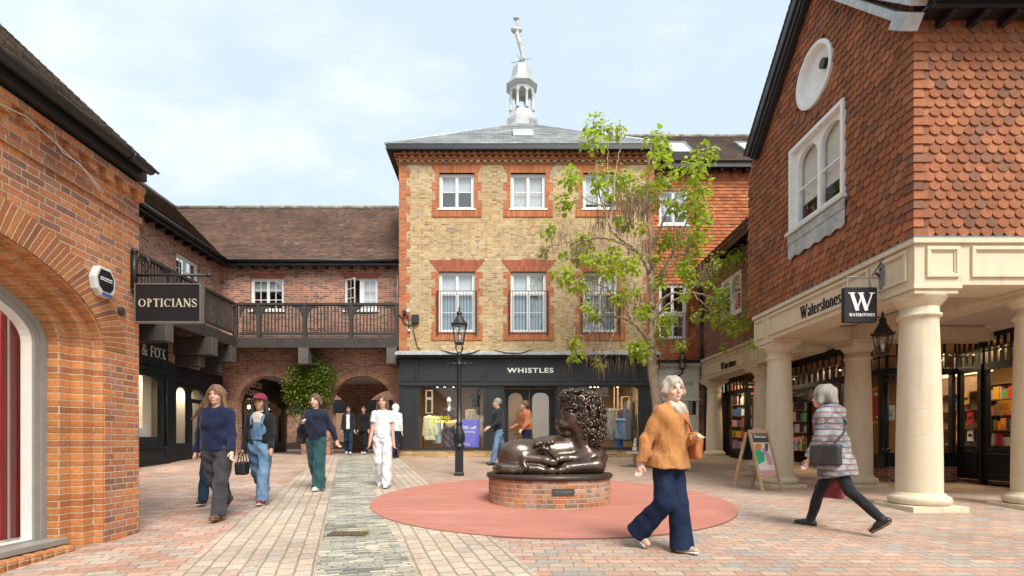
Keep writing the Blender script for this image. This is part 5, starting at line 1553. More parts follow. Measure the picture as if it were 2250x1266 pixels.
# shop interior
mb = MB(); mb.box(uL + .05, uR - .05, 20.2, 20.3, .8, 4.0); mb.box(uL + .02, uL + .049, 17.36, 20.2, .8, 4.0); mb.box(uR - .049, uR - .02, 17.36, 20.2, .8, 4.0); mb.build('inner_wall', M['tan_wall'], gs)
mb = MB(); mb.box(uL + .05, uR - .05, 17.36, 20.2, 3.55, 3.6); mb.build('inner_ceiling', M['dark_int'], gs)
mb = MB(); mb.box(uL + .05, d0 - .05, 17.02, 20.19, .95, 1.08); mb.box(d1 + .05, uR - .05, 17.02, 20.19, .95, 1.08); mb.box(d0 - .049, d1 + .049, 17.3, 20.19, .78, .84); mb.build('inner_floor', M['floor_wood'], gs)
lamp_spots = [(hx(p), 17.3, 3.13) for p in (958, 974, 994)] + [(hx(p), 17.35, 3.13) for p in (1303, 1312, 1320, 1364)]
for p_ in lamp_spots:
    mb = MB(); mb.tube([(p_[0], p_[1], 3.55), (p_[0], p_[1], p_[2] + .12)], .012, 6); mb.lathe([(.02, .13), (.035, .12), (.035, 0)], p_, 10); lp = mb.build('track_spot', M['white_paint'], gs, True)
    mb = MB(); mb.ellip((p_[0], p_[1], p_[2] - .01), (.032, .032, .03), 10, 6); mb.build('bulb', M['bulb'], lp, True)
def lamp(name, loc, power, col=(1, .82, .62), size=.8):
    l = bpy.data.lights.new(name, 'AREA'); l.energy = power; l.color = col; l.size = size
    o = bpy.data.objects.new(name, l); o.location = loc; COL.objects.link(o)
lamp('shop_light_and_fill', (-1.6, 17.22, 3.5), 26, size=.35); lamp('shop_light_and_fill', (3.4, 17.22, 3.5), 28, size=.35); lamp('shop_light_and_fill', (.9, 18.9, 3.5), 12); lamp('shop_light_and_fill', (-10.1, 13.7, 3.15), 22, size=.4); lamp('shop_light_and_fill', (-9.75, 16.5, 3.0), 8, size=.3); lamp('shop_light_and_fill', (-5.3, 4.2, 3.0), 12, size=.5); lamp('shop_light_and_fill', (-4.56, 4.1, 2.7), 3.0, size=.08)  # arched shop at the end: unseen fill lamps added to brighten its red panel
# wooden shelf frames, rails and clothes
def garment(x, y, z, w, h, mt, label, sl=.25, group='clothes hanging in the grey shop window'):
    t = SDF((x - w, y - .12, z - h), (x + w, y + .12, z + .08), .022)
    t.cap((x, y, z - .12), (x, y, z - h + .08), w * .42, w * .5, .05, sy=.30, flat=.02)
    t.cap((x - w * .36, y, z - .05), (x + w * .36, y, z - .05), .05, None, .03)
    if sl:
        for s_ in (-1, 1): t.cap((x + s_ * w * .40, y, z - .06), (x + s_ * w * .56, y + .01, z - .06 - sl * 2.0), .055, .042, .03)
    t.ripple(.012, 40.0, x * 7, .1)
    o = mesh_obj('garment', *t.mesh(), mt, None); tag(o, label, 'garment', group); return o
garment(hx(940), 17.35, 2.14, .40, .85, cloth('pale_yellow', (.66, .64, .40)), 'pale lemon cardigan hanging at the left end of the shop window', .28)
garment(hx(955), 17.6, 2.12, .36, .95, cloth('pale_blue', (.42, .52, .58)), 'pale blue shirt hanging behind the lemon cardigan', .30)
rl = thing('clothes_rail', 'thin dark clothes rail in the left shop window', 'clothes rail', (hx(945), 17.5, 1.08))
mb = MB(); mb.tube([(hx(924), 17.47, 1.08), (hx(924), 17.47, 2.24), (hx(968), 17.47, 2.24), (hx(968), 17.47, 1.08)], .012, 8); mb.build('rail', M['iron'], rl, True)
for k, p in enumerate((1025, 1031, 1038, 1045, 1052)): garment(hx(p), 18.6, 2.45, .22, 1.0, cloth('cream_%d' % k, (.55 - .05 * (k % 3), .47 - .05 * (k % 2), .37)), 'cream and beige garment on the rail behind the purple sale board', .2, 'cream garments on the back rail')
garment(hx(1040), 18.3, 3.0, .30, .55, cloth('black_top', (.02, .018, .018)), 'small black top hung high on the shop back wall', .05)
for k, (p, c_) in enumerate(((1347, (.13, .13, .14)), (1356, (.17, .16, .16)), (1363, (.20, .18, .14)), (1393, (.05, .05, .06)), (1399, (.045, .045, .05)))):
    garment(hx(p), 17.9 + .1 * (k % 2), 2.42, .30, 1.15, cloth('dark_%d' % k, c_), ('charcoal coat hanging in the right shop window', 'grey coat hanging in the right shop window', 'olive grey coat beside the denim skirt', 'black coat right of the denim skirt', 'black jacket at the right edge of the shop window')[k], .32)
garment(hx(1372), 17.45, 2.06, .36, .75, M['jeans_mid'], 'blue denim skirt with pale hem in the right shop window', 0)
garment(hx(1371), 17.62, 1.48, .34, .48, cloth('royal_blue', (.05, .11, .27)), 'royal blue skirt hung below the denim skirt', 0)
sf = thing('shelf_unit', 'pale wooden cube shelf unit in the right shop window', 'shelf', (hx(1390), 18.0, 2.6))
mb = MB(); mf = FR(18.0)
mb.ring(mf, hx(1383), hx(1402), hz(900), hz(864), .035, 0, .3); mb.pbox(mf, hx(1373), hx(1376), 1.9, 3.4, 0, .04); mb.pbox(mf, hx(1365), hx(1367), 2.3, 3.4, 0, .04); mb.pbox(mf, hx(1355), hx(1382), hz(895), hz(893), 0, .04); mb.build('frame', M['pine'], sf)
ws = thing('white_screen', 'white framed open screen behind the lemon cardigan', 'screen', (hx(930), 18.6, 2.5))
mb = MB(); mf = FR(18.6); mb.ring(mf, hx(918), hx(936), hz(903), hz(866), .05, 0, .06); mb.ring(mf, hx(918), hx(936), hz(866), hz(845), .05, 0, .06); mb.build('frame', M['white_paint'], ws)
# mannequin
mx, my = hx(983), 17.45
mn_ = thing('mannequin', 'white mannequin in dark brown knit and wide trousers in the shop window', 'mannequin', (mx, my, 1.08))
T = SDF((mx - .4, my - .25, 1.0), (mx + .4, my + .25, 2.95), .016)
T.ell((mx, my - .01, 2.66), (.075, .09, .115), .03); T.cap((mx, my, 2.58), (mx, my, 2.40), .048, .05, .03); T.cap((mx - .13, my, 2.36), (mx + .13, my, 2.36), .05, None, .04); T.cap((mx, my, 2.3), (mx, my, 1.9), .10, .09, .04, sx=1.3)
for s_ in (-1, 1): T.cap((mx + s_ * .17, my, 2.34), (mx + s_ * .22, my - .02, 2.05), .042, .035, .03); T.cap((mx + s_ * .22, my - .02, 2.05), (mx + s_ * .235, my - .06, 1.72), .035, .028, .02)
mesh_obj('body', *T.mesh(), M['white_paint'], mn_)
T = SDF((mx - .4, my - .25, 1.0), (mx + .4, my + .25, 2.95), .016)
T.cap((mx, my, 2.30), (mx, my, 1.78), .118, .12, .04, sx=1.3, flat=.01); T.cap((mx - .13, my, 2.37), (mx + .13, my, 2.37), .064, None, .04)
for s_ in (-1, 1): T.cap((mx + s_ * .17, my, 2.34), (mx + s_ * .215, my - .02, 2.08), .06, .058, .03)
T.ell((mx, my - .10, 2.44), (.05, .10, .13), .01, cut=True); T.ripple(.006, 40.0, 1.0)
mesh_obj('jumper', *T.mesh(), cloth('brown_knit', (.055, .03, .028)), mn_)
T = SDF((mx - .4, my - .25, 1.0), (mx + .4, my + .25, 2.95), .016)
T.cap((mx, my, 1.82), (mx, my, 1.7), .12, .13, .04, sx=1.3)
for s_ in (-1, 1): T.cap((mx + s_ * .07, my, 1.72), (mx + s_ * .10, my, 1.14), .115, .12, .03, flat=.01)
T.ripple(.012, 30.0, 2.0); mesh_obj('trousers', *T.mesh(), cloth('plum', (.10, .075, .085)), mn_)
T = SDF((mx - .1, my - .4, 1.6), (mx + .5, my, 2.4), .016)
T.cap((mx + .02, my - .22, 1.86), (mx + .20, my - .22, 1.90), .11, .10, .04, sy=.5); T.cap((mx + .0, my - .19, 1.93), (mx + .22, my - .19, 1.97), .05, .05, .03)
o = mesh_obj('handbag', *T.mesh(), simple('bag_tan', (.46, .31, .18), .5), None); tag(o, 'tan leather shoulder bag held by the mannequin', 'handbag')
sb = thing('sale_board', 'purple sale board with white lettering standing in the shop window', 'sign', (hx(1026), 17.1, 1.1))
mb = MB(); mb.pbox(FR(17.10), hx(1003), hx(1052), 1.085, hz(921), 0, .03); mb.build('board', M['purple'], sb)

# ------------------------------------------------------------------ tile hung range to the right
YT = 17.6
tx = lambda px: (px - CX) / 65.34
tz = lambda py: EYE + (CY - py) / 65.34
th_ = thing('tile_hung_building', 'orange tile hung range with dark mossy roof and two skylights right of the yellow building', 'building', (6.9, YT, .8))
m = FR(YT)
tw_ = [(tx(1447), tx(1511), tz(495), tz(418)), (tx(1447), tx(1508), tz(745), tz(625))]
mb = MB(); mb.slab(m, rect(4.985, 10.5, 3.9, 10.4), [rect(*w) for w in tw_], 0, .3); mb.build('wall', M['brick_orange'], th_)
mb = MB(); ok = lambda u, v: not any(w[0] - .04 < u < w[1] + .04 and w[2] - .06 < v < w[3] + .02 for w in tw_)
tile_hang(mb, m, 4.99, 9.4, 4.02, 10.3, .17, .112, False, ok, r_=random.Random(3)); mb.build('hung_tiles', M['hung_tile'], th_, recalc=False)
casement(th_, m, *tw_[0], 1, 2, blind=[(.3, .97, 'blind_grey')], depth=.0)
casement(th_, m, *tw_[1], 1, 2, transom=tz(690), depth=.0)
mb = MB(); u0, u1, z0, z1 = tw_[1][0] - .05, tw_[1][1] + .05, tz(748), tz(690)
mb.tube([m(u0, z1, -.12), m(u1, z1, -.12)], .014, 6); mb.tube([m(u0, z0, -.12), m(u1, z0, -.12)], .014, 6)
for k in range(11): mb.pbox(m, u0 + (u1 - u0) * k / 10 - .007, u0 + (u1 - u0) * k / 10 + .007, z0, z1, -.127, -.113)
mb.build('window_railing', M['iron'], th_)
mb = MB(); mb.box(5.4, 10.5, 17.24, 17.30, 10.36, 10.52); mb.box(5.4, 10.5, 17.301, 17.59, 10.43, 10.47)
for k in range(12): mb.box(5.6 + k * .42, 5.68 + k * .42, 17.305, 17.59, 10.30, 10.425)
mb.build('fascia', M['black_gutter'], th_)
mb = MB(); roof(mb, (5.35, 17.18, 10.53), (11.0, 17.18, 10.53), (11.0, 19.45, 12.62), (3.4, 19.45, 12.62)); roof(mb, (3.4, 21.8, 10.5), (11.0, 21.8, 10.5), (11, 19.45, 12.62), (3.4, 19.45, 12.62)); mb.build('roof', M['roof_dark'], th_, recalc=False)
mb = MB(); mb.tube([(3.4, 19.45, 12.63), (11, 19.45, 12.63)], .09, 8); mb.build('ridge_tiles', M['roof_grey'], th_, True)
rs = lambda t: (17.18 + 2.27 * t, 10.53 + 2.09 * t)
for xa, xb in ((5.78, 6.55), (8.30, 9.05)):
    (y0, z0), (y1, z1) = rs(.22), rs(.66); nn = Vector((0, -2.09, 2.27)).normalized()
    e = Vector((0, 2.27, 2.09)).normalized(); o0 = Vector((0, y0, z0)); L = math.hypot(y1 - y0, z1 - z0)
    mk = lambda u, v, w: tuple(Vector((u, 0, 0)) + o0 + e * v + nn * w)
    mb = MB(); mb.slab(mk, rect(xa, xb, 0, L), [rect(xa + .07, xb - .07, .08, L - .08)], .0, .10); sk = mb.build('skylight', M['lead_dark'], th_)
    mb = MB(); mb.slab(mk, rect(xa + .07, xb - .07, .08, L - .08), [], .05, .075); mb.build('pane', simple('skylight_glass', (.62, .68, .72), .08, spec=.8), sk)
# white shopfront under it
hs_ = thing('white_shopfront', 'small white shopfront with arched glazed doors and grey lettering, between grey front and stone columns', 'shopfront', (6.0, 17.45, .82))
YH = 17.42; m = FR(YH); qx = lambda px: (px - CX) * YH / FPX
qz = lambda py: EYE + (CY - py) * YH / FPX
mb = MB(); a, b = qx(1447), qx(1536)
mb.slab(m, [(a, 2.72), (b, 2.72), (b, 3.88), (a, 3.88)], [], 0, .1)
mb.slab(m, rect(a, b, .5, 2.719), [rtop(qx(1513), qx(1531), hz(910), hz(892) + .35, .1), rtop(qx(1455), qx(1472), 1.3, 2.5, .1), rtop(qx(1478), qx(1506), .9, 2.5, .1)], .02, .1)
mb.ring(m, a + .02, b - .02, 2.76, 3.62, .05, -.02, -.001); mb.pbox(m, a, b, 2.66, 2.755, -.05, -.0005)
mb.build('frame', M['white_dull'], hs_, bevel=.004)
mb = MB(); mb.pbox(m, a, b, 3.80, 3.90, -.12, -.001)
for k in range(22): mb.pbox(m, a + .02 + k * .06, a + .05 + k * .06, 3.73, 3.80, -.07, -.001)
mb.build('cornice', M['white_dull'], hs_)
mb = MB(); mb.pbox(m, a - .05, b + .05, 3.901, 4.0, -.2, .15); mb.build('lead_cover', M['iron'], hs_)
mb = MB(); mb.face([m(a, .6, .07), m(b, .6, .07), m(b, 2.7, .07), m(a, 2.7, .07)]); mb.build('pane', M['glass'], hs_)
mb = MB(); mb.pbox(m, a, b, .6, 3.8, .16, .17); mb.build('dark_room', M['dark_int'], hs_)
# ------------------------------------------------------------------ right: brick wing over stone arcade
XR = 6.74
rw = thing('brick_wing_building', 'brown brick wing with arched white window over a stone beam on two columns', 'building', (XR, 14.6, .6))
m = RX(XR)
aw = (14.66, 16.06, 4.98, 6.16)
mb = MB(); mb.slab(m, rect(11.2, 17.58, 3.9, 6.95), [rect(*aw)], 0, .3); mb.build('wall', M['brick_right'], rw)
def arched_window(root, m, u0, u1, v0, v1, depth, mt='white_paint', fr=.09, gl='glass_sky', bl=.62):
    c = (u0 + u1) / 2; hw_ = (u1 - u0) / 2
    l1 = arch(u0 + fr, c - .045, v0 + .10, v1 - fr - (hw_ - fr) * .42, (hw_ - fr) * .42, 12); l2 = arch(c + .045, u1 - fr, v0 + .10, v1 - fr - (hw_ - fr) * .42, (hw_ - fr) * .42, 12)
    mb = MB(); mb.slab(m, rect(u0, u1, v0, v1), [l1, l2], depth, depth + .09)
    for a_, b_ in ((u0 + fr, c - .045), (c + .045, u1 - fr)): mb.pbox(m, a_ - .002, b_ + .002, v0 + .10 + (v1 - v0) * .40, v0 + .10 + (v1 - v0) * .40 + .03, depth + .02, depth + .06)
    wn = mb.build('window', M[mt], root)
    mb = MB(); mb.face([m(u0 + .03, v0 + .03, depth + .045), m(u1 - .03, v0 + .03, depth + .045), m(u1 - .03, v1 - .03, depth + .045), m(u0 + .03, v1 - .03, depth + .045)]); mb.build('pane', M[gl], wn)
    mb = MB(); mb.pbox(m, u0 + .04, u1 - .04, v0 + (v1 - v0) * bl, v1 - .05, depth + .12, depth + .14); mb.build('blind', M['off_white'], wn)
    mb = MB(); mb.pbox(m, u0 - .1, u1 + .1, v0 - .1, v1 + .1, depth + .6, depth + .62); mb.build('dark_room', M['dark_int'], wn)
    return wn
wn = arched_window(rw, m, *aw, .02)
mb = MB(); mb.pbox(m, aw[0] - .06, aw[1] + .06, aw[2] - .07, aw[2] - .002, -.07, .08); mb.build('sill', M['white_paint'], wn)
mb = MB(); mb.box(6.40, 6.46, 11.2, 17.58, 6.74, 6.92); mb.box(6.461, XR - .001, 11.2, 17.58, 6.82, 6.86)
for k in range(15): mb.box(6.465, XR - .002, 11.4 + k * .42, 11.48 + k * .42, 6.70, 6.815)
mb.build('fascia', M['black_gutter'], rw)
mb = MB(); roof(mb, (6.34, 11.2, 6.93), (6.34, 17.58, 6.93), (9.6, 17.58, 10.1), (9.6, 11.2, 10.1)); mb.build('roof', M['roof_dark'], rw, recalc=False)
mb = MB(); mb.box(6.64, 7.26, 11.65, 17.45, 3.30, 3.90); mb.box(6.58, 7.26, 11.65, 17.52, 3.901, 3.985); mb.box(6.61, 6.639, 11.65, 17.48, 3.30, 3.36)
for a, b in ((17.0, 17.40), (14.25, 16.9), (13.5, 14.1)): mb.ring(RX(6.64), a, b, 3.40, 3.84, .045, -.03, -.001)
mb.box(6.61, 7.26, 17.4505, 17.58, 3.30, 3.90)
mb.build('entablature', M['stone'], rw, bevel=.006)
def column(root, x, y, zb, zt, r, ab=.43, name='column', sq=.52):
    """Tuscan column: shaft with entasis, base on a square plinth, capital with abacus"""
    h = zt - zb
    mb = MB(); prof = []
    for k in range(25):
        t = k / 24; prof.append((r * (1.0 - .175 * t ** 1.7), .22 + (h - .22 - .42) * t))
    for zj in (.30, .52, .80):
        pass
    prof.insert(0, (r * 1.0, .20)); prof += [(r * .86, h - .40), (r * .95, h - .385), (r * .95, h - .35), (r * .84, h - .335), (r * .84, h - .24)]
    mb.lathe(prof, (x, y, zb), 40); sh = mb.build(name, M['stone'], root, True)
    mb = MB()
    for f in (.27, .515, .665, .93):
        z_ = .22 + (h - .64) * (1 - f); rr_ = r * (1.0 - .175 * (1 - f) ** 1.7) + .0015
        mb.lathe([(rr_ - .01, z_ - .004), (rr_, z_ - .003), (rr_, z_ + .003), (rr_ - .01, z_ + .004)], (x, y, zb), 40, cap=False)
    mb.build('drum_joints', simple('drum_joint', (.74, .66, .53), .9), sh, True)
    mb = MB(); mb.lathe([(r * .9, .05), (r * 1.22, .05), (r * 1.32, .075), (r * 1.36, .115), (r * 1.32, .155), (r * 1.2, .175), (r * 1.13, .18), (r * 1.12, .20), (r * 1.02, .215), (r * .9, .215)], (x, y, zb), 40); mb.build('base', M['stone'], sh, True)
    mb = MB(); mb.box(x - sq, x + sq, y - sq, y + sq, zb - .3, zb + .048); mb.build('plinth', M['stone'], sh, bevel=.008)
    mb = MB(); mb.lathe([(r * .83, h - .25), (r * .90, h - .235), (r * .98, h - .20), (r * 1.14, h - .15), (r * 1.20, h - .12), (r * 1.20, h - .118)], (x, y, zb), 40); mb.build('echinus', M['stone'], sh, True)
    mb = MB(); mb.box(x - ab, x + ab, y - ab, y + ab, zb + h - .118, zb + h - .055); mb.box(x - ab - .03, x + ab + .03, y - ab - .03, y + ab + .03, zb + h - .0545, zb + h - .001); mb.build('abacus', M['stone'], sh, bevel=.008)
    return sh
mb = MB(); mb.box(6.50, 7.5, 17.585, 17.7, .4, 3.9); mb.build('end_wall', M['brick_right'], rw)
column(rw, 6.97, 17.08, .80, 3.30, .255, .32, sq=.36); column(rw, 6.97, 13.9, .55, 3.30, .255, .32, sq=.36)
mb = MB(); mb.box(7.261, 10.5, 11.9, 17.58, 3.72, 3.80); mb.build('soffit', M['soffit'], rw)
dp = thing('downpipe', 'black cast iron downpipe in the corner beside the white shopfront', 'downpipe', (6.66, 17.36, 3.2))
mb = MB(); mb.tube([(6.66, 17.36, 6.7), (6.66, 17.36, 3.5), (6.66, 17.34, 3.35), (6.75, 17.30, 3.2), (6.78, 17.3, .85)], .05, 10); mb.build('pipe', M['iron'], dp, True)
mb = MB()
for z_ in (6.3, 5.2, 4.1): mb.lathe([(.05, 0), (.066, .005), (.066, .07), (.05, .075)], (6.66, 17.36, z_), 12)
mb.build('collar', M['iron'], dp, True)

# ------------------------------------------------------------------ corner building with scalloped tiles over a stone loggia
XC, YC = 5.63, 7.12
ZE0, ZE1 = 3.42, 4.04
cb = thing('corner_loggia_building', 'corner building with scalloped clay tiles over a cream stone columned loggia', 'building', (XC + 2, YC + 2, .35))
mS, mF = RX(XC), FR(YC)
GY, GZ = 9.47, 9.50
gab = [(YC, ZE1), (11.85, ZE1), (11.85, 7.12), (GY, GZ), (YC, 7.12)]
win = (8.54, 10.08, 5.33, 6.87); rc, rr_ = (9.36, 7.84), .47
rnd = [(rc[0] + rr_ * math.cos(t), rc[1] + rr_ * math.sin(t)) for t in [k * math.pi / 20 for k in range(40)]]
mb = MB(); mb.slab(mS, gab, [rect(*win), rnd], 0, .3); mb.slab(mF, rect(XC + .301, 12.0, ZE1, 7.12), [], 0, .3); mb.box(XC + .301, 12, 11.55, 11.85, ZE1, 7.1); mb.build('wall', M['scallop'], cb)
def in_gable(u, v):
    if v > 7.12 and abs(u - GY) > (GZ - v) + .12: return False
    if v <= 7.12 and not (YC < u < 11.86): return False
    if win[0] - .03 < u < win[1] + .03 and win[2] - .60 < v < win[3] + .0: return False
    return math.hypot(u - rc[0], v - rc[1]) > rr_ - .0 and all(math.hypot(u + du - rc[0], v + dv - rc[1]) > rr_ for du in (-.07, 0, .07) for dv in (-.06, .05, .15))
mb = MB(); tile_hang(mb, mS, YC + .10, 11.86, ZE1 + .03, GZ, .155, .125, True, in_gable, r_=random.Random(11)); mb.build('side_tiles', M['scallop'], cb, recalc=False)
mb = MB(); tile_hang(mb, mF, XC + .10, 10.5, ZE1 + .03, 7.05, .155, .125, True, lambda u, v: True, r_=random.Random(12)); mb.build('front_tiles', M['scallop'], cb, recalc=False)
mb = MB(); r5 = random.Random(5)
for i in range(25):
    v0 = ZE1 + .03 + i * .125; rn = r5.random(); la = .15 if i % 2 else .09
    a0, a1 = -.052, -.022; top = v0 + .20
    # angle tiles wrapping the corner
    def P_(u, v, w, side): return (XC + w, YC + u, v) if side else (XC + u, YC + w, v)
    for side in (0, 1):
        L_ = la if side else .24 - la
        q = [P_(a0, v0, a0, side), P_(L_, v0, a0, side), P_(L_, top, a1, side), P_(a1, top, a1, side)]
        b = [P_(a0 + .014, v0, a0 + .014, side), P_(L_, v0, a0 + .014, side), P_(L_, top, a1 + .014, side), P_(a1, top, a1 + .014, side)]
        mb.face(q, rn=rn); mb.face([q[0], q[1], b[1], b[0]], rn=rn); mb.face([q[1], q[2], b[2], b[1]], rn=rn)
mb.build('corner_tiles', M['scallop'], cb, recalc=False)
wn = arched_window(cb, mS, *win, .03, fr=.12, gl='glass', bl=.30)
mb = MB(); mb.ring(mS, win[0] - .03, win[1] + .03, win[2] - .02, win[3] + .02, .07, -.07, .029); mb.build('frame', M['white_paint'], wn)
mb = MB(); mb.pbox(mS, win[0] - .08, win[1] + .08, win[2] - .075, win[2] - .021, -.12, .03); mb.build('sill', M['white_dull'], wn)
mb = MB(); u0, u1 = win[0] - .06, win[1] + .06; pts = [(u0, win[2] - .077), (u0, win[2] - .50)]
for k in range(11): pts.append((u0 + (u1 - u0) * (k + .5) / 11, win[2] - .50 - (.045 if k % 2 == 0 else .0)))
pts += [(u1, win[2] - .50), (u1, win[2] - .077)]
mb.slab(mS, pts, [], -.062, -.05); mb.pbox(mS, u0, u1, win[2] - .25, win[2] - .09, -.075, -.0625); mb.build('lead_apron', M['lead'], wn)
mb = MB(); n = 40
def rg(r0, w0, r1, w1):
    for k in range(n):
        t0, t1 = 2 * math.pi * k / n, 2 * math.pi * (k + 1) / n
        mb.face([mS(rc[0] + r * math.cos(t), rc[1] + r * math.sin(t), w) for r, w, t in ((r0, w0, t0), (r0, w0, t1), (r1, w1, t1), (r1, w1, t0))])
for a_ in ((.53, .0, .53, -.055), (.53, -.055, .47, -.06), (.47, -.06, .445, -.03), (.445, -.03, .43, .06), (.43, .06, .001, .14)): rg(*a_)
rw_ = mb.build('round_window', M['white_paint'], cb, True)
mb = MB(); mb.slab(mS, [(9.21 + .085 * math.cos(t), 7.95 + .085 * math.sin(t)) for t in [k * math.pi / 10 for k in range(20)]], [], .02, .10); mb.build('vent_hole', M['shop_black'], rw_)
# roof, verges, gutter
mb = MB(); roof(mb, (XC - .26, 6.72, 7.02), (12.5, 6.72, 7.02), (12.5, GY, GZ + .16), (XC - .26, GY, GZ + .16)); roof(mb, (XC - .26, 11.6, 7.62), (12.5, 11.6, 7.62), (12.5, GY, GZ + .16), (XC - .26, GY, GZ + .16)); mb.build('roof', M['roof_brown'], cb, recalc=False)
def verge(mb, y0, z0, y1, z1, x0, x1, d0, d1):
    e = Vector((0, y1 - y0, z1 - z0)).normalized(); nn = Vector((0, -e.z, e.y));
    if nn.z < 0: nn = -nn
    pts = []
    for x in (x0, x1):
        for (y, z) in ((y0, z0), (y1, z1)):
            for d_ in (d0, d1): p = Vector((x, y, z)) + nn * d_; pts.append(tuple(p))
    mb.add(pts, [(0, 1, 3, 2), (4, 6, 7, 5), (0, 4, 5, 1), (2, 3, 7, 6), (0, 2, 6, 4), (1, 5, 7, 3)])
mb = MB()
verge(mb, 11.52, 7.586, GY, GZ + .06, XC - .24, XC - .02, -.10, .06); verge(mb, 11.52, 7.586, GY, GZ + .06, XC - .20, XC - .04, -.20, -.101); verge(mb, 11.52, 7.586, GY, GZ + .06, XC - .16, XC - .05, -.26, -.201)
mb.build('dark_verge', M['black_gutter'], cb, bevel=.012)
mb = MB(); verge(mb, 6.84, 7.06, GY - .06, GZ + .06, XC - .25, XC - .03, -.06, .05); verge(mb, 6.98, 7.06, GY - .2, GZ + .02, XC - .20, XC - .05, -.17, -.061); verge(mb, 6.90, 6.95, 7.12, 7.14, XC - .27, XC - .03, -.20, -.0)
mb.build('white_verge', M['lead'], cb, bevel=.012)
mb = MB(); mb.box(XC - .02, 12.5, 6.74, 6.80, 6.92, 7.06); mb.box(XC - .02, 12.5, 6.801, YC - .001, 6.99, 7.03)
for k in range(16): mb.box(XC + .25 + k * .42, XC + .33 + k * .42, 6.805, YC - .04, 6.88, 6.985)
mb.build('fascia', M['black_gutter'], cb)
mb = MB(); mb.tube([(XC - .02, 6.69, 7.0), (12.5, 6.69, 7.0)], .06, 10); mb.build('gutter', M['black_gutter'], cb, True)
# entablature
mb = MB()
mb.box(XC, XC + .62, YC + .0, 11.62, ZE0, ZE1 - .06); mb.box(XC + .621, 12, YC, YC + .62, ZE0, ZE1 - .06)
mb.box(XC - .045, XC + .62, YC - .045, 11.64, ZE1 - .0595, ZE1 + .015); mb.box(XC + .621, 12, YC - .045, YC + .62, ZE1 - .0595, ZE1 + .015)
for a, b in ((11.15, 11.56), (7.98, 11.0), (7.24, 7.80)): mb.ring(mS, a, b, ZE0 + .09, ZE1 - .10, .05, -.035, -.0005); mb.ring(mS, a + .05, b - .05, ZE0 + .14, ZE1 - .15, .02, -.018, -.0006)
for a, b in ((XC + .15, XC + .60), (XC + .76, 9.5)): mb.ring(mF, a, b, ZE0 + .10, ZE1 - .10, .05, -.035, -.0005); mb.ring(mF, a + .05, b - .05, ZE0 + .15, ZE1 - .15, .02, -.018, -.0006)
mb.build('entablature', M['stone'], cb, bevel=.006)
mb = MB(); mb.box(XC - .05, XC + .5, YC - .05, 11.65, ZE1 + .016, ZE1 + .030); mb.box(XC + .501, 12, YC - .05, YC + .3, ZE1 + .016, ZE1 + .030); mb.build('lead_flashing', M['lead_dark'], cb)
cols = [(5.93, 7.42), (5.93, 11.14), (7.60, 7.42), (7.60, 11.14), (9.3, 7.42)]
for x_, y_ in cols: column(cb, x_, y_, .36, ZE0, .272, .30, sq=.38)
mb = MB()
mb.box(XC + .621, 7.34, 10.92, 11.36, ZE0, 3.70); mb.box(7.86, 10.6, 10.92, 11.36, ZE0, 3.70); mb.box(7.341, 7.859, YC + .621, 11.36, ZE0, 3.70)
mb.build('cross_beam', M['stone'], cb, bevel=.006)
mb = MB(); mb.box(XC + .3, 12, YC + .3, 11.6, 3.72, 3.80); mb.build('soffit', M['soffit'], cb)
mb = MB(); mb.box(XC + .621, 7.34, YC + .621, YC + .70, 3.62, 3.719); mb.box(10.18, 10.26, 7.8, 11.7, 3.58, 3.719); mb.box(10.1, 10.18, 7.8, 11.7, 3.65, 3.719); mb.build('ceiling_moulding', M['soffit'], cb)

# ------------------------------------------------------------------ bookshop front under the loggia
bs = thing('bookshop_front', 'black timber bookshop front with small paned transom lights behind the stone columns', 'shopfront', (9.0, 12.0, .45))
def glazed(root, m, u0, u1, zg, n, trans=(2.95, 3.50), sillz=1.02, brick=True, posts=(), top=3.72):
    mb = MB()
    if brick:
        b2 = MB(); b2.pbox(m, u0, u1, zg - .4, sillz - .27, -.02, .25); b2.build('brick_base', M['brick_right'], root)
        mb.pbox(m, u0, u1, sillz - .269, sillz, -.05, .2); mb.pbox(m, u0, u1, sillz, sillz + .05, -.09, .2)
    else: mb.pbox(m, u0, u1, zg + .06, sillz + .05, -.02, .1); mb.ring(m, u0 + .06, u1 - .06, zg + .16, sillz - .06, .03, -.035, -.021)
    mb.pbox(m, u0, u1, trans[1], top, -.01, .1); mb.pbox(m, u0, u1, trans[0] - .14, trans[0], -.03, .1)
    mid = (trans[0] + trans[1]) / 2; w = (u1 - u0) / n
    for k in range(n + 1):
        t_ = .030 if k in (0, n) else .016
        mb.pbox(m, max(u0, u0 + k * w - t_), min(u1, u0 + k * w + t_), trans[0] + .0005, trans[1] - .0005, .0, .05)
    mb.pbox(m, u0 + .001, u1 - .001, mid - .016, mid + .016, .004, .046)
    for p in posts: mb.pbox(m, p - .045, p + .045, sillz + .05, trans[0] - .14, -.02, .08)
    fo = mb.build('window_front', M['shop_black'], root, bevel=.004)
    mb = MB(); mb.face([m(u0, sillz, .03), m(u1, sillz, .03), m(u1, trans[1], .03), m(u0, trans[1], .03)]); mb.build('pane', M['glass'], fo)
    return fo
glazed(bs, RX(7.5), 15.99, 17.56, .75, 7, posts=(16.03, 17.5))
glazed(bs, FR(16.0), 7.501, 8.69, .7, 4, posts=(7.6, 8.6))
glazed(bs, RX(8.7), 11.8, 15.98, .48, 16, posts=(12.0, 13.4, 14.8), sillz=.98)
glazed(bs, FR(11.8), 8.702, 10.29, .40, 6, posts=(10.2,), sillz=1.0)
glazed(bs, RX(10.3), 11.22, 11.795, .42, 4, brick=False, sillz=1.15, posts=(11.25, 11.75))
glazed(bs, RX(10.3), 10.42, 11.16, .42, 5, brick=False, sillz=1.10, posts=(10.46, 11.12))
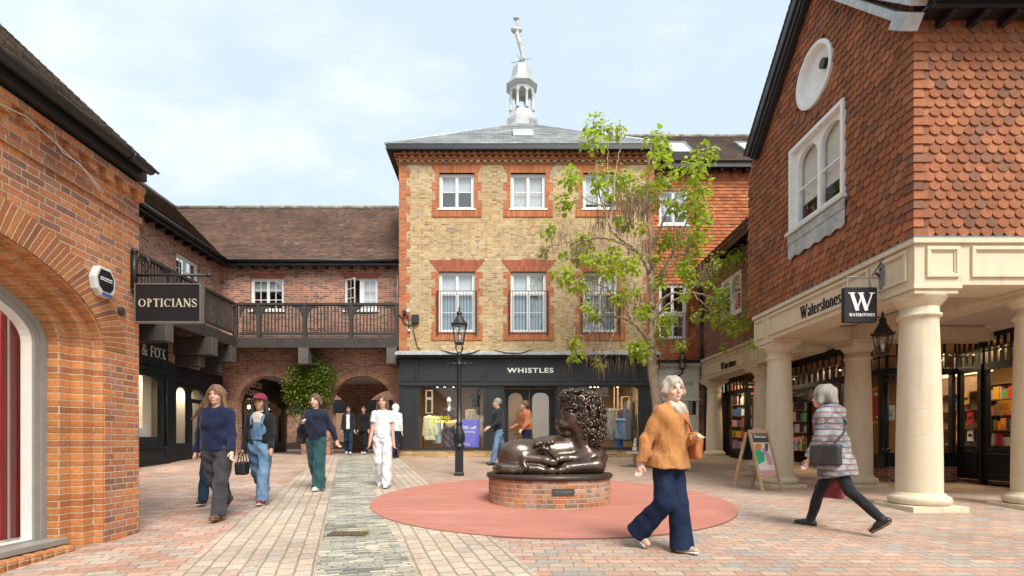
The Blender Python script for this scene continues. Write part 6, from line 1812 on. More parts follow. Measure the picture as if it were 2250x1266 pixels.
glazed(bs, RX(10.3), 7.6, 10.38, .42, 12, brick=False, sillz=1.10, posts=(9.4, 8.4))
mb = MB(); mb.pbox(RX(10.3), 11.161, 11.219, .4, 3.72, -.06, .1); mb.pbox(RX(10.3), 10.381, 10.419, .4, 3.72, -.06, .1); mb.build('door_post', M['shop_black'], bs)
mb = MB(); mb.tube([(8.64, 11.74, 1.05), (8.64, 11.74, 2.78)], .055, 12); mb.lathe([(.055, 0), (.085, .03), (.085, .08), (.06, .1)], (8.64, 11.74, 1.05), 12); mb.lathe([(.055, 0), (.09, .03), (.09, .08), (.06, .1)], (8.64, 11.74, 2.62), 12); mb.build('colonette', M['shop_black'], bs, True)
mb = MB(); mb.slab(FR(11.78), [(8.70, 2.78), (8.70, 2.42), (8.74, 2.6), (8.84, 2.72), (8.98, 2.78)], [], -.02, .02); mb.slab(RX(8.68), [(11.80, 2.78), (11.80, 2.42), (11.84, 2.6), (11.94, 2.72), (12.08, 2.78)], [], -.02, .02); mb.build('spandrel', M['shop_black'], bs)
# interior
mb = MB(); mb.box(12.3, 12.4, 7.0, 17.5, .4, 3.72); mb.box(10.3, 12.3, 6.9, 7.0, .4, 3.7); mb.box(7.52, 12.3, 17.562, 17.58, .4, 3.7); mb.build('inner_wall', simple('ochre_wall', (.34, .19, .07), .8), bs)
mb = MB(); mb.box(8.81, 12.3, 11.9, 17.56, .42, .50); mb.box(7.61, 8.809, 16.11, 17.56, .60, .70); mb.box(10.41, 12.3, 7.0, 11.899, .40, .46); mb.build('inner_floor', M['floor_wood'], bs)
mb = MB(); mb.box(8.82, 12.3, 11.92, 17.56, 3.58, 3.64); mb.box(7.62, 8.819, 16.12, 17.56, 3.58, 3.64); mb.box(10.42, 12.3, 7.0, 11.919, 3.58, 3.64); mb.build('inner_ceiling', M['tan_wall'], bs)
mb = MB(); mb.box(10.72, 10.77, 11.45, 12.7, 2.84, 2.90); mb.box(11.2, 11.25, 10.2, 11.44, 2.86, 2.92); mb.build('light_strip', M['lamp_strip'], bs)
for x_, y_ in ((10.75, 11.3), (10.75, 10.7), (9.6, 12.6), (10.75, 11.0), (9.2, 13.4), (9.5, 14.6)):
    mb = MB(); mb.lathe([(.055, 0), (.055, .09)], (x_, y_, 3.30), 12); lp = mb.build('downlight', M['shop_black'], bs, True)
    mb = MB(); mb.ellip((x_, y_, 3.295), (.045, .045, .015), 10, 6); mb.build('bulb', M['bulb'], lp, True)
lamp('bookshop_light', (10.43, 12.0, 3.45), 14, (1, .74, .42), .1); lamp('bookshop_light', (10.75, 10.6, 3.3), 18, (1, .70, .35), .4); lamp('bookshop_light', (9.15, 13.6, 3.3), 26, (1, .78, .5), .4); lamp('bookshop_light', (9.7, 12.15, 3.3), 16, (1, .74, .45), .4); lamp('bookshop_light', (8.1, 16.7, 3.3), 13, (1, .78, .5), .4)
# book shelves and books
BOOKC = ['yellow', 'book_white', 'bright_red', 'book_blue', 'orange_card', 'pink', 'book_green', 'lilac', 'letter_black']
def book_case(x0, x1, y0, y1, z0, shelves, face, label, dz=.36, r=random.Random(4)):
    t = thing('bookcase', label, 'bookcase', ((x0 + x1) / 2, (y0 + y1) / 2, z0))
    mb = MB(); H_ = shelves * dz + .04
    if face == 'x': mb.box(x1 - .02, x1, y0, y1, z0, z0 + H_); mb.box(x0, x1 - .021, y0, y0 + .025, z0, z0 + H_); mb.box(x0, x1 - .021, y1 - .025, y1, z0, z0 + H_)
    else: mb.box(x0, x1, y1 - .02, y1, z0, z0 + H_); mb.box(x0, x0 + .025, y0, y1 - .021, z0, z0 + H_); mb.box(x1 - .025, x1, y0, y1 - .021, z0, z0 + H_)
    for k in range(shelves + 1):
        if face == 'x': mb.box(x0 + .002, x1 - .021, y0 + .026, y1 - .026, z0 + k * dz, z0 + k * dz + .025)
        else: mb.box(x0 + .026, x1 - .026, y0 + .002, y1 - .021, z0 + k * dz, z0 + k * dz + .025)
    mb.build('case', M['floor_wood'], t)
    by = {}
    for k in range(shelves):
        a, b = (y0, y1) if face == 'x' else (x0, x1); u = a + .05
        while u < b - .12:
            w = r.choice((.03, .04, .05, .13, .15)); h = r.uniform(.19, .30); mt = r.choice(BOOKC); z = z0 + k * dz + .0255
            q = by.setdefault(mt, MB())
            if face == 'x': q.box(x0 + .03, x0 + .10, u, min(u + w, b - .03), z, z + h)
            else: q.box(u, min(u + w, b - .03), y0 + .03, y0 + .10, z, z + h)
            u += w + r.uniform(.003, .02)
    for mt, q in by.items(): q.build('books', M[mt], t)
    return t
book_case(12.0, 12.29, 7.2, 9.2, .46, 6, 'x', 'bookcase seen through the bookshop glass right of the front column')
book_case(12.0, 12.29, 9.3, 11.6, .46, 6, 'x', 'bookcase of mixed books behind the open shop doorway')
book_case(11.0, 12.2, 13.6, 13.9, .5, 6, 'y', 'tall bookcase deep in the bookshop behind the front column')
book_case(9.3, 10.7, 16.9, 17.2, .5, 6, 'y', 'tall bookcase at the far end of the bookshop window')
book_case(8.0, 8.6, 16.45, 16.7, .7, 5, 'y', 'warm lit bookcase in the far bookshop window behind the second arcade column')
book_case(11.5, 11.79, 11.0, 13.3, .46, 6, 'x', 'bookcase facing the bookshop door behind the display rack', r=random.Random(9))
book_case(7.62, 8.7, 17.28, 17.55, .7, 7, 'y', 'bookcase against the end wall in the farthest bookshop window', r=random.Random(8))
def card(name, label, cat, m, u0, u1, v0, v1, w, mt, fr=None, ft=.03, inner=None):
    t = thing(name, label, cat, m(u0, v0, w))
    mb = MB(); mb.pbox(m, u0, u1, v0, v1, w, w + .012); mb.build('sheet', M[mt], t)
    if fr: mb = MB(); mb.ring(m, u0 - ft, u1 + ft, v0 - ft, v1 + ft, ft - .001, w - .012, w + .02); mb.build('frame', M[fr], t)
    for (a, b, c, d_, mt2) in (inner or []):
        mb = MB(); mb.pbox(m, u0 + (u1 - u0) * a, u0 + (u1 - u0) * b, v0 + (v1 - v0) * c, v0 + (v1 - v0) * d_, w - .004, w - .0005); mb.build('print', M[mt2], t)
    return t
mb = MB(); mb.box(10.75, 10.78, 11.5, 12.9, .5, 2.8)
for z_ in (1.24, 1.62, 2.02, 2.42): mb.box(10.5, 10.749, 11.55, 12.9, z_ - .03, z_)
o = mb.build('display_rack', M['floor_wood'], None); tag(o, 'brown wooden display rack holding books beside the bookshop door', 'rack')
mB = RX(8.72)
card('poster', 'red poster in a yellow frame hanging in the bookshop window beside the back column', 'poster', mB, 11.98, 12.36, 1.78, 2.50, .06, 'bright_red', 'yellow', .06, [(.15, .85, .82, .92, 'book_white'), (.2, .7, .1, .16, 'book_white')])
card('notice', 'small white paper notice behind the black corner colonette', 'notice', FR(11.83), 8.74, 8.92, 1.78, 2.12, .01, 'book_white', None, 0, [(.2, .8, .6, .65, 'letter_grey'), (.2, .8, .5, .54, 'letter_grey'), (.25, .6, .25, .45, 'letter_grey')])
card('poster', 'crimson and grey poster in an orange frame behind the walking hooded woman', 'poster', mB, 13.9, 14.75, 1.6, 2.5, .07, 'red_board', 'orange_card', .05, [(.1, .9, .3, .7, 'slate_plaque')])
for k in range(5):
    card('book', ('white paperback leaning at the foot of the bookshop window', 'pale paperback leaning beside the white one', 'green covered book propped in the bookshop window', 'white hardback propped in the bookshop window', 'pale blue book propped in the bookshop window')[k], 'book', mB, 14.6 + k * .27, 14.80 + k * .27, 1.04, 1.36, .12, ('book_white', 'off_white', 'book_green', 'book_white', 'blind_grey')[k], None, 0, [(.15, .85, .55, .85, ('letter_grey', 'book_blue', 'yellow', 'lilac', 'book_white')[k])], )['group'] = 'books along the bookshop window ledge'
mD = RX(10.42)
for k, (u, v, mt) in enumerate(((11.78, 2.13, 'yellow'), (11.97, 1.66, 'yellow'), (12.0, 1.29, 'yellow'), (11.74, 1.70, 'bright_red'), (11.76, 1.31, 'blind_grey'), (12.0, 2.08, 'slate_plaque'), (12.2, 2.12, 'book_blue'))):
    card('book', ('yellow book displayed high on the rack beside the shop door', 'yellow book at middle height on the door rack', 'yellow book at the bottom of the door rack', 'red book on the rack beside the shop door', 'pale blue book at the bottom of the door rack', 'dark grey book high on the door rack', 'dark blue book at the top left of the door rack')[k], 'book', mD, u - .075, u + .075, v, v + .27, .02 * k + .05, mt, None, 0, [(.2, .8, .35, .6, 'letter_black')])['group'] = 'books on the rack by the shop door'
card('display_unit', 'yellow display card on dark stand inside the shop doorway', 'display', RX(11.0), 11.25, 11.6, 1.92, 2.2, .0, 'yellow', None, 0, [(.2, .8, .3, .7, 'orange_card')])
mb = MB(); mb.pbox(mB, 15.0, 15.9, 2.50, 2.74, .02, .03); o = mb.build('window_sign', M['letter_black'], None); tag(o, 'dark window sign with small white words beside the second column', 'sign')
# ------------------------------------------------------------------ lettering
def sans(text, m, u, v, h, w, material, parent, bold=0.0, space=1.0, depth=.012, name='lettering', width=None, align='CENTER'):
    cu = bpy.data.curves.new('t', 'FONT'); cu.body = text; cu.size = 1.0; cu.offset = bold; cu.space_character = space; cu.align_x = 'LEFT'; cu.resolution_u = 4
    o = bpy.data.objects.new('t', cu); COL.objects.link(o)
    dg = bpy.context.evaluated_depsgraph_get(); me = bpy.data.meshes.new_from_object(o.evaluated_get(dg)); bpy.data.objects.remove(o)
    co = np.array([v_.co[:2] for v_ in me.vertices]); lo, hi = co.min(0), co.max(0)
    sy_ = h / (hi[1] - lo[1]); sx_ = (width / (hi[0] - lo[0])) if width else sy_
    mb = MB(); base = len(mb.v)
    for p in co:
        x = (p[0] - lo[0]) * sx_; x -= {'CENTER': (hi[0] - lo[0]) * sx_ / 2, 'LEFT': 0, 'RIGHT': (hi[0] - lo[0]) * sx_}[align]
        mb.v.append(m(u + x, v + (p[1] - lo[1]) * sy_, w))
    for f in me.polygons: mb.f.append(list(f.vertices))
    bpy.data.meshes.remove(me)
    o = mb.build(name, material, parent); so = o.modifiers.new('s', 'SOLIDIFY'); so.thickness = depth; so.offset = 0
    return o


def arcpts(cx, cy, rx, ry, a0, a1, n=14):
    return [(cx + rx * math.cos(math.radians(a0 + (a1 - a0) * k / n)), cy + ry * math.sin(math.radians(a0 + (a1 - a0) * k / n))) for k in range(n + 1)]
def bar(x0, y0, x1, y1, w): return ('s', [(x0, y0), (x1, y1)], w, w)
def serif(x, y, w=.26, t=.045): return ('s', [(x - w / 2, y), (x + w / 2, y)], t, t)
K, TN, SF = .135, .055, .05
def ringg(cx, cy, rx, ry, a0, a1, k=K, t=TN): return ('r', cx, cy, rx, ry, a0, a1, k, t)
GL = {   # roman capitals on a unit height: (advance, strokes)
 'O': (.95, [ringg(.45, .5, .40, .48, 0, 360)]),
 'P': (.68, [bar(.2, 0, .2, 1, K), serif(.2, .022), serif(.15, .978, .2), ringg(.22, .72, .34, .255, -90, 90)]),
 'T': (.78, [bar(.39, 0, .39, .95, K), serif(.39, .022), bar(.06, .965, .72, .965, .06), bar(.08, .82, .08, .96, .05), bar(.70, .82, .70, .96, .05)]),
 'I': (.40, [bar(.2, 0, .2, 1, K), serif(.2, .022, .3), serif(.2, .978, .3)]),
 'C': (.84, [ringg(.45, .5, .40, .48, 48, 312), bar(.74, .70, .74, .96, .05)]),
 'A': (.86, [bar(.10, 0, .40, 1, .055), bar(.38, 1, .72, 0, .14), bar(.2, .33, .6, .33, .05), serif(.10, .022, .22), serif(.73, .022, .28)]),
 'N': (.92, [bar(.17, 0, .17, 1, .06), bar(.15, 1, .75, 0, .145), bar(.76, 0, .76, 1, .06), serif(.17, .022, .24), serif(.12, .978, .2), serif(.76, .978, .24)]),
 'S': (.62, [('s', arcpts(.31, .735, .21, .225, 25, 200, 14) + arcpts(.31, .265, .235, .255, 80, -150, 18)[1:], .075, .075), bar(.52, .72, .52, .95, .045), bar(.09, .05, .09, .28, .045), ('s', [(.14, .66), (.30, .52), (.48, .36)], .14, .14)]),
 'W': (1.22, [bar(.16, 1, .42, 0, .15), bar(.40, 0, .62, .92, .055), bar(.56, 1, .82, 0, .15), bar(.80, 0, 1.08, 1, .055), serif(.16, .978, .30), serif(.57, .978, .28), serif(1.07, .978, .24)]),
 'E': (.68, [bar(.18, 0, .18, 1, K), bar(.1, .974, .58, .974, .05), bar(.1, .026, .60, .026, .05), bar(.2, .52, .48, .52, .045), bar(.58, .80, .58, .98, .045), bar(.60, .02, .60, .22, .045), bar(.47, .43, .47, .61, .04)]),
 'R': (.78, [bar(.2, 0, .2, 1, K), serif(.2, .022), serif(.15, .978, .2), ringg(.22, .74, .32, .235, -90, 90), bar(.36, .50, .68, 0, .14), serif(.70, .022, .2)]),
 'F': (.62, [bar(.18, 0, .18, 1, K), serif(.18, .022), bar(.1, .974, .56, .974, .05), bar(.2, .5, .46, .5, .045), bar(.56, .78, .56, .98, .045), bar(.46, .41, .46, .59, .04)]),
 'X': (.80, [bar(.14, 1, .66, 0, .145), bar(.12, 0, .64, 1, .055), serif(.14, .978, .28), serif(.66, .022, .28), serif(.11, .022, .2), serif(.66, .978, .2)]),
 'Y': (.78, [bar(.12, 1, .39, .45, .13), bar(.66, 1, .40, .45, .055), bar(.39, 0, .39, .48, K), serif(.39, .022), serif(.13, .978, .24), serif(.66, .978, .2)]),
 'B': (.70, [bar(.2, 0, .2, 1, K), serif(.14, .022, .2), serif(.14, .978, .2), ringg(.2, .75, .30, .225, -90, 90), ringg(.2, .275, .36, .255, -90, 90)]),
 'U': (.88, [bar(.18, .3, .18, 1, K), bar(.72, .3, .72, 1, .06), ('s', arcpts(.45, .30, .27, .27, 180, 360, 12), .09, .09), serif(.18, .978), serif(.72, .978, .24)]),
 'K': (.82, [bar(.2, 0, .2, 1, K), serif(.2, .022), serif(.2, .978), bar(.24, .44, .64, 1, .055), bar(.34, .58, .72, 0, .14), serif(.66, .978, .2), serif(.72, .022, .22)]),
 'H': (.90, [bar(.18, 0, .18, 1, K), bar(.72, 0, .72, 1, K), bar(.2, .5, .7, .5, .05), serif(.18, .022), serif(.18, .978), serif(.72, .022), serif(.72, .978)]),
 '&': (.86, [('s', arcpts(.34, .76, .17, .20, -50, 230, 16), .07, .07), ('s', [(.20, .64), (.42, .36), (.74, .0)], .13, .13), ('s', arcpts(.34, .27, .25, .26, 130, 330, 14), .08, .08), ('s', [(.55, .16), (.68, .36), (.70, .5)], .05, .05), serif(.68, .50, .2)]),
 ' ': (.35, []),
 'a': (.52, [('s', arcpts(.24, .44, .17, .19, 150, 0, 10) + [(.41, .1), (.48, .02)], .10, .10), ringg(.24, .17, .17, .165, 0, 360, .10, .05)]),
 't': (.36, [('s', [(.17, .88), (.17, .14), (.22, .03), (.34, .06)], .11, .11), bar(.03, .62, .33, .62, .05)]),
 'e': (.52, [ringg(.26, .32, .22, .32, 25, 320, .11, .055), bar(.08, .34, .46, .34, .05)]),
 'r': (.42, [bar(.14, 0, .14, .64, .11), serif(.14, .022, .22), ('s', [(.16, .44), (.24, .58), (.36, .58)], .09, .09)]),
 's': (.40, [('s', arcpts(.20, .47, .13, .145, 30, 200, 10) + arcpts(.20, .165, .145, .165, 80, -150, 12)[1:], .075, .075)]),
 'o': (.54, [ringg(.27, .32, .23, .32, 0, 360, .11, .055)]),
 'n': (.58, [bar(.14, 0, .14, .64, .11), serif(.14, .022, .22), ('s', arcpts(.28, .42, .15, .20, 150, 0, 10) + [(.43, .02)], .09, .09), serif(.44, .022, .2)]),
}
def roman(text, m, u, v, h, w, material, parent, width=None, depth=.012, name='lettering', boldk=1.0, align='CENTER', track=0.0):
    adv = sum(GL[c][0] + track for c in text); s = (width / adv) if width else h
    mb = MB(); x = u - (adv * s / 2 if align == 'CENTER' else 0); lay = 0
    def strip(pts, ws):
        nonlocal lay
        n = len(pts); L, R = [], []
        for i, p in enumerate(pts):
            a, b = pts[max(i - 1, 0)], pts[min(i + 1, n - 1)]
            dx, dy = b[0] - a[0], b[1] - a[1]; q = math.hypot(dx, dy) or 1; k = ws[i] / 2 * boldk
            L.append((p[0] - dy / q * k, p[1] + dx / q * k)); R.append((p[0] + dy / q * k, p[1] - dx / q * k))
        lay += 1; e = lay % 7 * .0005
        M2 = lambda p, w_: m(x + p[0] * s, v + p[1] * h, w_)
        f0, f1 = w - depth - e, w
        vs = [M2(p, f0) for p in L] + [M2(p, f0) for p in R] + [M2(p, f1) for p in L] + [M2(p, f1) for p in R]
        fs = []
        for i in range(n - 1):
            fs += [(i, i + 1, n + i + 1, n + i), (i, 2 * n + i, 2 * n + i + 1, i + 1), (n + i, n + i + 1, 3 * n + i + 1, 3 * n + i)]
        fs += [(0, n, 3 * n, 2 * n), (n - 1, 3 * n - 1, 4 * n - 1, 2 * n - 1)]
        mb.add(vs, fs)
    for c in text:
        a, st = GL[c]
        for q in st:
            if q[0] == 's': strip(q[1], [q[2]] * len(q[1]))
            else:
                _, cx, cy, rx, ry, a0, a1, k, t = q; n = 28
                pts = arcpts(cx, cy, rx - k / 2, ry - t / 2, a0, a1, n)
                ws = [t + (k - t) * abs(math.cos(math.radians(a0 + (a1 - a0) * i / n))) ** 1.4 for i in range(n + 1)]
                strip(pts, ws)
        x += (a + track) * s
    return mb.build(name, material, parent)


m = FR(YS)
sans('WHISTLES', m, hx(1165), hz(819.5), hz(808.5) - hz(819.5), -.004, M['letter_white'], gs, bold=.028, space=1.16, width=hx(1216) - hx(1114))
sans('SPRING', FR(16.93), hx(967), hz(921), .11, .0, M['letter_yellow'], gs, bold=.01, width=.62, depth=.004, name='window_lettering')
sans('SUMMER', FR(16.93), hx(967), hz(930), .11, .0, M['letter_yellow'], gs, bold=.01, width=.72, depth=.004, name='window_lettering')
sans('20% off', FR(17.095), hx(1027), hz(943), .105, .0, M['letter_white'], sb, bold=.012, width=.55, depth=.003)
sans('everything', FR(17.095), hx(1026), hz(952), .085, .0, M['letter_white'], sb, bold=.004, width=.50, depth=.003)
mb = MB(); mb.slab(FR(17.094), [(hx(1026) + .10 * math.cos(t), 1.17 + .10 * math.sin(t)) for t in [k * math.pi / 12 for k in range(13)]], [], -.003, .0); mb.build('motif', M['lilac'], sb)
roman('HOUSE', FR(YH), qx(1507), qz(847), .115, -.004, M['letter_grey'], hs_, width=qx(1522) - qx(1489))
roman('Y & FOX', mn, 13.80, 3.55, .28, -.034, simple('letter_silver', (.55, .54, .52), .4), ns, width=1.27)
sans('STARBUCKS', mc, 19.05, 3.28, .22, -.006, M['letter_cream'], cf, bold=.02, width=1.60)
sans('COFFEE', mc, 19.15, 2.98, .20, -.006, M['letter_cream'], cf, bold=.02, width=1.0)
roman('Waterstones', lambda u, v, w: (XC + w, 18.60 - u, v), 18.60 - 9.24, 3.58, .235, -.003, M['letter_black'], cb, width=1.18, boldk=.95)
roman('Waterstones', lambda u, v, w: (6.64 + w, 31 - u, v), 31 - 15.25, 3.45, .22, -.003, M['letter_black'], rw, width=1.02, boldk=1.15)
sans('Book Reader of', lambda u, v, w: (8.72 + w, 31 - u, v), 31 - 15.45, 2.63, .07, .018, M['letter_white'], None, bold=.01, width=.75, depth=.002).parent = o
o.children[0].matrix_parent_inverse = Matrix.Identity(4)


# ------------------------------------------------------------------ hanging signs and lanterns
def bez(pts, n=24):
    """smooth curve through points"""
    P = [Vector(p) for p in pts]; P = [P[0] * 2 - P[1]] + P + [P[-1] * 2 - P[-2]]; out = []
    for i in range(1, len(P) - 2):
        for k in range(n // (len(P) - 3) + 1):
            t = k / (n // (len(P) - 3) + 1)
            out.append(0.5 * ((2 * P[i]) + (P[i + 1] - P[i - 1]) * t + (2 * P[i - 1] - 5 * P[i] + 4 * P[i + 1] - P[i + 2]) * t * t + (3 * P[i] - P[i - 1] - 3 * P[i + 1] + P[i + 2]) * t ** 3))
    return out + [P[-2]]
YO = 5.70; so_ = FPX / YO
ox = lambda px: (px - CX) / so_
oz = lambda py: EYE + (CY - py) / so_
os_ = thing('hanging_sign', 'black hanging sign with cream roman capitals on a scrolled iron bracket', 'sign', (ox(293), YO, oz(600)))
mb = MB(); mb.box(LXW, LXW + .05, YO - .025, YO + .025, oz(636), oz(556)); mb.ellip((LXW + .03, YO, oz(553)), (.038, .035, .035)); mb.ellip((LXW + .03, YO, oz(639)), (.038, .035, .035))
mb.tube([(LXW + .04, YO, oz(605)), (ox(456), YO, oz(605))], .015, 8); mb.ellip((ox(459), YO, oz(605)), (.026, .022, .022)); mb.build('bracket', M['iron'], os_, True)
mb = MB(); mb.tube(bez([(LXW + .05, YO, oz(583)), (ox(306), YO, oz(566)), (ox(322), YO, oz(566)), (ox(329), YO, oz(582)), (ox(322), YO, oz(597)), (ox(314), YO, oz(594)), (ox(314), YO, oz(583)), (ox(321), YO, oz(583))], 40), .011, 8); mb.build('scroll', M['iron'], os_, True)
mb = MB()
for px in (386, 436): mb.tube([(ox(px), YO, oz(606)), (ox(px), YO, oz(628))], .008, 6)
for px in (320,): mb.tube([(ox(px), YO, oz(606)), (ox(px), YO, oz(628))], .008, 6)
mb.build('hangers', M['iron'], os_)
mo = FR(YO - .03)
mb = MB(); mb.pbox(mo, ox(301), ox(444), oz(709), oz(626), 0, .06); mb.build('board', M['sign_black'], os_, bevel=.004)
mb = MB(); mb.ring(mo, ox(300), ox(445), oz(710), oz(625), .012, -.008, .068); mb.build('frame', M['sign_trim'], os_)
roman('OPTICIANS', mo, ox(373), oz(676.5), oz(658.5) - oz(676.5), -.001, M['letter_cream'], os_, width=ox(437) - ox(308), depth=.008, track=.03)

YWt = 7.70; sw_ = FPX / YWt
wx = lambda px: (px - CX) / sw_
wz = lambda py: EYE + (CY - py) / sw_
wsn = thing('hanging_sign', 'square black hanging sign with a large white W beneath the cream stone beam', 'sign', (5.6, YWt, 3.6))
mb = MB(); mb.box(5.592, 5.628, YWt - .03, YWt + .03, wz(637), wz(572)); mb.tube([(5.60, YWt, wz(611)), (wx(1859), YWt, wz(609))], .012, 8); mb.build('bracket', M['lead_dark'], wsn)
mb = MB(); mb.tube([(5.60, YWt, wz(576)), (wx(1916), YWt, wz(607))], .010, 6)
mb.slab(FR(YWt - .006), [(wx(1932), wz(592)), (wx(1936), wz(588)), (wx(1944), wz(598)), (wx(1941), wz(602))], [], 0, .012); mb.slab(FR(YWt - .006), [(wx(1922), wz(602)), (wx(1926), wz(598)), (wx(1934), wz(607)), (wx(1931), wz(609))], [], 0, .012); mb.build('brace', M['iron'], wsn)
mb = MB()
for px, pt_ in ((1862, 1861), (1910, 1914)): mb.tube([(wx(px), YWt, wz(611)), (wx(pt_), YWt, wz(633))], .010, 6)
mb.build('hangers', M['lead_dark'], wsn)
mw = FR(YWt - .04)
mb = MB(); mb.pbox(mw, wx(1852), wx(1923), wz(709), wz(633), 0, .08); mb.build('board', M['sign_black'], wsn, bevel=.004)
roman('W', mw, wx(1889), wz(684), wz(645) - wz(684), -.001, M['letter_white'], wsn, width=wx(1921) - wx(1861), depth=.004, boldk=1.05)
roman('WATERSTONES', mw, wx(1889.5), wz(696.5), wz(690) - wz(696.5), -.001, M['letter_white'], wsn, width=wx(1918) - wx(1862), depth=.003, boldk=1.35, name='small_lettering')


def lantern(root, x, y, z, h, r, hang=False, glassm='glass_lamp'):
    """six sided tapering lantern, z = bottom of glass, h = glass height, r = top radius"""
    mb = MB(); n = 6; rb = r * .62
    for k in range(n):
        a = math.pi / n + 2 * math.pi * k / n
        mb.tube([(x + rb * math.cos(a), y + rb * math.sin(a), z), (x + r * math.cos(a), y + r * math.sin(a), z + h)], .009, 5)
        mb.ellip((x + (r + .02) * math.cos(a), y + (r + .02) * math.sin(a), z + h + .025), (.012, .012, .035), 8, 6)
    mb.lathe([(rb * .4, -.035), (rb * 1.06, -.03), (rb * 1.08, .0), (rb * .95, .012)], (x, y, z), n, math.pi / n)
    mb.lathe([(r * .96, h - .012), (r * 1.10, h), (r * 1.12, h + .02), (r * .95, h + .03)], (x, y, z), n, math.pi / n); fr_ = mb.build('lantern_frame', M['iron'], root)
    mb = MB(); mb.lathe([(r * 1.06, h + .022), (r * .70, h + .12), (r * .42, h + .20), (r * .36, h + .215), (r * .36, h + .25), (r * .42, h + .255), (r * .30, h + .30), (r * .12, h + .32), (r * .10, h + .345), (r * .16, h + .365), (r * .10, h + .39), (.006, h + .44)], (x, y, z), n if False else 12, 0); mb.build('lantern_roof', M['iron'], root)
    mb = MB(); mb.lathe([(rb * .96, .012), (r * .96, h - .012)], (x, y, z), n, math.pi / n, cap=False); mb.build('lantern_glass', M[glassm], fr_)
    mb = MB(); mb.lathe([(.012, .0), (.014, .06), (.028, .09), (.03, .13), (.012, .17)], (x, y, z + .01), 10); mb.build('bulb', M['letter_white'], fr_, True)
LX0, LY0 = -.917, 11.6; Lg = gz(LX0, LY0); sl = FPX / LY0; LZ = lambda py: EYE + (CY - py) / sl
lpst = thing('street_lamp', 'black cast iron street lamp post with glass lantern in front of the grey shopfront', 'street lamp', (LX0, LY0, Lg))
mb = MB(); mb.lathe([(.145, -.05), (.145, .05), (.125, .07), (.122, .56), (.135, .575), (.135, .60)], (LX0, LY0, Lg), 4, math.pi / 4); mb.build('base', M['iron'], lpst, bevel=.008)
mb = MB(); mb.lathe([(.12, .60), (.125, .66), (.085, .69), (.095, .74), (.118, .80), (.11, .90), (.085, 1.02), (.065, 1.10), (.06, 1.13), (.075, 1.15), (.075, 1.17), (.052, 1.19), (.050, 1.80), (.046, 2.25), (.042, 2.42), (.058, 2.44), (.058, 2.47), (.045, 2.49), (.045, 2.62), (.065, 2.64), (.07, 2.68), (.05, 2.72), (.02, 2.74)], (LX0, LY0, Lg), 16); mb.build('post', M['iron'], lpst, True)
mb = MB()
for k in range(8):
    a = k * math.pi / 4; mb.tube([(LX0 + r_ * math.cos(a), LY0 + r_ * math.sin(a), Lg + z_) for r_, z_ in ((.10, .74), (.122, .81), (.112, .90), (.088, 1.02))], .012, 5)
mb.build('leaf_moulding', M['iron'], lpst, True)
mb = MB(); zc = LZ(799); mb.tube([(LX0 - .26, LY0, zc), (LX0 + .26, LY0, zc)], [.020, .016] if False else .016, 8)
for s_ in (-1, 1): mb.ellip((LX0 + s_ * .25, LY0, zc), (.03, .022, .022)); mb.ellip((LX0 + s_ * .12, LY0, zc), (.05, .024, .024))
mb.ellip((LX0, LY0, zc), (.055, .055, .055)); mb.build('ladder_bar', M['iron'], lpst, True)
mb = MB(); zc = LZ(817); mb.box(LX0 - .23, LX0 + .23, LY0 - .006, LY0 + .006, zc - .012, zc + .012); mb.build('flat_bar', M['iron'], lpst)
mb = MB()
for k in range(4):
    a = math.pi / 4 + k * math.pi / 2; q = lambda r_, z_: (LX0 + r_ * math.cos(a), LY0 + r_ * math.sin(a), Lg + z_)
    mb.tube(bez([q(.03, 2.70), q(.09, 2.78), q(.11, 2.85), q(.075, 2.87)], 12), .010, 6)
mb.build('frog_arms', M['iron'], lpst, True)
lantern(lpst, LX0, LY0, LZ(754), .39, .17)
# wall lantern
wlx, wly = qx(1492), 17.22; wlt = thing('wall_lantern', 'small black wall lantern on curved bracket over the white shopfront', 'lantern', (wlx, 17.4, qz(815)))
lantern(wlt, wlx, wly - .12, qz(813), .26, .14)
mb = MB(); mb.tube(bez([(wlx, wly - .12, qz(813) - .03), (wlx, wly - .10, qz(822)), (wlx - .08, wly + .05, qz(828)), (wlx - .14, 17.40, qz(828))], 16), .028, 8); mb.box(wlx - .24, wlx - .02, 17.37, 17.415, qz(831), qz(825)); mb.build('arm', M['iron'], wlt, True)
# hanging lantern in the loggia
hlx, hly = 6.76, 9.26; hl = thing('hanging_lantern', 'large black lantern hanging from the loggia ceiling beside the front stone column', 'lantern', (hlx, hly, 3.7))
sg = FPX / hly; gzz = lambda py: EYE + (CY - py) / sg
lantern(hl, hlx, hly, gzz(776), .32, .15, glassm='glass')
mb = MB(); mb.tube([(hlx, hly, gzz(776) + .70), (hlx, hly, 3.72)], .014, 6); mb.lathe([(.05, 0), (.06, .02), (.02, .05)], (hlx, hly, 3.67), 10); mb.build('hanging_rod', M['iron'], hl, True)

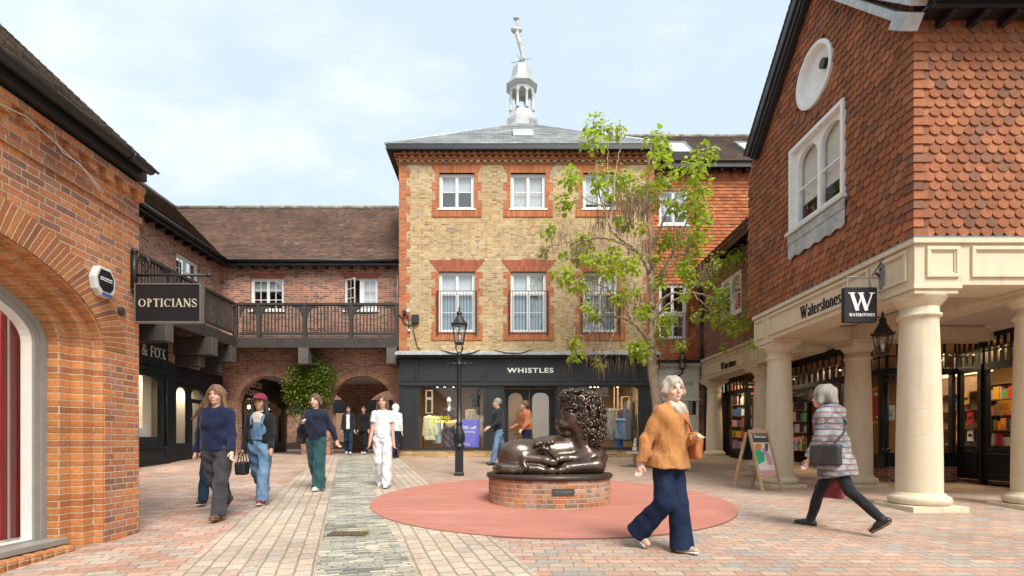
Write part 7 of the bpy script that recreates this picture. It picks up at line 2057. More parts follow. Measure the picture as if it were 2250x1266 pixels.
# ------------------------------------------------------------------ A-board
ax_, ay_ = 5.02, 10.25; ag = gz(ax_, ay_)
ab = thing('a_board', 'wooden A-board easel with colourful poster standing before the left stone column', 'sign board', (ax_, ay_, ag))
th30 = math.radians(27); hd_ = Vector((math.cos(th30), math.sin(th30), 0)); nd_ = Vector((math.sin(th30), -math.cos(th30), 0))
HB = 1.13
def aframe(s_, t_):
    def mm(u, v, w):
        f = 1 - v / HB
        p = Vector((ax_, ay_, ag)) + hd_ * u + nd_ * (s_ * (.03 + .30 * f) - w) + Vector((0, 0, v)); return tuple(p)
    return mm
for s_, nm in ((1, 'front_frame'), (-1, 'rear_frame')):
    mm = aframe(s_, 0); mb = MB()
    mb.slab(mm, [(-.30, 0), (-.255, 0), (-.235, HB), (-.28, HB)], [], -.02, .02); mb.slab(mm, [(.255, 0), (.30, 0), (.28, HB), (.235, HB)], [], -.02, .02)
    if s_ > 0: mb.slab(mm, [(-.28, HB - .02), (.28, HB - .02), (.28, HB + .04), (.12, HB + .05), (.0, HB + .085), (-.12, HB + .05), (-.28, HB + .04)], [], -.025, .0195)
    else: mb.slab(mm, [(-.234, HB - .06), (.234, HB - .06), (.234, HB), (-.234, HB)], [], -.015, .015)
    mb.slab(mm, [(-.254, .235), (.254, .235), (.254, .275), (-.254, .275)], [], -.012, .012)
    mb.build(nm, M['pine'], ab)
mm = aframe(1, 0); mb = MB(); mb.slab(mm, [(-.232, .30), (.232, .30), (.232, 1.09), (-.232, 1.09)], [], -.004, .004); po = mb.build('poster', M['off_white'], ab)
for nm, q, mt in (('header', [(-.23, .93), (.23, .93), (.23, 1.085), (-.23, 1.085)], 'slate_plaque'), ('green_patch', [(-.31, .56), (-.20, .52), (-.02, .58), (.0, .70), (-.1, .80), (-.22, .78), (-.26, .66)], 'teal'),
                  ('orange_patch', [(-.21, .80), (-.05, .79), (.0, .90), (-.12, .915), (-.2, .89)], 'orange_card'), ('brown_patch', [(.05, .76), (.12, .75), (.2, .90), (.1, .915)], 'rust'),
                  ('lilac_patch', [(-.03, .70), (.07, .68), (.1, .79), (-.01, .82)], 'lilac'), ('pink_patch', [(.04, .50), (.18, .50), (.2, .64), (.12, .73), (.05, .66)], 'pink'), ('foot_band', [(-.23, .305), (.23, .305), (.23, .40), (-.23, .40)], 'pink')):
    mb = MB(); mb.slab(mm, q, [], -.0075 - .0004 * len(nm), -.0045); mb.build(nm, M[mt], po)
roman('Waterstones', mm, 0, 1.02, .05, -.014, M['letter_white'], po, width=.36, depth=.002, boldk=1.3)

# ------------------------------------------------------------------ bench
bx0, by0 = 4.1, 13.6; bg_ = gz(bx0, by0)
bn = thing('bench', 'pale weathered slatted wooden bench in front of the tree', 'bench', (bx0, by0, bg_))
mb = MB()
for k in range(5): mb.box(3.22, 5.05, by0 - .22 + k * .10, by0 - .13 + k * .10, bg_ + .40, bg_ + .44)
mb.build('seat', M['bench_wood'], bn, bevel=.004)
mb = MB()
for k in range(3):
    z_ = bg_ + .47 + k * .115; y_ = by0 + .30 + k * .035
    mb.add([(3.50 + k * .03, y_, z_), (5.05, y_, z_), (5.05, y_ + .03, z_ + .10), (3.50 + .02 + k * .03, y_ + .03, z_ + .10), (3.50 + k * .03, y_ + .03, z_), (5.05, y_ + .03, z_), (5.05, y_ + .06, z_ + .10), (3.52 + k * .03, y_ + .06, z_ + .10)],
           [(0, 1, 2, 3), (4, 7, 6, 5), (0, 4, 5, 1), (3, 2, 6, 7), (0, 3, 7, 4), (1, 5, 6, 2)])
mb.build('backrest', M['bench_wood'], bn)
for x_ in (3.5, 4.75):
    mb = MB(); mb.box(x_, x_ + .13, by0 - .18, by0 + .24, bg_ - .02, bg_ + .398); mb.build('leg', M['bench_wood'], bn, bevel=.006)
mb = MB(); mb.box(3.63, 3.69, by0 + .20, by0 + .38, bg_ + .30, bg_ + .80); mb.box(4.8, 4.86, by0 + .20, by0 + .38, bg_ + .30, bg_ + .80); mb.build('back_support', M['timber'], bn)

# ------------------------------------------------------------------ statue plinth
PX, PY, PR = .742, 8.05, .925; pg = gz(PX, PY)
pl_ = thing('statue_plinth', 'round weathered brick plinth with dark bronze rim carrying the lion', 'plinth', (PX, PY, pg))
ZP = .80
mb = MB(); n = 72
for k in range(n):
    t0, t1 = 2 * math.pi * k / n, 2 * math.pi * (k + 1) / n
    p, q = (PX + PR * math.cos(t0), PY + PR * math.sin(t0)), (PX + PR * math.cos(t1), PY + PR * math.sin(t1))
    u0, u1 = t0 * PR, t1 * PR
    mb.face([(*p, .2), (*q, .2), (*q, ZP - .055), (*p, ZP - .055)], [(u0, .2 + .02), (u1, .2 + .02), (u1, ZP - .055 + .02), (u0, ZP - .055 + .02)])
mb.build('brick_drum', M['brick_plinth'], pl_, recalc=False)
mb = MB(); R2 = .955; mb.lathe([(.1, -.055), (R2 - .02, -.055), (R2, -.045), (R2 + .004, -.02), (R2, .008), (R2 - .015, .016), (.02, .018)], (PX, PY, ZP), 72); mb.build('rim', M['bronze_rim'], pl_, True)
mb = MB(); a0 = math.radians(-83)
mpl = lambda u, v, w: (PX + (PR + .014 - w) * math.cos(a0 + u / PR), PY + (PR + .014 - w) * math.sin(a0 + u / PR), v)
for k in range(6): mb.pbox(lambda u, v, w: (u, w, v), 0, 0, 0, 0, 0, 0) if False else None
vs = []
for w_ in (0.0, .02):
    for k in range(7):
        for v_ in (.555, .645): vs.append(mpl(-.155 + .31 * k / 6, v_, w_))
fs = []
for k in range(6):
    a = 2 * k; fs.append((a, a + 2, a + 3, a + 1)); fs += [(a, 14 + a, 16 + a, a + 2), (a + 1, a + 3, 17 + a, 15 + a)]
fs += [(0, 1, 15, 14), (12, 26, 27, 13)]
mb.add(vs, fs); mb.build('plaque', M['slate_plaque'], pl_)
mb = MB(); mb.add([mpl(-.13 + .26 * k / 6, v_, -.002) for v_ in (.608, .616) for k in range(7)], [(k, k + 1, k + 8, k + 7) for k in range(6)]); mb.add([mpl(-.10 + .20 * k / 6, v_, -.002) for v_ in (.588, .595) for k in range(7)], [(k, k + 1, k + 8, k + 7) for k in range(6)]); mb.build('plaque_lines', M['sign_trim'], pl_)
# ------------------------------------------------------------------ bronze lion
LQ = 142.0
def lp_(px, py, d=0.0): return (PX + (px - 1208) / LQ, PY + d, ZP + .016 + (1041 - py) / LQ)
li = thing('lion_statue', 'dark bronze lion lying with a big curly mane, on the round brick plinth', 'statue', (PX, PY, ZP + .02))
G = SDF(lp_(1078, 1046, -.55), lp_(1345, 850, .55), .0125)
r_ = lambda v: v / LQ
def ce(a, b, ra, rb=None, k=.05, da=0.0, db=0.0, **kw): G.cap(lp_(*a, da), lp_(*b, db), r_(ra), None if rb is None else r_(rb), k, **kw)
def el(c, rx, rz, ry, k=.05, d=0.0, **kw): G.ell(lp_(*c, d), (r_(rx), ry, r_(rz)), k, **kw)
# rump, belly, back, chest
el((1150, 1003), 56, 36, .36, d=.05); el((1214, 1002), 64, 42, .30, d=.08); el((1245, 1000), 45, 40, .27, d=.08)
ce((1285, 1010), (1278, 935), 30, 30, k=.06, sy=1.25, da=.06, db=.05)
el((1292, 1010), 34, 26, .30, d=.03)
# haunch, folded hind leg, paws
el((1140, 1004), 46, 35, .20, d=-.25, k=.05); el((1156, 992), 40, 24, .16, d=-.20, k=.05)
ce((1106, 1029), (1180, 1031), 12.5, 10, k=.03, da=-.42, db=-.47); ce((1152, 1010), (1200, 1013), 14, 9.5, k=.03, da=-.38, db=-.45)
for q in range(4): G.ell(lp_(1206 + q * 1.5, 1034, -.53 + q * .05), (r_(12), .032, r_(8)), .012)
for q in range(4): G.ell(lp_(1208 + q * 1.2, 1017, -.51 + q * .05), (r_(11), .030, r_(7.5)), .012)
el((1190, 1033), 15, 9, .08, d=-.46, k=.03); el((1196, 1015), 13, 9, .08, d=-.44, k=.03)
# forelegs
ce((1314, 1008), (1304, 1026), 20, 17, k=.05, da=-.10, db=-.26); ce((1308, 1025), (1240, 1029), 16.5, 11.5, k=.04, da=-.27, db=-.42)
el((1236, 1031), 14, 9.5, .085, d=-.42, k=.03)
for q in range(4): G.ell(lp_(1225, 1034, -.50 + q * .05), (r_(8.5), .030, r_(7)), .014)
ce((1275, 1010), (1232, 1011), 13, 10, k=.04, da=-.12, db=-.22); ce((1262, 1014), (1290, 1000), 12, 17, k=.05, da=-.18, db=-.14)
el((1222, 1013), 10, 9, .075, d=-.24, k=.02)
for q in range(4): G.ell(lp_(1214, 1015, -.32 + q * .047), (r_(7.5), .027, r_(6.5)), .012)
# tail along the base, round to the front and over the leg
tail = [((1102, 1022), -.10), ((1092, 1031), -.26), ((1098, 1034), -.42), ((1125, 1035), -.50), ((1143, 1034), -.52), ((1153, 1027), -.53), ((1150, 1019), -.51)]
for (a, da), (b, db) in zip(tail, tail[1:]): ce(a, b, 6.5, 6.5, k=.02, da=da, db=db)
ce((1216, 1006), (1200, 990), 5, 5, k=.02, da=-.36, db=-.38)
for k, (a, b) in enumerate(((1178, 980), (1186, 977), (1194, 980), (1202, 977), (1210, 976), (1183, 987), (1192, 988), (1201, 986))): G.ell(lp_(a, b, -.38 + .03 * (k % 3)), (r_(6.5), .04, r_(6)), .010)
# neck and head, looking left
el((1282, 925), 40, 55, .27, d=.04, k=.05)
el((1258, 922), 28, 40, .205, d=.0, k=.04)                    # skull and face
el((1249, 892), 15, 12, .17, d=.0, k=.03)                     # forehead
ce((1241, 893), (1232, 921), 8, 8, k=.02, sy=1.7)          # long broad nose
el((1229, 926), 6.5, 5.5, .09, k=.02)
el((1240, 938), 16.5, 15.5, .17, d=.0, k=.03); el((1247, 957), 15, 11, .13, d=.0, k=.03); el((1255, 969), 11, 9, .09, d=.0, k=.03)
for s_ in (-1, 1):
    el((1252, 908), 12.5, 8.5, .07, d=s_ * .21, k=.014, cut=True)
    el((1253, 909), 8.0, 5.2, .05, d=s_ * .165, k=.006)
    ce((1240, 903), (1254, 899.5), 2.6, 3.0, k=.012, da=s_ * .165, db=s_ * .196); ce((1254, 899.5), (1266, 906), 3.0, 2.4, k=.012, da=s_ * .196, db=s_ * .205)
    ce((1243, 914), (1256, 917), 2.2, 2.6, k=.010, da=s_ * .17, db=s_ * .198)
    el((1243, 938), 11, 11, .08, d=s_ * .085, k=.02)
    ce((1225, 947), (1253, 950), 2.4, 1.8, k=.010, da=s_ * .06, db=s_ * .175, cut=True)
G.below(ZP + .012)
mesh_obj('body', *G.mesh(), M['bronze'], li)
# mane: mass with snail curls
Gm = SDF(lp_(1210, 1000, -.5), lp_(1345, 850, .5), .012)
def mel(c, rx, rz, ry, d=0.0, k=.05, **kw): Gm.ell(lp_(*c, d), (r_(rx), ry, r_(rz)), k, **kw)
mel((1292, 918), 38, 52, .31, .03); mel((1276, 888), 34, 22, .27, .0); mel((1298, 955), 32, 36, .31, .04); mel((1256, 876), 24, 13, .22, .0); mel((1300, 900), 24, 32, .26, .05)
curls = []
r7 = random.Random(21)
def curl(c, n, R, tw):
    n = Vector(n).normalized(); a = n.cross(Vector((0, 0, 1)))
    if a.length < .1: a = n.cross(Vector((1, 0, 0)))
    a.normalize(); b = n.cross(a); c = Vector(c); turns = 1.5; pts = []
    for k in range(19):
        t = k / 18; an = tw + t * turns * 2 * math.pi; rr2 = R * (1 - .84 * t)
        pts.append(c + (a * math.cos(an) + b * math.sin(an)) * rr2 + n * (R * .15 + R * .75 * t))
    return pts
cm = MB(); placed = []
cent = [((1292, 918), 38, 52, .31, .03), ((1276, 888), 34, 22, .27, .0), ((1298, 955), 32, 36, .31, .04), ((1300, 900), 24, 32, .26, .05), ((1256, 876), 24, 13, .22, .0)]
hairline = lambda py: np.interp(py, [860, 880, 888, 909, 937, 961, 975], [1230, 1232, 1247, 1264, 1266, 1264, 1290])
tries = 0
while tries < 14000 and len(placed) < 240:
    tries += 1
    (c, rx, rz, ry, d) = r7.choice(cent); C0 = Vector(lp_(*c, d)); R0 = Vector((r_(rx), ry, r_(rz)))
    v = Vector((r7.gauss(0, 1), r7.gauss(0, 1), r7.gauss(0, 1))).normalized()
    p = C0 + Vector((v.x * R0.x, v.y * R0.y, v.z * R0.z)); nrm = Vector((v.x / R0.x, v.y / R0.y, v.z / R0.z)).normalized()
    px = 1208 + (p.x - PX) * LQ; py = 1041 - (p.z - ZP - .016) * LQ
    if px < hairline(py) or py > 996: continue
    inside = False
    for (c2, rx2, rz2, ry2, d2) in cent:
        q = p - Vector(lp_(*c2, d2))
        if (q.x / r_(rx2)) ** 2 + (q.y / ry2) ** 2 + (q.z / r_(rz2)) ** 2 < .84: inside = True
    if inside or any((p - o_).length < .086 for o_ in placed): continue
    placed.append(p); R_ = r7.uniform(.052, .062)
    cm.tube(curl(p - nrm * .012, nrm, R_, r7.uniform(0, 6.28)), [.021 - .008 * k / 18 for k in range(19)], 7)
cm.build('mane_curls', M['bronze'], li, True)
# ------------------------------------------------------------------ tree with hanging pods
TX, TY = 4.29, 14.3; tg = gz(TX, TY); ts = FPX / TY
def tp(qx_, qy_, d=0.0):
    """a point of the crown, read on the plane of the trunk and moved d metres in depth"""
    px, py = 1180 + qx_ / 2.01, 230 + qy_ / 2.01
    return Vector(((px - CX) / ts, TY + d, EYE + (CY - py) / ts))
rt = random.Random(15)
tree = thing('tree', 'slender young tree with bright green leaf clumps and hanging brown pods beside the grey shopfront', 'tree', (TX, TY, tg))
limbs = [([(535, 1640, 0), (540, 1450, 0), (528, 1300, .0), (512, 1180, .02), (505, 1080, .0)], .17, .125),
         ([(505, 1080, 0), (508, 960, .05), (505, 850, .0), (500, 700, -.1), (497, 560, .0), (490, 420, .1), (495, 250, 0), (520, 160, .1)], .105, .015),
         ([(507, 900, 0), (492, 790, -.15), (470, 730, -.3), (435, 680, -.4), (385, 648, -.5), (335, 615, -.55), (300, 575, -.6), (270, 500, -.7), (255, 420, -.6), (245, 300, -.5)], .075, .012),
         ([(497, 1060, 0), (455, 1020, -.3), (400, 985, -.5), (330, 965, -.7), (250, 962, -.8), (190, 960, -.7)], .055, .012),
         ([(507, 1050, 0), (535, 930, .3), (565, 850, .5), (630, 805, .6), (700, 800, .7), (760, 740, .6), (835, 690, .5)], .06, .012),
         ([(508, 830, .0), (560, 740, .4), (620, 640, .6), (680, 520, .7), (720, 420, .6), (760, 370, .6)], .05, .012),
         ([(500, 640, 0), (540, 540, -.3), (590, 440, -.5), (640, 380, -.6), (700, 290, -.5)], .042, .010),
         ([(505, 960, 0), (560, 900, -.5), (640, 870, -.8), (720, 900, -.9), (800, 960, -.8), (890, 970, -.6)], .038, .010),
         ([(435, 680, -.4), (360, 600, .1), (290, 560, .5), (200, 560, .7), (110, 580, .6), (50, 600, .5)], .036, .010),
         ([(400, 985, -.5), (330, 900, -.9), (240, 840, -1.0), (150, 800, -.9), (80, 770, -.8)], .032, .010),
         ([(300, 575, -.6), (330, 430, -.2), (350, 300, .1), (370, 180, .1), (370, 60, .1)], .032, .008),
         ([(300, 420, -.4), (305, 280, -.2), (310, 110, -.2)], .02, .008),
         ([(490, 420, .1), (440, 380, .5), (410, 300, .6), (405, 230, .6)], .022, .008),
         ([(330, 965, -.7), (300, 1050, -1.0), (270, 1140, -1.0)], .018, .007), ([(400, 985, -.5), (410, 1060, -.8), (430, 1100, -.9)], .018, .007),
         ([(330, 965, -.7), (230, 1020, -.5), (160, 1080, -.4)], .02, .007), ([(640, 870, -.8), (700, 950, -1.0), (770, 1030, -.9), (850, 1080, -.8)], .018, .006),
         ([(270, 500, -.7), (200, 480, -.8), (140, 420, -.8), (135, 370, -.7)], .02, .007), ([(620, 640, .6), (720, 600, 1.0), (770, 560, 1.1)], .02, .007), ([(680, 520, .7), (760, 460, 1.0), (840, 415, 1.0)], .02, .007),
         ([(505, 1080, 0), (570, 1060, .3), (620, 1080, .5), (690, 1030, .6), (740, 990, .6)], .02, .006)]
nodes = []
tb, bb = MB(), MB()
for i, (pl3, r0, r1) in enumerate(limbs):
    pts = bez([tp(*p) for p in pl3], 8 * len(pl3)); n = len(pts)
    if i: pts = [p + Vector((rt.gauss(0, .012), rt.gauss(0, .02), rt.gauss(0, .012))) if 0 < k < n - 1 else p for k, p in enumerate(pts)]
    rs_ = [r0 + (r1 - r0) * (k / (n - 1)) ** .8 for k in range(n)]
    if i == 0: rs_ = [r * (1 + .5 * max(0, 1 - k / (n * .16))) for k, r in enumerate(rs_)]
    (tb if i == 0 else bb).tube(pts, rs_, 12 if i < 3 else 7)
    nodes += list(zip(pts, rs_))
clumps = [(370, 60, 35), (250, 110, 40), (310, 125, 30), (235, 200, 45), (540, 150, 50), (540, 200, 40), (410, 230, 40), (290, 280, 45), (380, 300, 45), (480, 330, 60), (580, 310, 45), (710, 270, 45), (520, 270, 40),
          (140, 370, 30), (130, 420, 40), (250, 410, 35), (310, 440, 30), (420, 390, 40), (520, 400, 45), (610, 390, 50), (640, 450, 45), (720, 370, 45), (780, 370, 45), (760, 420, 35), (840, 410, 40), (50, 530, 35), (40, 610, 25), (125, 630, 20),
          (220, 560, 50), (190, 640, 40), (110, 500, 35), (330, 660, 30), (590, 600, 45), (520, 690, 30), (540, 620, 30), (750, 540, 45), (770, 580, 40), (700, 560, 35), (650, 740, 35), (720, 640, 40), (620, 480, 30), (830, 680, 45), (900, 660, 40),
          (740, 720, 40), (790, 750, 40), (100, 790, 45), (160, 840, 40), (200, 760, 40), (340, 780, 50), (270, 800, 40), (530, 800, 30), (560, 740, 30), (480, 890, 30), (540, 970, 45), (560, 1000, 35), (760, 880, 40), (690, 940, 30), (780, 860, 35),
          (830, 970, 25), (900, 970, 45), (150, 1060, 30), (165, 1110, 35), (270, 1150, 25), (430, 1110, 50), (390, 1090, 35), (180, 950, 30), (250, 940, 30), (320, 890, 40), (410, 950, 30), (460, 930, 30), (770, 1030, 30), (780, 1090, 20), (850, 1090, 20),
          (730, 980, 40), (690, 1030, 25), (350, 520, 25), (450, 560, 25), (400, 720, 25), (610, 560, 25), (680, 660, 25), (600, 880, 25), (440, 830, 25), (300, 720, 30), (560, 480, 30), (440, 470, 30)]
lf = MB(); tips = []
def leaf(mb, c, dirn, size, rn):
    """heart shaped leaf, folded along the midrib and drooping"""
    d_ = Vector(dirn).normalized(); s_ = d_.cross(Vector((0, 0, 1)))
    if s_.length < .05: s_ = Vector((1, 0, 0))
    s_.normalize(); u = s_.cross(d_); u.normalize()
    f = .18
    L = [(0, 0, 0), (.08, .34, f * .34), (.34, .46, f * .46), (.66, .30, f * .25), (1.0, .0, -.10)]
    base = [c + d_ * (a * size) + u * (-.10 * a * size) for a in (0, .34, .66, 1.0)]
    for sg in (1, -1):
        P = [c + d_ * (a * size) + s_ * (sg * b * size) + u * (h * size) for a, b, h in L]
        mid = c + d_ * (.5 * size) - u * .03 * size
        mb.face([P[0], P[1], P[2], mid], rn=rn); mb.face([mid, P[2], P[3], P[4]], rn=rn)
for (a, b, r) in clumps:
    near = min(nodes, key=lambda nd: (nd[0].x - tp(a, b).x) ** 2 + (nd[0].z - tp(a, b).z) ** 2)
    dep = (near[0].y - TY) + rt.gauss(0, .35); c = tp(a, b, dep); rr2 = r / 2.01 / ts
    near = min(nodes, key=lambda nd: (nd[0] - c).length)
    q0 = near[0]; mid = q0.lerp(c, .5) + Vector((rt.gauss(0, .05), rt.gauss(0, .05), -.06))
    if (c - q0).length > .05: bb.tube(bez([q0, mid, c], 8), [.011, .009, .009, .008, .008, .007, .007, .006, .006][:len(bez([q0, mid, c], 8))] + [.006] * max(0, len(bez([q0, mid, c], 8)) - 9), 5)
    tone = .1 + rt.random() * .5
    for k in range(max(18, int(76 * (r / 42) ** 2))):
        v = Vector((rt.gauss(0, 1), rt.gauss(0, 1), rt.gauss(0, 1))); v = v.normalized() * (rt.random() ** .5) * rr2 * 1.22
        p = c + Vector((v.x, v.y * 1.1, v.z * .95))
        out = (p - c) + Vector((rt.gauss(0, .12), rt.gauss(0, .12), -.10 - rt.random() * .18))
        leaf(lf, p, out, rt.uniform(.07, .145) * (1.0 if rt.random() < .8 else 1.25), min(1, max(0, tone + rt.random() * .5)))
    for k in range(4):
        e_ = c + Vector((rt.gauss(0, 1), rt.gauss(0, 1), rt.gauss(.2, .8))).normalized() * rr2 * 1.1; bb.tube([c, c.lerp(e_, .5) + Vector((0, 0, -.02)), e_], [.005, .004, .002], 4)
    tips.append(c)
tb.build('trunk', M['bark'], tree, True); bb.build('limbs', M['bark'], tree, True)
lf.build('crown', M['leaf'], tree, True, recalc=False)
pd = MB()
podz = [(320, 430, 70, 70), (400, 440, 70, 110), (470, 450, 80, 90), (500, 430, 60, 36), (380, 500, 60, 70), (280, 480, 40, 50), (180, 640, 40, 50), (30, 640, 18, 16), (120, 540, 40, 25), (230, 640, 40, 35), (590, 560, 40, 35), (650, 600, 50, 40), (560, 720, 40, 30), (730, 730, 70, 55),
        (230, 800, 70, 60), (300, 880, 80, 60), (390, 830, 60, 50), (440, 870, 40, 30), (270, 1000, 90, 60), (170, 980, 40, 30), (260, 1080, 50, 30), (400, 1100, 40, 22), (600, 930, 60, 26), (760, 980, 40, 30), (850, 1010, 50, 24), (560, 1060, 30, 14), (270, 1140, 20, 18), (150, 1120, 16, 8), (560, 850, 40, 30), (480, 620, 50, 40), (420, 640, 50, 35)]
for a, b, sp_, n in podz:
    d0 = rt.gauss(0, .35)
    for k in range(int(n * 1.5)):
        qx_, qy_ = a + rt.gauss(0, sp_ * .55), b + rt.gauss(0, 22)
        p = tp(qx_, qy_, d0 + rt.gauss(0, .28)); L_ = rt.uniform(.16, .40); sw = Vector((rt.gauss(0, .04), rt.gauss(0, .04), 0))
        pd.tube([p, p + sw * .5 + Vector((0, 0, -L_ * .5)), p + sw + Vector((0, 0, -L_))], [.0035, .0065, .0035], 3, cap=False, rn=rt.random())
po_ = pd.build('seed_pods', M['pod'], tree, True, recalc=False); po_['kind'] = 'stuff'

# climbing shrub on the arcade pier
s6 = FPX / 17.5
cp = lambda px, py, d=0.0: Vector(((px - CX) / s6, 17.62 + d, EYE + (CY - py) / s6))
cs = thing('climbing_shrub', 'dense green climbing shrub on the pier between the two brick arches', 'shrub', cp(686, 1000))
mb = MB(); mb.tube(bez([cp(688, 1002), cp(684, 960, -.03), cp(690, 920), cp(680, 870), cp(690, 820), cp(700, 790)], 20), [.05 - .0018 * k for k in range(21)] + [.012] * 6, 8)
for a, b in (((690, 915), (655, 880)), ((685, 880), (720, 850)), ((690, 830), (640, 830)), ((690, 820), (730, 810))): mb.tube([cp(*a), cp((a[0] + b[0]) / 2, (a[1] + b[1]) / 2 - 4, -.08), cp(*b, -.05)], [.018, .014, .008], 6)
mb.build('stem', M['bark'], cs, True)
mb = MB()
blobs = [(678, 848, 46, 40), (650, 838, 34, 32), (708, 838, 34, 30), (672, 882, 40, 30), (645, 865, 28, 26), (700, 872, 34, 28), (705, 800, 20, 22), (690, 785, 12, 16), (723, 820, 20, 18), (655, 812, 24, 16), (680, 905, 34, 18), (640, 905, 12, 10), (665, 925, 16, 10)]
for (px, py, rx, ry) in blobs:
    for k in range(int(rx * ry * .72)):
        a = rt.uniform(0, 2 * math.pi); q = rt.random() ** .55
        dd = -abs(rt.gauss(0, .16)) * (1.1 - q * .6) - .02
        p = cp(px + rx * q * math.cos(a), py + ry * q * math.sin(a), dd)
        dirn = Vector((rt.gauss(.0, .6), -.55 + rt.gauss(0, .4), -.15 + rt.gauss(0, .45))).normalized()
        s_ = dirn.cross(Vector((0, 0, 1))).normalized(); u = s_.cross(dirn); sz_ = rt.uniform(.05, .10)
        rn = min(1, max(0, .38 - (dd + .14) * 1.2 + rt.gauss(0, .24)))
        mb.face([p, p + dirn * sz_ * .5 + s_ * sz_ * .34, p + dirn * sz_ - u * .15 * sz_, p + dirn * sz_ * .5 - s_ * sz_ * .34], rn=rn)
mb.build('foliage', M['shrub_leaf'], cs, recalc=False)
# ------------------------------------------------------------------ people
def strap(fig, a, b, mat_, name='bag_strap', r=.012, mid=None):
    pts = [Vector(a)] + ([Vector(mid)] if mid is not None else []) + [Vector(b)]
    mb = MB(); mb.tube(bez(pts, 14), r, 6); o = mb.build(name, mat_, fig['root'], True); o.data.transform(fig['xf']); return o
def bag(label, fig, c, hs, mt, rot=0.0, handles=0.0):
    """a carried bag: its own thing, placed at point c of the figure"""
    c = fig['A'](*c); t = SDF(c - np.array(hs) - .06, c + np.array(hs) + .16, .010)
    t.box(c, hs, .03, .01); t.ripple(.004, 30.0, c[0]); V, Q = t.mesh()
    w = fig['xf'] @ Vector(c); root = thing('handbag', label, 'handbag', tuple(w))
    mesh_obj('bag_body', V, Q, M[mt], root, fig['xf'])
    if handles:
        mb = MB()
        for s_ in (-1, 1): mb.tube(bez([c + [-.6 * hs[0], s_ * hs[1] * .6, hs[2] * .9], c + [-.3 * hs[0], s_ * hs[1] * .4, hs[2] + handles], c + [.3 * hs[0], s_ * hs[1] * .4, hs[2] + handles], c + [.6 * hs[0], s_ * hs[1] * .6, hs[2] * .9]], 18), .008, 6)
        o = mb.build('handle', M[mt], root, True); o.data.transform(fig['xf'])
    return root

# woman in the tan coat, striding to the right
p1 = person('woman in a tan suede coat and wide dark jeans striding beside the red circle', 1.60, 5.00, 1.63, 38,
    ((8, 3, 3), (2, 47, -42)), ((4, 10, 98, 62), (-20, 17, 12, 6)),
    dict(trousers=dict(mat='jeans_dark', r=(.10, .095, .118), len=1.12, fold=.0025), top=dict(mat='tan_suede', name='coat', hem=-.06, ex=.030, rhem=.20, sl=.066, cuff=.056, fold=.005, vneck=1.3),
         shoes=dict(mat='shoe_taupe', sole='shoe_white'), hair=dict(mat='hair_white', vol=.016, len=.02), brow='hair_grey'), lean=4, turn=-8, vox=.0075, skin_m=M['skin_pale'], hyaw=-26)
T = SDF(p1['head'] - [.2, .2, .3], p1['head'] + [.2, .2, .1], .008); T.cap(p1['ctr'](.50) + [0, -.06, 0], p1['ctr'](.545) + [0, -.02, 0], .085, .066, .02, sx=1.1); T.ripple(.005, 50, 1.0)
mesh_obj('scarf', *T.mesh(), M['oatmeal'], p1['root'], p1['xf'])
b1 = bag('orange leather shoulder bag on the hip of the woman in the tan coat', p1, p1['ctr'](.10) + [.205, -.085, .02], (.055, .13, .11), 'bag_orange')
strap(p1, p1['ctr'](.52) + [-.11, -.04, 0], p1['ctr'](.18) + [.195, -.12, 0], M['bag_orange'], mid=p1['ctr'](.36) + [.05, -.165, 0])

# hooded woman in the patterned coat, walking away to the left
p2 = person('grey haired woman in a red and grey patterned coat walking past columns', 3.80, 5.95, 1.66, 222,
    ((-24, 22, -38), (24, 8, 4)), ((8, 12, 16, 6), (-8, 12, 14, 4)),
    dict(trousers=dict(mat='legging', r=(.086, .062, .050), len=1.0, fold=.003), top=dict(mat='pattern_coat', name='coat', hem=-.235, ex=.045, rhem=.205, sl=.072, cuff=.062, fold=.008),
         shoes=dict(mat='leather_black', boot=True, sole='sole_brown', name='boots'), hair=dict(mat='hair_grey', vol=.030, len=.06), brow='hair_grey'), lean=9, turn=6, vox=.0075, skin_m=M['skin_pale'])
T = SDF(p2['head'] - [.3, .3, .4], p2['head'] + [.3, .3, .1], .009); T.cap(p2['ctr'](.53) + [-.07, .05, 0], p2['ctr'](.53) + [.07, .05, 0], .088, None, .03); T.ell(p2['ctr'](.50) + [0, .115, 0], (.12, .07, .10), .04); T.ripple(.006, 34, 2.0)
mesh_obj('hood', *T.mesh(), M['pattern_coat'], p2['root'], p2['xf'])
bag('dark grey crossbody bag at the side of the woman in the patterned coat', p2, p2['ctr'](.02) + [.235, -.02, 0], (.055, .15, .12), 'bag_grey')
strap(p2, p2['ctr'](.53) + [-.12, .03, 0], p2['ctr'](.12) + [.225, .06, 0], M['bag_grey'], mid=p2['ctr'](.36) + [.06, .19, 0])
h2 = p2['arm']['R'][2]; bag('small crimson carrier bag hanging from the hand of the woman in the patterned coat', p2, h2 + [0, -.02, -.32], (.05, .13, .13), 'bag_red', handles=.16)

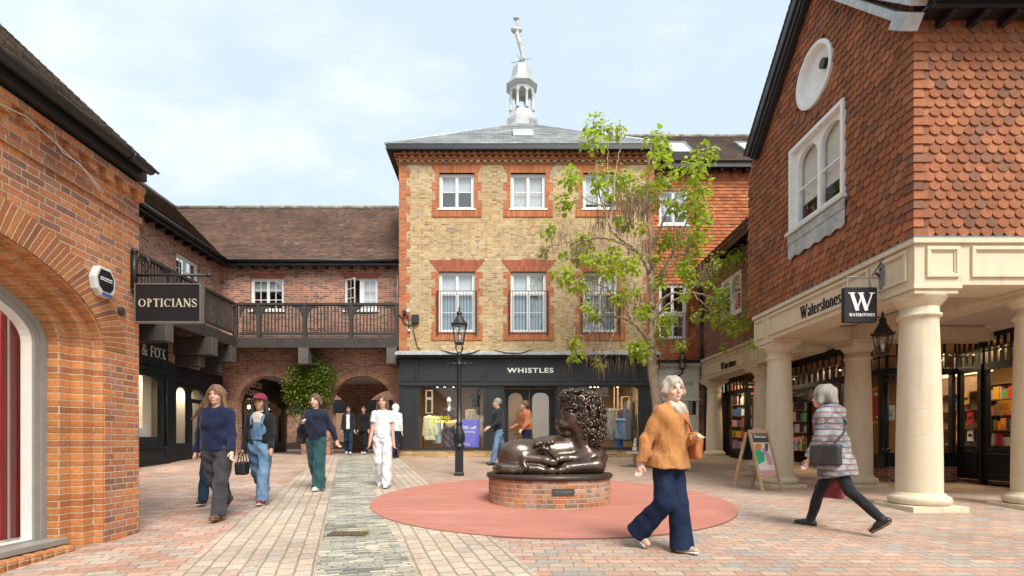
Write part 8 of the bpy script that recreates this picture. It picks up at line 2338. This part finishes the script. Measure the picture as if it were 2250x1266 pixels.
# woman in the navy jumper and the companion half hidden behind her
p3 = person('woman with long auburn hair, navy jumper and charcoal trousers walking near the brick corner', -3.57, 6.60, 1.655, 2,
    ((13, 4, 10), (-14, 34, -34)), ((14, 13, 8, 4), (-12, 17, 12, 4)),
    dict(trousers=dict(mat='charcoal', r=(.112, .085, .088), len=1.04, fold=.007), top=dict(mat='navy_knit', hem=.005, ex=.016, rhem=.135, bust=True, sl=.058, fold=.006),
         shoes=dict(mat='leather_brown', boot=True, name='boots', sole='sole_brown'), hair=dict(mat='hair_auburn', vol=.018, len=.24, spread=.06, blow=-.34), brow='hair_auburn'), lean=2, g=1.20, vox=.0085, skin_m=M['skin_pale'])
p4 = person('walker in dark jeans mostly hidden behind the woman in the navy jumper', -4.24, 7.75, 1.58, 5,
    ((-10, 14, -14), (16, 6, 6)), ((8, 8, 12, 0), (-8, 8, 10, 0)),
    dict(trousers=dict(mat='jeans_navy', r=(.098, .075, .070), len=1.06), top=dict(mat='dark_jacket', name='jacket', hem=-.02, ex=.02), shoes=dict(mat='leather_black', sole='shoe_white'), hair=dict(mat='hair_brown', len=.08)), vox=.010)
# woman in dungarees
p5 = person('woman in blue denim dungarees, black cardigan and dark red cap carrying a black handbag', -3.56, 7.75, 1.60, 4,
    ((14, 5, 10), (-16, 30, -30)), ((12, 10, 12, 4), (-4, 12, 14, 2)),
    dict(trousers=dict(mat='jeans_mid', name='dungarees', r=(.108, .090, .085), len=1.05, top=.36, fold=.006), top=dict(mat='black_wool', name='cardigan', hem=.06, ex=.010, open=True, sl=.056),
         shoes=dict(mat='shoe_red', sole='shoe_white'), hair=dict(mat='hair_black', vol=.012, len=.20, spread=.03)), vox=.009, skin_m=M['skin_tan'])
T = SDF(p5['head'] - .2, p5['head'] + .25, .008); T.ell(p5['head'] + [0, .015, .055], (.094, .112, .088), .02); T.ell(p5['head'] + [0, -.10, .055], (.07, .07, .014), .015); T.ell(p5['head'] + [0, -.04, -.06], (.12, .16, .10), .01, cut=True)
mesh_obj('cap', *T.mesh(), M['cap_red'], p5['root'], p5['xf'])
mb = MB()
for s_ in (-1, 1): mb.tube(bez([p5['ctr'](.34) + [s_ * .075, -.145, 0], p5['ctr'](.45) + [s_ * .085, -.115, 0], p5['ctr'](.535) + [s_ * .085, -.01, 0]], 10), .016, 6)
o = mb.build('dungaree_straps', M['jeans_mid'], p5['root'], True); o.data.transform(p5['xf'])
T = SDF(p5['ctr'](.1) - .3, p5['ctr'](.5) + .3, .010); T.cap(p5['ctr'](.34), p5['ctr'](.12), .127, .130, .03, sx=1.12, flat=.01); T.box(p5['ctr'](.40) + [0, .17, 0], (.4, .20, .4), .01, .01, cut=True)
mesh_obj('dungaree_bib', *T.mesh(), M['jeans_mid'], p5['root'], p5['xf'])
T = SDF(p5['lo'], p5['hi'], .011); T.cap(p5['ctr'](.44), p5['ctr'](.2), .118, .12, .03, sx=1.15); T.cap(p5['ctr'](.47), p5['ctr'](.53), .075, .06, .03)
mesh_obj('t_shirt', *T.mesh(), M['oatmeal'], p5['root'], p5['xf'])
h5 = p5['arm']['R'][2]; bag('small black handbag carried by the woman in denim dungarees', p5, h5 + [0, -.03, -.27], (.075, .10, .095), 'leather_black', handles=.13)
# green trousers
p6 = person('walker in a navy sweatshirt and wide teal green trousers, one hand raised to the chest', -3.24, 9.20, 1.66, -6,
    ((10, 4, 8), (-12, 24, -22)), ((-20, 20, 8, 0), (26, 10, 88, 46)),
    dict(trousers=dict(mat='teal_trouser', r=(.106, .100, .115), len=1.07, fold=.006), top=dict(mat='navy_sweat', name='sweatshirt', hem=.02, ex=.026, rhem=.135, sl=.064),
         shoes=dict(mat='shoe_white', sole='shoe_white'), hair=dict(mat='hair_brown', vol=.014, len=.05, bun=True)), lean=2, vox=.010, skin_m=M['skin_pale'])
bag('dark brown tote bag on the arm of the walker in teal trousers', p6, p6['ctr'](.08) + [-.27, .04, 0], (.06, .13, .14), 'bag_grey')
# girl in white
p7 = person('girl with long brown hair dressed all in white walking on the grey slate path', -2.15, 9.55, 1.655, 0,
    ((7, 4, 8), (-8, 16, -14)), ((4, 8, 8, 0), (6, 8, 6, 0)),
    dict(trousers=dict(mat='white_cotton', r=(.100, .088, .092), len=1.06, fold=.007), top=dict(mat='white_cotton', name='t_shirt', hem=.03, ex=.014, short=True, sl=.056),
         shoes=dict(mat='shoe_white', sole='shoe_white'), hair=dict(mat='hair_brown', vol=.012, len=.26, spread=.03)), g=.92, vox=.010, skin_m=M['skin'])
# two men in the archway
p8 = person('man in an open dark jacket over a white T-shirt standing in the right arch', -5.32, 18.3, 1.66, 8,
    ((9, 4, 6), (-9, 14, -10)), ((4, 8, 10, 0), (-8, 9, 14, 0)),
    dict(trousers=dict(mat='jeans_navy', r=(.098, .075, .068), len=1.05), top=dict(mat='dark_jacket', name='jacket', hem=-.03, ex=.024, open=True, sl=.062), shoes=dict(mat='shoe_white'), hair=dict(mat='hair_black', vol=.010)), vox=.013)
T = SDF(p8['lo'], p8['hi'], .013); T.cap(p8['ctr'](.42), p8['ctr'](.0), .124, .124, .03, sx=1.22, flat=.01); mesh_obj('t_shirt', *T.mesh(), M['white_cotton'], p8['root'], p8['xf'])
p9 = person('man dressed all in black standing in the right arch', -4.80, 18.35, 1.66, -4,
    ((7, 4, 6), (-7, 12, -8)), ((6, 7, 10, 0), (-4, 7, 10, 0)),
    dict(trousers=dict(mat='black_wool', r=(.100, .082, .078), len=1.05), top=dict(mat='black_wool', name='coat', hem=-.10, ex=.026, rhem=.16, sl=.062), shoes=dict(mat='shoe_white'), hair=dict(mat='hair_black', vol=.010)), vox=.013)
# white hooded walker seen from behind
p10 = person('walker in a white hooded jacket and navy trousers seen from behind by the right arch', -3.28, 16.4, 1.66, 160,
    ((12, 6, 4), (-16, 20, -20)), ((6, 9, 12, 0), (-8, 9, 10, 0)),
    dict(trousers=dict(mat='jeans_dark', r=(.094, .070, .062), len=1.05), top=dict(mat='hood_white', name='hooded_jacket', hem=-.02, ex=.034, rhem=.155, sl=.066), shoes=dict(mat='leather_black'), hair=dict(mat='hair_white', vol=.014)), vox=.012)
T = SDF(p10['head'] - .35, p10['head'] + .25, .012); T.ell(p10['head'] + [0, .03, .02], (.115, .125, .135), .03); T.cap(p10['head'] + [0, .06, -.08], p10['ctr'](.50) + [0, .08, 0], .09, .10, .04); T.ell(p10['head'] + [0, -.12, -.01], (.085, .09, .11), .02, cut=True)
mesh_obj('hood', *T.mesh(), M['hood_white'], p10['root'], p10['xf'])
# two by the shop door
p11 = person('man in a dark jacket and pale jeans walking past the grey shop doorway', -.05, 14.2, 1.79, -70,
    ((16, 6, 4), (-18, 26, -24)), ((12, 8, 50, 8), (6, 8, 46, 4)),
    dict(trousers=dict(mat='jeans_mid', r=(.100, .076, .072), len=1.06), top=dict(mat='dark_jacket', name='jacket', hem=-.03, ex=.030, rhem=.145, sl=.068), shoes=dict(mat='leather_black'), hair=dict(mat='hair_grey', vol=.008)), lean=3, vox=.011)
p12 = person('person in a rust orange padded jacket walking just behind the lion statue', .72, 14.9, 1.74, -64,
    ((14, 6, 4), (-16, 24, -22)), ((6, 9, 40, 6), (8, 9, 60, 10)),
    dict(trousers=dict(mat='jeans_dark', r=(.098, .078, .072), len=1.06), top=dict(mat='rust_jacket', name='padded_jacket', hem=.02, ex=.038, rhem=.15, sl=.074, fold=.012), shoes=dict(mat='shoe_taupe'), hair=dict(mat='hair_brown', vol=.014, len=.03)), lean=3, vox=.011)
